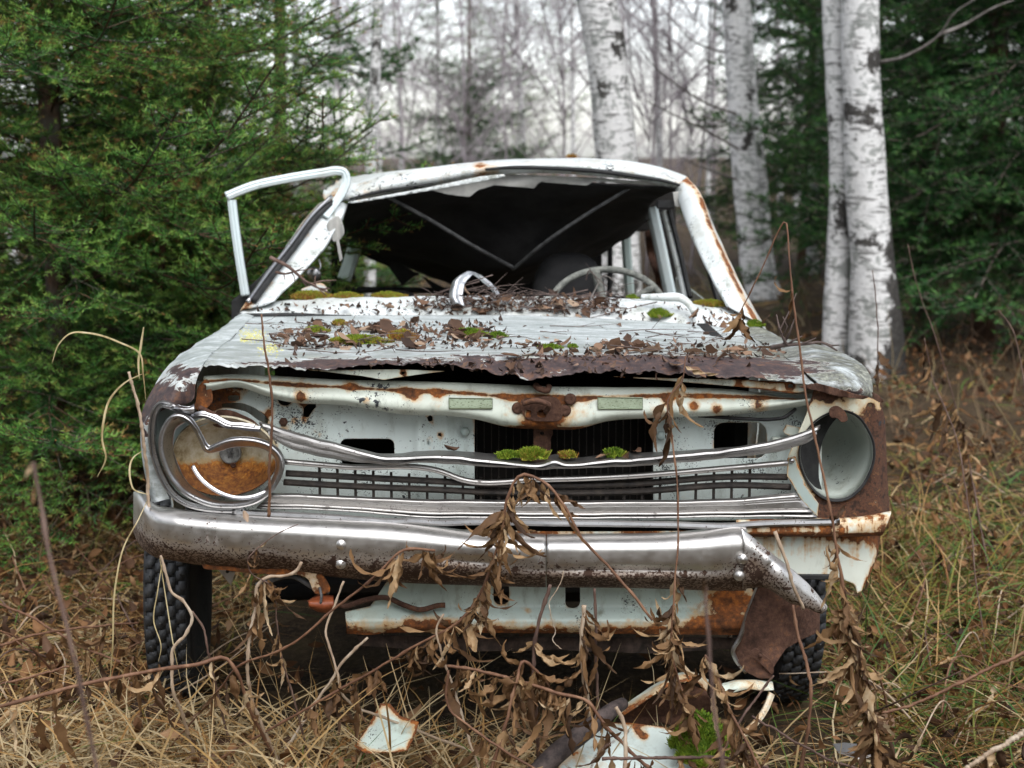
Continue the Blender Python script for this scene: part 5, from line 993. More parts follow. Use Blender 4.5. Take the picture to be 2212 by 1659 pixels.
# windscreen pillars
def pillar(name, rows_, lab, rust=.0, mat=PAINT_ROOF, seed=1, flip=False):
    Gd = loft([LpY(r) for r in rows_], 60, 26); uu, vv = uv_of(Gd); t = np.linspace(0, 1, 26)[:, None]
    return sheet(name, dents(Gd, .003, 45, seed), mat, car, thick=.0025, attrs={'rust': rust * np.exp(-((t - .28) / .13) ** 2) + .34 * np.exp(-(t / .1) ** 2) + .30 * np.exp(-((1 - t) / .1) ** 2) + 0 * uu}, flip=flip, label=lab)
pl = pillar('windscreen_pillar', [[(512, 688, 4.12), (560, 612, 4.28), (607, 548, 4.40), (655, 478, 4.53), (690, 438, 4.60)], [(522, 670, 4.09), (568, 604, 4.23), (614, 543, 4.35), (662, 475, 4.48), (705, 432, 4.56)], [(545, 664, 4.08), (592, 606, 4.22), (640, 546, 4.34), (688, 486, 4.46), (728, 434, 4.55)],
     [(562, 660, 4.10), (612, 606, 4.23), (660, 548, 4.35), (706, 492, 4.47), (740, 436, 4.56)], [(588, 652, 4.12), (648, 592, 4.26), (697, 537, 4.37), (730, 480, 4.48), (748, 440, 4.58)], [(590, 654, 4.18), (652, 592, 4.32), (702, 537, 4.43), (738, 480, 4.54), (752, 440, 4.62)]], 'buckled windscreen pillar beside the open door frame', .5, seed=71, flip=True)
for pts, r_, mt in (([(548, 650, 4.09), (592, 590, 4.22), (640, 528, 4.34), (690, 462, 4.47), (720, 436, 4.53)], .009, BLACK), ([(535, 652, 4.08), (580, 588, 4.21), (628, 526, 4.33), (680, 458, 4.46), (716, 424, 4.52)], .006, CHROME2)):
    tube('pillar_trim', LpY(pts), r_, mt, pl, 8, 40)
plate('pillar_flap', sd_poly([D(820, 560), D(900, 490), D(935, 560), D(940, 610), D(905, 655), D(870, 665), D(850, 610)], 24), (700, 460, 748, 526), 4, lambda u, v: 4.45 + .01 * np.sin(u / 5), WHITEVINYL, pl, attr=lambda u, v, d: 0 * u)
plate('pillar_flap', sd_poly([D(885, 650), D(905, 650), D(930, 780), D(912, 800), D(900, 740)]), (722, 515, 745, 570), 3, lambda u, v: 4.44 + 0 * u, WHITEVINYL, pl, attr=lambda u, v, d: 0 * u)
prr = pillar('windscreen_pillar', [[(1656, 712, 4.14), (1594, 600, 4.32), (1548, 500, 4.46), (1508, 412, 4.58), (1484, 382, 4.64)], [(1640, 700, 4.10), (1582, 594, 4.26), (1536, 494, 4.40), (1500, 404, 4.53), (1480, 386, 4.60)], [(1622, 686, 4.08), (1568, 590, 4.24), (1520, 492, 4.38), (1486, 408, 4.52), (1472, 392, 4.58)],
     [(1600, 676, 4.10), (1552, 590, 4.25), (1506, 496, 4.39), (1474, 416, 4.53), (1466, 400, 4.58)], [(1572, 662, 4.14), (1532, 588, 4.27), (1492, 500, 4.41), (1466, 424, 4.55), (1460, 408, 4.60)], [(1570, 664, 4.2), (1529, 588, 4.33), (1490, 500, 4.46), (1463, 424, 4.6), (1458, 410, 4.66)]], 'straight white windscreen pillar with a rusty seam', .55, seed=72)
plate('sun_visor', sd_poly([E(1500, 330), E(1570, 320), E(1640, 420), E(1600, 440), E(1540, 430), E(1515, 425)]), (1450, 410, 1500, 452), 3, lambda u, v: 4.56 + 0 * u, WHITEVINYL, car, attr=lambda u, v, d: 0 * u)
bbox('mirror_box', P(E(1450, 412), 4.62), .055, .03, .026, BLACK, car)
# right side: door post, frames and gaskets seen through the windscreen
def strip(name, pts, w, d, mt, par=car, n=24):
    return sweep(name, hermite(LpY(pts), n), [(w, d), (w, 0), (w * .5, -d * .3), (-w * .5, -d * .3), (-w, 0), (-w, d)], mt, par)
strip('door_post', [(1408, 448, 5.10), (1428, 540, 5.12), (1450, 645, 5.15)], .019, .03, PAINT_DOOR)
strip('window_frame', [(1436, 455, 4.95), (1458, 540, 4.9), (1482, 645, 4.85)], .010, .02, PAINT_ROOF)
strip('window_gasket', [(1446, 452, 4.93), (1468, 540, 4.88), (1492, 645, 4.83)], .006, .02, BLACK)
strip('rear_post', [(1352, 500, 5.75), (1356, 570, 5.75), (1362, 645, 5.75)], .016, .03, PAINT_IN)
strip('rear_gasket', [(1318, 520, 5.8), (1318, 580, 5.8), (1316, 645, 5.8)], .008, .02, BLACK)
strip('quarter_gasket', [(1534, 590, 4.7), (1546, 630, 4.66), (1556, 668, 4.62)], .006, .02, BLACK)
plate('torn_trim', sd_poly([E(1310, 600), E(1345, 580), E(1390, 760), E(1420, 900), E(1500, 960), E(1505, 1030), E(1400, 1030), E(1380, 900), E(1330, 760)]), (1385, 490, 1458, 642), 4, lambda u, v: 5.2 + .02 * np.sin(v / 12), RUST, car)
# left side: post, mirror
strip('door_post', [(772, 500, 5.15), (762, 545, 5.15), (742, 605, 5.15)], .022, .03, PAINT_IN)
lathe('door_mirror', [(.022, 0), (.024, -.006), (.016, -.014), (0, -.017)], CHROME2, P(D(735, 880), 4.5), (0, 1, .2), car, k=20)
tube('mirror_arm', LpY([D(770, 780) + (4.5,), D(780, 840) + (4.49,), D(750, 880) + (4.49,)]), .003, CHROME2, car, 6, 12)
plate('cowl_plate', sd_poly([D(650, 990), D(720, 960), D(790, 945), D(825, 980), D(820, 1020), D(700, 1020)], 24), (645, 608, 710, 640), 3, lambda u, v: 4.26 + 0 * u, PAINT_ROOF, car)
# back of the cab with the rear window opening, seats, dash, steering wheel
plate('cab_back', sd_rect(715, 395, 1460, 800, 10), (715, 395, 1460, 800), 10, lambda u, v: 5.85 + 0 * u, DARK, car, holes=[sd_poly([(770, 560), (800, 545), (960, 560), (1010, 626), (775, 626)], 30), sd_rect(1300, 500, 1428, 640, 8)], label='dark back wall of the cab with its window openings')  # coloured near-black to stand in for the barely lit cab interior
tube('rear_sill', Lp([(760, 626), (900, 627), (1010, 628)], 5.6), .012, BLACK, car, 8, 14)
for u_ in (1228, 850):
    c0 = W(u_, 610 if u_ > 1000 else 690, 4.95); V = []
    th = np.linspace(0, 2 * math.pi, 28)[:-1]; Gs = []
    for k, (sc, y) in enumerate(((.75, -.05), (.95, -.035), (1., 0), (.95, .04), (.75, .055))):
        e = np.sign(np.cos(th)) * np.abs(np.cos(th)) ** .7, np.sign(np.sin(th)) * np.abs(np.sin(th)) ** .7
        Gs.append(np.stack([c0[0] + e[0] * .125 * sc, np.full(27, c0[1] + y), c0[2] - .10 + e[1] * .20 * sc], 1))
    Gs = np.stack(Gs); V = Gs.reshape(-1, 3); obj('seat_back', new_mesh('seat_back', V, [grid_faces(5, 27, cu=True)[:, ::-1], np.arange(27)[None, :], (np.arange(27)[::-1] + 108)[None, :]], CLOTH), car)
bbox('dashboard', (0, 4.40, .86), 1.2, .22, .12, CLOTH, car, bev=.3)
STW = m_plain('weathered_wheel_rim', (.09, .095, .085), (.22, .225, .20), 60, .75, .5)
sc_ = W(1312, 668, 4.42); a = np.linspace(0, 2 * math.pi, 65)[:-1]; tl = R(28)
ring = np.stack([sc_[0] + .172 * np.cos(a), sc_[1] + .13 * np.sin(a) * math.sin(tl) , sc_[2] + .13 * np.sin(a) * math.cos(tl)], 1)
k = 10; b = np.arange(k) * 2 * math.pi / k
ce = np.array([sc_[0], sc_[1], sc_[2]]); rd = ring - ce; rd /= np.linalg.norm(rd, axis=1, keepdims=True); nx = np.array([0, -math.cos(tl), math.sin(tl)])
Gs = ring[:, None] + .0105 * (np.cos(b)[None, :, None] * rd[:, None] + np.sin(b)[None, :, None] * nx)
sw = obj('steering_wheel', new_mesh('steering_wheel', Gs.reshape(-1, 3), grid_faces(64, k, cu=True, cv=True), STW), car, label='grey lichen-spotted steering wheel')
tube('spoke', [ring[18], ce + (ring[18] - ce) * .5 + np.array([0, .03, -.01]), ce + np.array([0, .05, -.01])], [.016, .012, .014], STW, sw, 8, 12)
tube('spoke', [ring[6], ce + (ring[6] - ce) * .5 + np.array([0, .03, -.01]), ce + np.array([0, .05, -.01])], [.012, .010, .012], STW, sw, 8, 12)
tube('steering_column', [ce + np.array([0, .05, -.01]), ce + np.array([0, -.1, -.1])], .02, CLOTH, sw, 10, 4)
# open door: window frame standing out beside the pillar, lower panel behind
DP = [(.011, .016), (.011, 0), (.004, -.004), (.002, -.001), (-.004, -.004), (-.011, 0), (-.011, .016)]
door = sweep('door', hermite(LpY([(500, 432, 4.42), (507, 490, 4.42), (517, 560, 4.42), (530, 640, 4.42)]), 40), DP, PAINT_DOOR, car, label='open door: pale blue upright of its window frame')
sweep('door_top_rail', hermite(LpY([(488, 424, 4.42), (540, 403, 4.44), (620, 385, 4.48), (700, 372, 4.52), (728, 368, 4.54), (743, 372, 4.55), (748, 388, 4.55), (740, 412, 4.54), (722, 440, 4.52), (700, 468, 4.48)]), 80), DP, m_paint('door_rail_paint', (.66, .74, .75), (.60, .68, .69), grime=.7, rust0=.02), door)
plate('door_panel', sd_poly([(527, 628), (560, 600), (590, 566), (596, 580), (560, 640), (530, 676), (520, 700), (520, 900), (500, 900), (500, 650)]), (495, 560, 600, 900), 6, lambda u, v: 4.46 + 0 * u, BLACK, door)
# crumpled aluminium strap standing on the cowl
Gd = []
for q, w_, y in ((E(60, 1090), 26, 4.06), (E(40, 1040), 30, 4.07), (E(45, 985), 30, 4.08), (E(62, 930), 28, 4.10), (E(100, 890), 26, 4.12), (E(150, 872), 20, 4.15), (E(200, 895), 18, 4.17), (E(250, 935), 18, 4.16), (E(300, 985), 16, 4.14), (E(320, 1030), 12, 4.12)):
    u_, v_ = q; Gd.append([W(u_ - w_ * .5, v_ + 1, y + .012), W(u_ - w_ * .15, v_ - 2, y - .004), W(u_ + w_ * .1, v_ + 1, y + .004), W(u_ + w_ * .45, v_ + 3, y + .006)])
Gd = np.stack([hermite(np.array(Gd)[:, i], 40) for i in range(4)]); Gd = np.stack([hermite(Gd[:, i], 12) for i in range(40)], 1)
sheet('crumpled_strap', dents(Gd, .003, 120, 81), m_chrome('pale_aluminium', (.62, .63, .64), .4, rust0=-.1, pits=.2), None, thick=.0015, attrs={'rust': np.zeros(Gd.shape[:2])}, label='crumpled silver metal strap standing on the cowl among leaves', cat='metal strap')
# ------------------------------------------------------------------ dead leaves, twigs, moss, dry stalks, fallen metal
r5 = np.random.default_rng(21)
MAT_LEAF = m_leafy('dead_leaf', [(0., (.04, .023, .017)), (.3, (.11, .06, .037)), (.55, (.20, .112, .07)), (.8, (.32, .20, .13)), (1., (.43, .31, .22))])
MAT_WEED = m_leafy('withered_leaf', [(0., (.05, .026, .013)), (.35, (.14, .072, .030)), (.65, (.24, .135, .060)), (.9, (.38, .245, .125)), (1., (.50, .38, .24))], .65, .2)
def m_stem(name, stops):
    s = M_(name); n = s.noise(s.scale(s.pos(), (60, 60, 12)), 1, 5); n2 = s.noise(s.pos(), 8, 3)
    return s.bsdf(s.ramp(s.math('ADD', s.math('MULTIPLY', n, .6), s.math('MULTIPLY', n2, .4)), stops), .65, 0, s.bump(n, .4, .002), .35)
STEM_R = m_stem('red_brown_stem', [(.3, (.06, .028, .016)), (.5, (.155, .075, .042)), (.7, (.30, .17, .10))])
STEM_D = m_stem('dark_stem', [(.3, (.045, .026, .02)), (.5, (.11, .065, .05)), (.7, (.21, .14, .11))])
STEM_P = m_stem('pale_stem', [(.3, (.20, .13, .085)), (.5, (.40, .30, .21)), (.7, (.58, .50, .40))])
STEM_S = m_stem('straw_stem', [(.3, (.30, .21, .10)), (.5, (.47, .37, .20)), (.7, (.56, .48, .30))])
HL = [new_mesh('leaf', *leaf_geo(r5, .05, r5.uniform(.009, .015), r5.normal(0, .6), r5.normal(0, .6), r5.choice([-.7, .3, .7]), 10, r5.uniform(0, .15)), MAT_LEAF) for _ in range(9)]
WL = [new_mesh('leaf', *leaf_geo(r5, r5.uniform(.06, .115), r5.uniform(.003, .0078), r5.choice([-1, 1]) * r5.uniform(.2, 3.2), r5.uniform(-8, 8), r5.choice([-1., .4, .9, 1.6]), 22, r5.uniform(.0, .3), r5.uniform(.2, .7)), MAT_WEED) for _ in range(26)]
BL = [new_mesh('leaf', *leaf_geo(r5, .085, r5.uniform(.027, .034), r5.normal(0, .5), r5.normal(0, .3), .25, 14, .03), MAT_LEAF) for _ in range(2)]
UH, VH = uv_of(HOODG); UC, VC = uv_of(COWLG)
def on(Gd, U, Vv, u, v):
    d = (U - u) ** 2 + ((Vv - v) * 3) ** 2; return Gd.reshape(-1, 3)[np.argmin(d)].copy()
def drop_leaf(pos, group, label, cat='leaf', ms=HL, tilt=.35, sc=(.65, 1.25), name='fallen_leaf'):
    mw = Matrix.Translation(Vector([float(x) for x in pos])) @ Euler((r5.normal(0, tilt), r5.normal(0, tilt), r5.uniform(0, 6.28))).to_matrix().to_4x4() @ Matrix.Scale(float(r5.uniform(*sc)), 4)
    return obj(name, ms[r5.integers(len(ms))], None, mw, label=label, cat=cat, group=group)
hood_spots = [(590, 700, 700, 752, 30), (680, 900, 698, 756, 48), (880, 1090, 712, 760, 34), (1150, 1330, 742, 764, 20), (1330, 1500, 748, 766, 18), (1480, 1680, 752, 778, 16), (900, 1550, 774, 800, 10), (1250, 1350, 732, 745, 4)]
for u0, u1, v0, v1, n in hood_spots:
    for _ in range(n):
        if _ % 6 == 0: cu_, cv_ = r5.uniform(u0, u1), r5.uniform(v0, v1)
        u, v = np.clip(cu_ + r5.normal(0, 26), u0, u1), np.clip(cv_ + r5.normal(0, 7), v0, v1); p = on(HOODG, UH, VH, u, v)
        drop_leaf(p + (r5.normal(0, .006), r5.normal(0, .01), r5.uniform(.002, .010)), 'dead leaves on the hood', 'brown dead leaf lying on the dented hood', tilt=.13)
for u0, u1, v0, v1, n in ((1010, 1330, 655, 678, 36), (900, 1060, 660, 680, 16), (1180, 1290, 644, 680, 10), (720, 900, 674, 684, 6), (1480, 1660, 692, 712, 5)):
    for _ in range(n):
        u, v = r5.uniform(u0, u1), r5.uniform(v0, v1); p = on(COWLG, UC, VC, u, v)
        drop_leaf(p + (r5.normal(0, .006), r5.normal(0, .006), r5.uniform(.003, .030)), 'dead leaves on the cowl', 'curled dead leaf heaped on the cowl below the windscreen opening', tilt=.4, sc=(.6, 1.05))
for (u, v, Y, sc) in ((B(350, 670) + (3.075, .8)), (B(1240, 745) + (3.055, .9)), (B(1460, 700) + (3.075, .9)), (B(1570, 705) + (3.075, .7))):
    drop_leaf(W(u, v, Y), 'dead leaves on the grille moulding', 'dead leaf resting on the sagging chrome moulding', tilt=.3, sc=(sc * .8, sc))
def twig(path, rad, lab, group=None, mat=MAT_TWIG, name='twig', forks=0, n=14):
    p = hermite(path, n); t = tube(name, p, np.linspace(rad, rad * .35, n), mat, None, 5, label=lab, cat='twig', group=group)
    for _ in range(forks):
        i = r5.integers(3, n - 2); d = p[i] - p[i - 1]; d /= np.linalg.norm(d); L_ = r5.uniform(.02, .07); e = p[i] + (d + r5.normal(0, .6, 3)) * L_
        V, fs = tube_geo(np.stack([p[i], (p[i] + e) / 2 + r5.normal(0, .004, 3), e]), [rad * .5, rad * .4, rad * .2], 4); obj('side_twig', new_mesh('side_twig', V, fs, mat), t)
    return t
for i in range(52):
    u, v = r5.uniform(930, 1340), r5.uniform(645, 680); p = on(COWLG, UC, VC, u, v) + (0, 0, r5.uniform(.005, .035)); a = r5.normal(0, .5); L_ = r5.uniform(.04, .14)
    d = np.array([math.cos(a), math.sin(a) * .5, r5.normal(.05, .18)]) * L_ * r5.choice([-1, 1])
    twig([p - d, p + r5.normal(0, .008, 3), p + d], .0018, 'thin dark twig in the heap on the cowl', 'twigs heaped on the cowl', forks=int(r5.integers(0, 3)), n=8)
for i in range(30):
    u, v = r5.uniform(560, 1640), r5.uniform(705, 772); p = on(HOODG, UH, VH, u, v) + (0, 0, .010); a = r5.normal(0, .6); L_ = r5.uniform(.03, .11); d = np.array([math.cos(a), math.sin(a), r5.normal(.02, .06)]) * L_
    twig([p - d, p + r5.normal(0, .006, 3), p + d], .0015, 'thin dark twig lying on the hood', 'twigs on the hood', forks=int(r5.integers(0, 3)), n=8)
twig(LpY([(E(915, 920)) + (4.10,), (E(935, 860)) + (4.08,), (E(985, 905)) + (4.06,), (E(1060, 970)) + (4.05,)]), .0022, 'bent twig sticking up from the heap beside the metal strap', forks=2)
twig(LpY([(E(940, 1060)) + (4.05,), (E(990, 960)) + (4.05,), (E(1030, 890)) + (4.06,), (E(1100, 930)) + (4.08,), (E(1160, 1010)) + (4.1,)]), .002, 'branched grey twig standing in front of the steering wheel', forks=8, mat=MAT_GREYBARK)
twig(LpY([(D(440, 770)) + (4.06,), (D(560, 830)) + (4.05,), (D(680, 930)) + (4.05,), (D(840, 1010)) + (4.08,)]), .006, 'thick brown stick lying across the buckled pillar', forks=6, mat=STEM_D)
twig(LpY([(D(480, 870)) + (4.07,), (D(560, 880)) + (4.05,), (D(640, 850)) + (4.06,)]), .004, 'short forked stick beside the thick stick on the pillar', forks=4, mat=STEM_D)
twig(LpY([(Q(510, 965)) + (3.35,), (Q(620, 945)) + (3.3,), (Q(740, 940)) + (3.3,), (Q(850, 930)) + (3.32,), (Q(950, 985)) + (3.33,)]), .006, 'black stick lying along the fender top', forks=4, mat=MAT_TWIG)
twig(LpY([(Q(610, 945)) + (3.3,), (Q(570, 860)) + (3.29,), (Q(540, 740)) + (3.29,)]), .004, 'short black twig standing on the stick on the fender', forks=3, mat=MAT_TWIG)

# crumbs of leaf and bark too small to pick apart
cb = Bag()
def crumbs(Gd, U, Vv, u0, u1, v0, v1, n, hz):
    for _ in range(n):
        p = on(Gd, U, Vv, r5.uniform(u0, u1), r5.uniform(v0, v1)) + (r5.normal(0, .006), r5.normal(0, .012), r5.uniform(.001, hz)); V, f = LV[r5.integers(12)]
        m = np.array(Euler((r5.normal(0, .2), r5.normal(0, .2), r5.uniform(0, 6.28))).to_matrix()) * r5.uniform(.12, .45); cb.add(V @ m.T + p, f, r5.beta(1.3, 1.8))
for q in ((590, 1090, 698, 756, 650, .006), (1140, 1690, 746, 778, 260, .005), (600, 1650, 705, 800, 240, .004), (900, 1500, 770, 812, 120, .004)): crumbs(HOODG, UH, VH, *q)
for q in ((900, 1340, 652, 682, 520, .022), (560, 900, 655, 686, 90, .006), (1340, 1640, 660, 710, 120, .006)): crumbs(COWLG, UC, VC, *q)
obj('leaf_crumbs', cb.mesh('leaf_crumbs', m_tint('leaf_crumb', [(0., (.025, .017, .014)), (.3, (.075, .046, .034)), (.6, (.15, .092, .064)), (1., (.30, .20, .145))], .8, .1, .3, 60, .3)), kind='stuff', label='crumbled leaf and bark litter on the hood and cowl')

# --- moss and lichen
MOSS = m_tint('moss', [(0., (.05, .10, .012)), (.35, (.13, .22, .02)), (.65, (.27, .34, .035)), (.85, (.36, .27, .05)), (1., (.30, .13, .04))], .8, .2, .2, 30, .25)
def moss(p, rx, ry, hgt, lab, tint=.4, tall=.010, n=None, cat='moss', name='moss_patch', spread=.6):
    n = n or int(np.clip(rx * ry * 2.2e6, 400, 6000)); r = np.random.default_rng(int(abs(p[0]) * 1e4) % 9999)
    ph = r.uniform(0, 6.28, n); q = np.sqrt(r.random(n)) * (1 + .22 * np.sin(ph * 3 + 1) + .12 * np.sin(ph * 7)); x = q * np.cos(ph) * rx; y = q * np.sin(ph) * ry
    z = hgt * np.clip(1 - q ** 2, 0, 1) * (1 + .3 * np.sin(x * 300) * np.cos(y * 260)); b = np.stack([x, y, z], 1) + p
    d = np.stack([r.normal(0, spread, n) + x / rx * .4, r.normal(0, spread, n) + y / ry * .4, np.ones(n)], 1); d /= np.linalg.norm(d, axis=1, keepdims=True)
    L_ = tall * r.uniform(.5, 1.3, n); w = np.cross(d, r.normal(size=(n, 3))); w /= np.linalg.norm(w, axis=1, keepdims=True); ww = min(tall * .16, .0016)
    V = np.stack([b - d * tall * .5 + w * ww, b - d * tall * .5 - w * ww, b + d * L_[:, None] - w * ww * .4, b + d * L_[:, None] + w * ww * .4], 1).reshape(-1, 3)
    bag = Bag(); bag.add(V, np.arange(4 * n).reshape(-1, 4), np.repeat(np.clip(tint + r.normal(0, .12, n) + .25 * (q - .5), 0, 1), 4))
    # cushion under the tufts
    a = np.arange(24) * 2 * math.pi / 24; rr_ = 1 + .22 * np.sin(a * 3 + 1) + .12 * np.sin(a * 7); G_ = np.stack([np.stack([np.cos(a) * rx * rr_ * s_, np.sin(a) * ry * rr_ * s_, np.full(24, hgt * (1 - s_ ** 2) - .002)], 1) for s_ in (1, .8, .5, .2, 0.01)]) + p
    bag.add(G_.reshape(-1, 3), grid_faces(5, 24, cu=True), tint - .2)
    return obj(name, bag.mesh(name, MOSS), label=lab, cat=cat)
def px(w, Y): return w / F * Y
for u, v, w, d, h, t_, tl, lab in ((770, 741, 60, .035, .010, .62, .007, 'long bright yellow-green moss strip on the hood'), (680, 719, 25, .03, .009, .6, .007, 'yellow-green moss tuft among leaves near the hood lichen'), (868, 734, 28, .03, .012, .88, .010, 'red-brown moss cushion in the middle of the hood leaves'),
        (731, 703, 16, .025, .008, .8, .007, 'small brownish moss tuft behind the leaves on the hood'), (1013, 727, 35, .03, .011, .38, .008, 'green moss cushion at the end of the hood leaves'), (1077, 729, 17, .02, .008, .3, .007, 'small green moss tuft beyond the moss cushion'),
        (1185, 755, 24, .014, .006, .4, .006, 'flat green moss strip in front of the leaf row on the hood'), (1237, 753, 9, .01, .005, .35, .006, 'tiny moss dot in the leaf row on the hood')):
    moss(on(HOODG, UH, VH, u, v) + (0, 0, .002), px(w, 3.5), d, h, lab, t_, tl)
for u, v, w, d, h, t_, tl, lab in ((665, 636, 46, .03, .012, .78, .008, 'brown-yellow moss at the foot of the buckled pillar'), (746, 640, 28, .02, .008, .72, .007, 'yellow moss on the cowl edge beside the pillar foot'), (838, 640, 34, .02, .008, .7, .007, 'thin yellow moss line on the cowl edge'),
        (1426, 684, 24, .03, .014, .45, .007, 'round green moss cushion in front of the scuttle bar'), (1535, 660, 38, .025, .008, .75, .009, 'orange-green moss at the foot of the straight pillar'), (1630, 705, 18, .03, .012, .35, .006, 'bright green moss cushion at the fender corner'), (1367, 648, 12, .015, .010, .4, .007, 'small moss tuft behind the leaf heap on the cowl')):
    moss(on(COWLG, UC, VC, u, v) + (0, 0, .002), px(w, 4.15), d, h, lab, t_, tl)
moss(W(1150, 986, 3.055), px(27, 3.06), .014, .007, 'tall spiky yellow-green moss on the grille moulding', .55, .014, 800, spread=.6); moss(W(1098, 985, 3.06), px(26, 3.06), .015, .005, 'low green moss strip on the grille moulding beside the tall tuft', .4, .008)
moss(W(1226, 985, 3.06), px(18, 3.06), .011, .004, 'brownish moss lump on the grille moulding', .75, .009); moss(W(1325, 982, 3.06), px(20, 3.06), .012, .006, 'short green moss lump on the grille moulding near the dead leaf', .32, .010)
moss(W(1235, 341, 5.2), px(11, 5.3), .02, .004, 'straw-coloured tuft on top of the roof', .9, .012, 160)
LICH = m_tint('yellow_lichen', [(0., (.42, .40, .10)), (.5, (.56, .53, .18)), (1., (.66, .64, .34))], .9, 0, .2, 60, .4)
for u, v, w, n, lab in ((545, 726, 26, 260, 'crusty yellow lichen patch at the corner of the hood'), (585, 756, 26, 150, 'thin yellow lichen streak at the front of the hood leaves'), (528, 738, 8, 40, 'tiny yellow lichen spot near the fender')):
    bag = Bag()
    for _ in range(n):
        uu_, vv_ = u + r5.normal(0, w * .5), v + r5.normal(0, w * .26); p = on(HOODG, UH, VH, max(uu_, 520), vv_) + (r5.normal(0, .003), r5.normal(0, .006), .0022); k = 6; a = np.arange(k) * 6.283 / k + r5.uniform(0, 6); rr_ = r5.uniform(.0015, .004) * r5.uniform(.6, 1.2, k)
        V = np.vstack([np.stack([np.cos(a) * rr_, np.sin(a) * rr_, np.zeros(k) - .002], 1), [[0, 0, .0012]]]) + p; bag.add(V, np.array([[i, (i + 1) % k, k] for i in range(k)]), r5.random())
    obj('lichen_patch', bag.mesh('lichen_patch', LICH), label=lab, kind='stuff')

# --- withered stalks
def stalk(path, r0, r1, lab, leaves=(), mat=STEM_R, group='withered stalks', ground=True, n=60, ls=(.65, 1.45), hang=1.0, name='dry_stalk'):
    """path of (u, v, Y) from tip to foot; leaves: (t0, t1, count) along it; the foot is carried down into the ground"""
    pts = [W(*q) for q in path]
    if ground:
        a, b = pts[-2], pts[-1]; d = (b - a) / np.linalg.norm(b - a); d[2] = min(d[2], -.35)
        if b[2] > .02: pts.append(b + d * (b[2] + .02) / -d[2])
    p = hermite(pts, n); base = p[-1]
    t = empty(name, base, lab, 'dry plant', group)
    nod = (np.arange(n) % 9 == 4); tw_ = np.cumsum(r5.normal(0, .0006, (n, 3)), 0); p = p + tw_ - np.linspace(0, 1, n)[:, None] * tw_[-1]
    tube('stem', p, np.linspace(r0, r1, n) * .74 * (1 + .14 * r5.normal(0, 1, n).clip(-1, 1) + .3 * nod), mat, t, 7)
    for t0, t1, c in leaves:
        for _ in range(c):
            i = int(np.clip(r5.uniform(t0, t1) * (n - 1), 0, n - 1)); az = r5.uniform(0, 6.28); pit = r5.normal(math.pi / 2 * hang, .45)
            mw = Matrix.Translation(Vector(p[i])) @ Matrix.Rotation(az, 4, 'Z') @ Matrix.Rotation(pit, 4, 'Y') @ Matrix.Rotation(r5.uniform(0, 6.28), 4, 'X') @ Matrix.Scale(float(r5.uniform(*ls)), 4)
            obj('leaf', WL[r5.integers(len(WL))], t, mw)
    return t
y0 = 2.80
stalk([G(1640, 660) + (2.78,), (1400, 1325, 2.78), (1320, 1228, 2.80), (1256, 1155, 2.80), (1222, 1092, 2.80), (1180, 1042, 2.81), (1128, 1024, 2.82), (1094, 1078, 2.82), (1082, 1150, 2.82), (1062, 1215, 2.82), (1005, 1325, 2.83), (885, 1396, 2.86)], .004, .0035, 'tall withered stalk bent in an arch in front of the grille', [(.42, .56, 36), (.30, .44, 26), (.2, .36, 34), (.60, .72, 22)], STEM_R, n=90)
stalk([(1480, 770, 2.95), (1468, 830, 2.93), (1446, 852, 2.92), (1450, 950, 2.9), (1461, 1080, 2.88), (1459, 1180, 2.86), (1452, 1290, 2.84), (1446, 1400, 2.83), (1500, 1560, 2.82)], .0018, .004, 'upright withered stalk with curled leaves before the dented bumper half', [(.02, .16, 12), (.42, .48, 3), (.50, .86, 80)], STEM_R)
stalk([(1590, 690, 2.78), (1640, 590, 2.76), (1697, 478, 2.74), (1706, 560, 2.72), (1716, 650, 2.71), (1746, 860, 2.69), (1790, 1080, 2.67), (1830, 1300, 2.65), (1880, 1500, 2.63), (1915, 1659, 2.62)], .0016, .0055, 'tallest withered stalk, snapped at the top, hung with twisted leaves beside the lamp opening', [(.0, .04, 6), (.22, .3, 2), (.50, .6, 10), (.60, .9, 150)], STEM_R, n=100)
stalk([(564, 678, 2.9), (574, 760, 2.9), (585, 880, 2.9), (581, 990, 2.9), (580, 1116, 2.92)], .0025, .004, 'bare brown stem standing before the bent headlamp', [], STEM_R, ground=False)
stalk([Q(1425, 265) + (4.6,), Q(1500, 600) + (4.6,), Q(1600, 870) + (4.6,), Q(1680, 1130) + (4.6,), Q(1825, 1650) + (4.6,), (2130, 1200, 4.4)], .002, .004, 'withered stalk with pale curled leaves in the open grass beyond the fender', [(.42, .85, 46)], STEM_D)
stalk([Q(2040, 710) + (4.2,), Q(2130, 830) + (4.2,), Q(2190, 1050) + (4.2,), (2215, 1000, 4.1)], .0025, .003, 'thin bare stalk with a seed head cut by the picture edge', [(0, .03, 3)], STEM_D, ls=(.2, .3))
stalk([Q(1188, 440) + (4.3,), Q(1205, 640) + (4.3,), Q(1215, 900) + (4.3,), Q(1225, 1260) + (4.3,)], .002, .003, 'thin bare stalk before the thick birch', [(.62, .8, 3)], STEM_D, ground=False, n=30)
stalk([(1996, 730, 4.2), (2010, 800, 4.2), (2060, 930, 4.1), (2090, 1080, 4.0), (2110, 1250, 3.9)], .002, .003, 'withered stalk leaning beside the pale-leaved stalk', [(.0, .4, 14)], STEM_D)
stalk([(76, 1000, 1.55), (95, 1110, 1.53), (125, 1260, 1.5), (165, 1440, 1.47), (215, 1680, 1.45)], .0028, .0045, 'blurred dark stalk close to the viewer', [(0, .06, 3)], STEM_D, ls=(.3, .5))
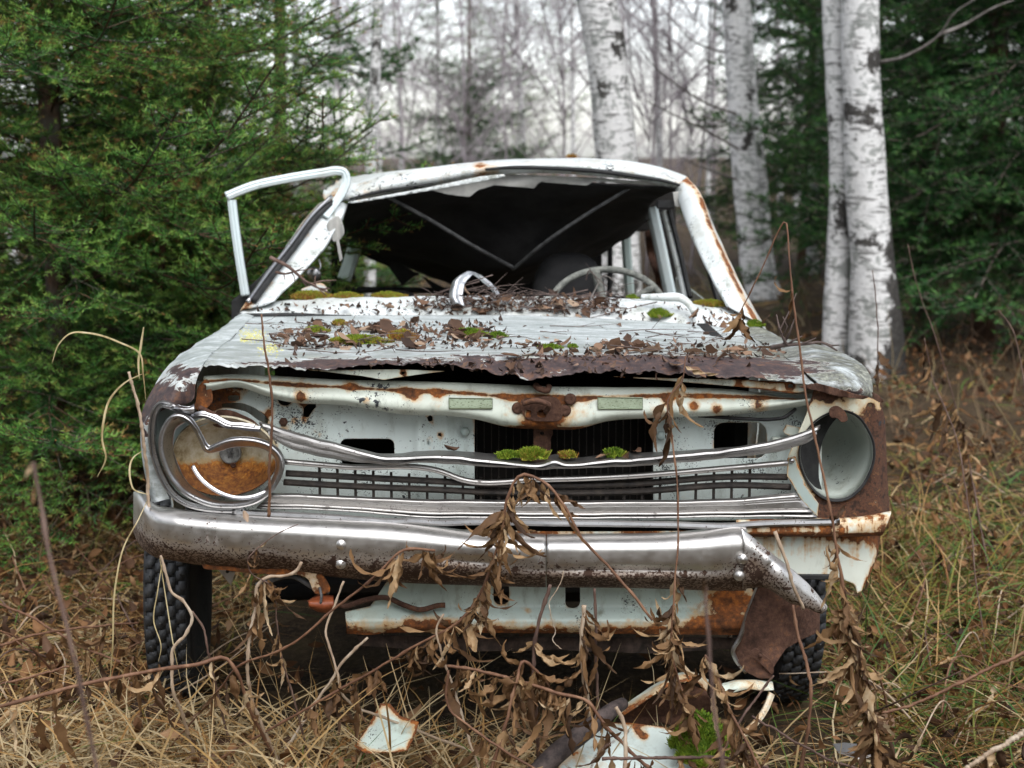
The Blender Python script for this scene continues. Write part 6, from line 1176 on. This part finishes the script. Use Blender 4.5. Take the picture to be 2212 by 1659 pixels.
stalk([(1522, 1270, 1.62), (1530, 1380, 1.6), (1540, 1500, 1.58), (1565, 1680, 1.55)], .0025, .003, 'blurred dark stalk close to the viewer before the fallen panel', [(0, .45, 10)], STEM_D, ls=(.25, .5), hang=.3)
stalk([G(1385, 1470) + (1.9,), G(1290, 1530) + (1.9,), G(1220, 1680) + (1.9,)], .0012, .002, 'blurred single brown leaf rising at the bottom edge', [(.0, .3, 4)], STEM_D, ls=(.5, .8), hang=-.4)
stalk([(0, 1526, 2.75), (90, 1505, 2.76), (200, 1476, 2.78), (330, 1452, 2.8), (430, 1436, 2.8), (490, 1424, 2.82), (510, 1450, 2.82), (535, 1520, 2.85), (562, 1575, 2.9)], .0055, .0045, 'long reddish stem snapped over in front of the studded tyre', [(.02, .35, 16), (.4, .6, 4)], STEM_R)
stalk([(0, 1478, 3.1), (70, 1460, 3.1), (150, 1440, 3.12)], .004, .003, 'short reddish stem lying in the grass by the picture edge', [(.3, .9, 8)], STEM_R, ground=False)
stalk([(0, 1305, 3.5), (80, 1340, 3.45), (160, 1385, 3.4), (260, 1430, 3.3)], .0045, .0035, 'reddish stem lying diagonally in the grass', [(.3, .9, 8)], STEM_R, ground=False)
stalk([(0, 1395, 3.3), (60, 1375, 3.3), (160, 1360, 3.35), (300, 1345, 3.4)], .004, .003, 'reddish stem crossing the diagonal one', [(.5, .95, 10)], STEM_R, ground=False)
stalk([Fc(255, 225) + (2.92,), Fc(290, 340) + (2.92,), Fc(330, 470) + (2.92,), Fc(420, 540) + (2.92,), Fc(470, 640) + (2.92,), Fc(430, 760) + (2.92,), Fc(350, 850) + (2.92,), Fc(335, 1000) + (2.92,), Fc(345, 1120) + (2.92,), Fc(390, 1270) + (2.95,)], .004, .0055, 'pale S-curved stem before the studded tyre', [(.7, .95, 4)], STEM_P, n=80)
stalk([Fc(470, 600) + (2.98,), Fc(540, 700) + (2.98,), Fc(580, 880) + (2.98,), Fc(640, 1150) + (3.0,)], .003, .004, 'dark stem beside the S-curved one', [(.3, .9, 3)], STEM_D)
stalk([Fc(1205, 270) + (2.9,), Fc(1170, 330) + (2.9,), Fc(1090, 360) + (2.9,), Fc(970, 375) + (2.9,), Fc(905, 430) + (2.9,), Fc(890, 560) + (2.9,), Fc(840, 780) + (2.9,), Fc(825, 950) + (2.9,), Fc(850, 1150) + (2.92,), Fc(960, 1430) + (2.95,)], .0045, .0055, 'pale hooked stem under the bumper', [(.12, .3, 18), (.45, .6, 2)], STEM_P, n=80)
stalk([Fc(1180, 10) + (2.88,), Fc(1060, 60) + (2.88,), Fc(900, 180) + (2.88,), Fc(835, 250) + (2.88,), Fc(850, 330) + (2.89,), Fc(1000, 420) + (2.9,), Fc(1035, 620) + (2.92,), Fc(1060, 850) + (2.93,), Fc(1140, 1150) + (2.95,)], .0012, .0035, 'thin drooping stalk with tangled seed pods on the bumper', [(.1, .3, 12), (.42, .6, 14)], STEM_D, n=80, ls=(.3, .7))
stalk([Fc(2110, 190) + (2.84,), Fc(1900, 190) + (2.84,), Fc(1700, 365) + (2.84,), Fc(1400, 600) + (2.85,), Fc(1200, 785) + (2.86,), Fc(1000, 890) + (2.88,), Fc(800, 960) + (2.9,), Fc(640, 1150) + (2.95,)], .004, .002, 'brown stem leaning diagonally across the gap under the bumper', [(.0, .16, 16), (.5, .8, 5)], STEM_R, n=80)
stalk([Fc(1490, 400) + (2.95,), Fc(1430, 560) + (2.95,), Fc(1365, 760) + (2.94,), Fc(1400, 880) + (2.93,), Fc(1440, 1020) + (2.92,), Fc(1490, 1190) + (2.92,), Fc(1580, 1270) + (2.93,), Fc(1690, 1310) + (2.95,)], .003, .0055, 'pale curved stem reaching down to the fallen mint panel', [(.15, .45, 5)], STEM_P, n=70)
stalk([Fc(1650, 780) + (3.0,), Fc(1520, 910) + (3.0,), Fc(1400, 1080) + (3.0,), Fc(1240, 1320) + (3.0,)], .004, .0045, 'straight dry stem leaning out from under the valance', [], STEM_P)
stalk([G(950, 420) + (2.92,), G(880, 640) + (2.92,), G(850, 800) + (2.92,), G(840, 980) + (2.92,), G(850, 1200) + (2.95,)], .005, .006, 'woody dark stem standing before the valance', [(.2, .5, 5)], STEM_D)
stalk([G(1180, 560) + (2.9,), G(1160, 800) + (2.9,), G(1175, 1050) + (2.9,), G(1195, 1220) + (2.92,)], .006, .0065, 'pale woody stem standing below the arched stalk', [(.0, .4, 16)], STEM_P)
stalk([G(1250, 450) + (2.93,), G(1265, 700) + (2.93,), G(1255, 900) + (2.93,), G(1270, 1180) + (2.95,)], .004, .005, 'dark woody stem beside the pale woody stem', [(.1, .6, 8)], STEM_D)
stalk([G(1040, 330) + (2.86,), G(1010, 430) + (2.86,), G(940, 560) + (2.86,), G(950, 640) + (2.86,), G(985, 740) + (2.87,), G(970, 810) + (2.87,), G(1025, 855) + (2.87,)], .0015, .0012, 'thin pale curling tendril before the valance', [], STEM_P, ground=False)
stalk([G(230, 620) + (2.84,), G(185, 720) + (2.84,), G(205, 850) + (2.84,), G(245, 980) + (2.84,), G(290, 1100) + (2.83,), G(350, 1290) + (2.82,)], .003, .0045, 'pale flattened stem below the rusty valance', [(.6, .95, 10)], STEM_P)
stalk([G(250, 970) + (2.80,), G(480, 1000) + (2.8,), G(760, 1080) + (2.8,), G(1000, 1150) + (2.78,), G(1230, 1225) + (2.77,), G(1320, 1350) + (2.76,), G(1450, 1490) + (2.75,), G(1620, 1659) + (2.74,)], .0045, .005, 'long brown stem snapped low across the front of the car', [(.0, .12, 14), (.12, .5, 34), (.5, .7, 6)], STEM_R, n=80)
stalk([G(940, 1110) + (2.82,), G(850, 1000) + (2.8,), G(760, 938) + (2.79,), G(715, 1080) + (2.78,), G(650, 1330) + (2.77,), G(560, 1659) + (2.76,)], .004, .0055, 'stem snapped into a sharp V in front of the fallen metal', [(.0, .3, 26), (.35, .8, 10)], STEM_R, n=70)
stalk([G(260, 1000) + (2.76,), G(260, 1260) + (2.76,), G(420, 1400) + (2.75,), G(600, 1530) + (2.74,), G(800, 1650) + (2.73,)], .003, .0045, 'leafy stem collapsing at the bottom edge', [(.2, .9, 38)], STEM_R, n=60)
stalk([G(1390, 1250) + (2.72,), G(1430, 1330) + (2.72,), G(1450, 1500) + (2.71,), G(1455, 1659) + (2.7,)], .005, .006, 'pinkish bent stem before the dark pipe', [], STEM_P)
stalk([(1300, 1640, 2.7), (1450, 1636, 2.7), (1600, 1645, 2.7), (1660, 1659, 2.7)], .0045, .004, 'curved brown stem lying along the bottom edge', [(.2, .8, 8)], STEM_D, ground=False)
stalk([Hc(530, 60) + (2.88,), Hc(590, 230) + (2.87,), Hc(650, 420) + (2.87,), Hc(722, 588) + (2.88,)], .005, .004, 'broken dry stick leaning on the folded bumper end', [], STEM_P, ground=False, n=24)
stalk([Hc(655, 560) + (2.93,), Hc(680, 720) + (2.92,), Hc(735, 920) + (2.9,), Hc(775, 1150) + (2.88,), Hc(755, 1350) + (2.87,), Hc(715, 1560) + (2.86,)], .004, .006, 'brown woody stem below the rusty hanging bracket', [(.7, .95, 4)], STEM_R)
stalk([Hc(60, 900) + (2.66,), Hc(100, 960) + (2.66,), Hc(170, 1120) + (2.65,), Hc(240, 1300) + (2.64,), Hc(300, 1420) + (2.63,)], .003, .004, 'bunch of withered leaves on a stem before the fallen white piece', [(.0, .85, 50)], STEM_R)
stalk([(1905, 1540, 2.85), (2000, 1505, 2.85), (2100, 1460, 2.85), (2215, 1410, 2.86)], .004, .005, 'long brown stem lying slanted in the grass beside the car', [], STEM_R, ground=False)
stalk([(2083, 1665, 2.3), (2150, 1620, 2.3), (2215, 1580, 2.3)], .005, .006, 'pale blurred stem crossing the bottom corner', [(.2, .8, 4)], STEM_P, ground=False)
stalk([(1625, 1548, 2.85), (1720, 1600, 2.84), (1800, 1645, 2.83), (1860, 1665, 2.82)], .003, .004, 'brown twig lying under the tall leafy stalk', [], STEM_D, ground=False)
stalk([Hc(525, 1035) + (2.82,), Hc(420, 1180) + (2.82,), Hc(290, 1370) + (2.8,), Hc(200, 1540) + (2.8,), Hc(170, 1659) + (2.8,)], .003, .0045, 'black twig leaning on the fallen white strip', [(.3, .7, 3)], STEM_D)
stalk([L(870, 850) + (3.0,), L(900, 980) + (3.0,), L(945, 1160) + (3.0,), L(975, 1400) + (3.0,), L(990, 1600) + (3.02,), (322, 1100, 3.02)], .004, .005, 'pale cut reed stem standing beside the fender', [], STEM_P, ground=False, name='reed')
GR = M_('reed_blade'); n_ = GR.noise(GR.scale(GR.pos(), (80, 80, 10)), 1, 3); REED = GR.bsdf(GR.ramp(n_, [(.35, (.28, .21, .09)), (.5, (.46, .37, .19)), (.65, (.55, .47, .28))]), .6)
def reed(path, w, lab):
    p = hermite([W(*q) for q in path], 50); t, nn, bb_ = frames(p); wv = w * np.sin(np.pi * np.linspace(.06, .97, 50)) ** .6
    sd_ = np.cross(t, [0, 1, 0]) + np.array([0, .4, 0]); sd_ /= np.linalg.norm(sd_, axis=1, keepdims=True)
    sheet('reed', np.stack([p + sd_ * wv[:, None], p + np.array([0, .001, 0]), p - sd_ * wv[:, None]]), REED, None, thick=.0004, label=lab, cat='grass blade', group='long reed blades beside the fender')
reed([L(350, 795) + (2.95,), L(400, 660) + (2.95,), L(480, 590) + (2.95,), L(600, 590) + (2.96,), L(800, 650) + (2.98,), L(950, 740) + (3.0,), L(965, 850) + (3.0,), L(985, 1050) + (3.02,)], .002, 'long straw reed blade arching out beside the fender')
reed([L(960, 865) + (3.0,), L(850, 920) + (2.98,), L(740, 1040) + (2.97,), L(700, 1180) + (2.96,), L(690, 1320) + (2.96,), L(715, 1420) + (2.96,), L(655, 1565) + (2.97,)], .0024, 'straw reed blade drooping down beside the fender')
reed([L(970, 550) + (3.0,), L(950, 680) + (3.0,), L(935, 780) + (3.0,), L(940, 900) + (3.0,)], .0025, 'short green reed tip above the cut reed stem')
reed([L(960, 1385) + (3.0,), L(900, 1430) + (2.99,), L(880, 1580) + (2.98,), L(900, 1640) + (2.98,), L(1000, 1680) + (2.98,)], .002, 'curled reed blade beside the bumper end')
reed([(318, 1082, 2.9), (300, 1120, 2.88), (268, 1180, 2.86), (250, 1260, 2.85), (243, 1400, 2.85), (236, 1490, 2.86)], .0018, 'long stem-like reed hanging from the bumper end to the grass')
reed([(352, 1205, 2.95), (340, 1280, 2.94), (332, 1340, 2.94), (348, 1400, 2.93), (342, 1430, 2.93)], .0013, 'narrow straw blade hanging in front of the tyre')
reed([(345, 1205, 2.95), (358, 1290, 2.94), (374, 1390, 2.93), (390, 1470, 2.93)], .0013, 'straight straw blade leaning on the tyre')
# scattered withered weeds in the grass on both sides
LYING = 'withered weeds lying in the grass'
for i in range(90):
    sgn = -1 if i % 2 else 1; Y = r5.uniform(3.25, 5.6); u = r5.uniform(-40, 330 + (Y - 3) * 20) if sgn < 0 else r5.uniform(1890, 2260); g = W(u, 900, Y); x, y = g[0], Y; a = r5.uniform(0, 6.28); L_ = r5.uniform(.18, .5)
    z = float(gz(x, y)); p0 = np.array([x, y, z + .01]); e = r5.uniform(.05, .7); d = np.array([math.cos(a) * math.cos(e), math.sin(a) * math.cos(e), math.sin(e)]) * L_
    p = hermite([p0 + d + (0, 0, -.03), p0 + d * .6 + r5.normal(0, .03, 3) + (0, 0, .03), p0], 16); p[:, 2] = np.maximum(p[:, 2], gz(p[:, 0], p[:, 1]) + .01)
    t = empty('dry_weed', p0, 'withered leafy weed lying among dead grass', 'dry plant', LYING); tube('stem', p, np.linspace(.0015, .003, 16), [STEM_R, STEM_D, STEM_P][i % 3], t, 6)
    for _ in range(r5.integers(4, 9)):
        j = r5.integers(0, 14); mw = Matrix.Translation(Vector(p[j])) @ Euler((r5.uniform(0, 6), r5.normal(.9, .5), r5.uniform(0, 6.28))).to_matrix().to_4x4() @ Matrix.Scale(float(r5.uniform(.5, .95)), 4); obj('leaf', WL[r5.integers(len(WL))], t, mw)
for i in range(40):
    sgn = -1 if i % 2 else 1; Y = r5.uniform(3.2, 5.0); u = r5.uniform(-20, 330) if sgn < 0 else r5.uniform(1880, 2230); g = W(u, 900, Y)
    drop_leaf((g[0], Y, float(gz(g[0], Y)) + r5.uniform(.02, .06)), 'dead leaves in the grass', 'large dead leaf lying on the matted grass', tilt=.4, sc=(.9, 1.5))
for u, v, Y, sc, lab in ((395, 1640, 3.0, 1.0, 'large veined pinkish-brown leaf lying at the bottom edge'), (450, 1668, 2.95, .8, 'dark leaf tip cut by the bottom edge beside the large veined leaf'), (70, 1655, 3.0, .9, 'dark curled leaf in the bottom corner by the reddish stem')):
    mw = Matrix.Translation(Vector(W(u, v, Y))) @ Euler((R(48), R(8), R(25))).to_matrix().to_4x4() @ Matrix.Scale(sc, 4); obj('fallen_leaf', HL[(u // 7) % 9], None, mw @ Matrix.Scale(1.5, 4), label=lab, cat='leaf', group='large leaves near the viewer')
mw = Matrix.Translation(Vector(W(525, 1100, 2.94))) @ Euler((R(80), R(70), 0)).to_matrix().to_4x4() @ Matrix.Scale(.6, 4); obj('fallen_leaf', HL[2], None, mw, label='small curled leaf caught on the bumper below the headlamp', cat='leaf')

# --- fallen metal in the grass
pm = plate('sheet_metal_scrap', sd_poly([(765, 1612), (800, 1560), (822, 1520), (842, 1520), (866, 1548), (905, 1560), (898, 1585), (880, 1622), (850, 1626), (790, 1628)]), (760, 1515, 910, 1632), 4, lambda u, v: 3.02 - (v - 1520) * .0009, PAINT_VAL, None, attr=lambda u, v, d: .5 * np.exp(d / 9), label='torn mint-painted sheet lying in the grass under the valance', cat='metal sheet')
# bent white panel: an arch with a torn edge and a lower face
Gd = loft([LpY([(1345, 1530, 3.05), (1400, 1490, 3.07), (1450, 1462, 3.08), (1490, 1452, 3.1), (1530, 1470, 3.12)]), LpY([(1340, 1540, 2.98), (1398, 1500, 3.0), (1446, 1470, 3.01), (1490, 1460, 3.02), (1528, 1480, 3.06)]), LpY([(1338, 1552, 2.96), (1396, 1514, 2.97), (1444, 1486, 2.98), (1488, 1472, 2.98), (1526, 1492, 3.04)])], 50, 16)
fp = sheet('fallen_fender', dents(Gd, .005, 60, 91), PAINT_RAIL, None, thick=.002, attrs={'rust': .36 * np.linspace(0, 1, 16)[:, None] + 0 * Gd[..., 0]}, label='torn white arch of bodywork fallen below the bumper', cat='metal sheet')
plate('inner_face', sd_poly([(1340, 1550), (1400, 1512), (1446, 1486), (1490, 1474), (1526, 1494), (1550, 1540), (1500, 1575), (1420, 1560), (1360, 1580)]), (1348, 1475, 1565, 1585), 5, lambda u, v: 3.02 + .03 * np.clip((v - 1500) / 50, 0, 1), RUST, fp)
fq = plate('sheet_metal_scrap', sd_poly([(1190, 1680), (1240, 1600), (1300, 1560), (1360, 1562), (1430, 1570), (1480, 1590), (1500, 1640), (1495, 1690)]), (1185, 1555, 1505, 1695), 5, lambda u, v: 2.98 - (v - 1560) * .0012, PAINT, None, attr=lambda u, v, d: .05 + .42 * np.exp(d / 7) + spots([(1390, 1590, 12, .6), (1375, 1578, 10, .5), (1250, 1640, 40, .3)])(u, v), label='white sheet with rust blisters lying at the bottom edge beside the moss hummock', cat='metal sheet')
tube('rusted_pipe', LpY([(1150, 1680, 2.80), (1200, 1630, 2.82), (1270, 1575, 2.86), (1320, 1535, 2.9), (1345, 1520, 2.95)]), [.020, .021, .019, .016, .013], m_plain('dark_pipe', (.028, .022, .022), (.10, .075, .068), 45, .8, .6), None, 14, 30, label='thick dark rusted pipe lying in front of the fallen white arch', cat='pipe')
Gd = loft([LpY([(1560, 1478, 3.02), (1610, 1470, 3.02), (1668, 1474, 3.03)]), LpY([(1556, 1488, 2.96), (1610, 1478, 2.96), (1670, 1484, 2.98)]), LpY([(1552, 1502, 2.95), (1610, 1492, 2.95), (1671, 1493, 2.97)])], 30, 10)
sheet('sheet_metal_scrap', dents(Gd, .004, 80, 95), PAINT_RAIL, None, thick=.002, attrs={'rust': .16 + 0 * Gd[..., 0]}, label='small bent white piece under the hanging rusty bracket', cat='metal sheet')
sweep('sheet_metal_scrap', hermite(LpY([(1668, 1498, 2.95), (1655, 1530, 2.93), (1630, 1565, 2.9), (1600, 1592, 2.88)]), 24), [(.006, .004), (.005, 0), (0, -.002), (-.005, 0), (-.006, .004)], PAINT_RAIL, None, attrs_f=lambda G_: {'rust': .26 + 0 * G_[..., 0]}, label='narrow white strip with rusty edges pointing down to the moss', cat='metal strip')
moss(W(1515, 1618, 2.86), px(66, 2.9), .07, .055, 'big bright green moss hummock on the fallen white sheet', .36, .013, 9000, spread=.8)
plate('sheet_metal_scrap', sd_poly([Hc(920, 1500), Hc(1000, 1490), Hc(1190, 1510), Hc(1200, 1580), Hc(1100, 1600), Hc(960, 1560)]), (1795, 1600, 1892, 1645), 4, lambda u, v: 3.0 - (v - 1600) * .002, ALU, None, label='dull grey scrap lying half under grass beside the tall leafy stalk', cat='metal sheet')
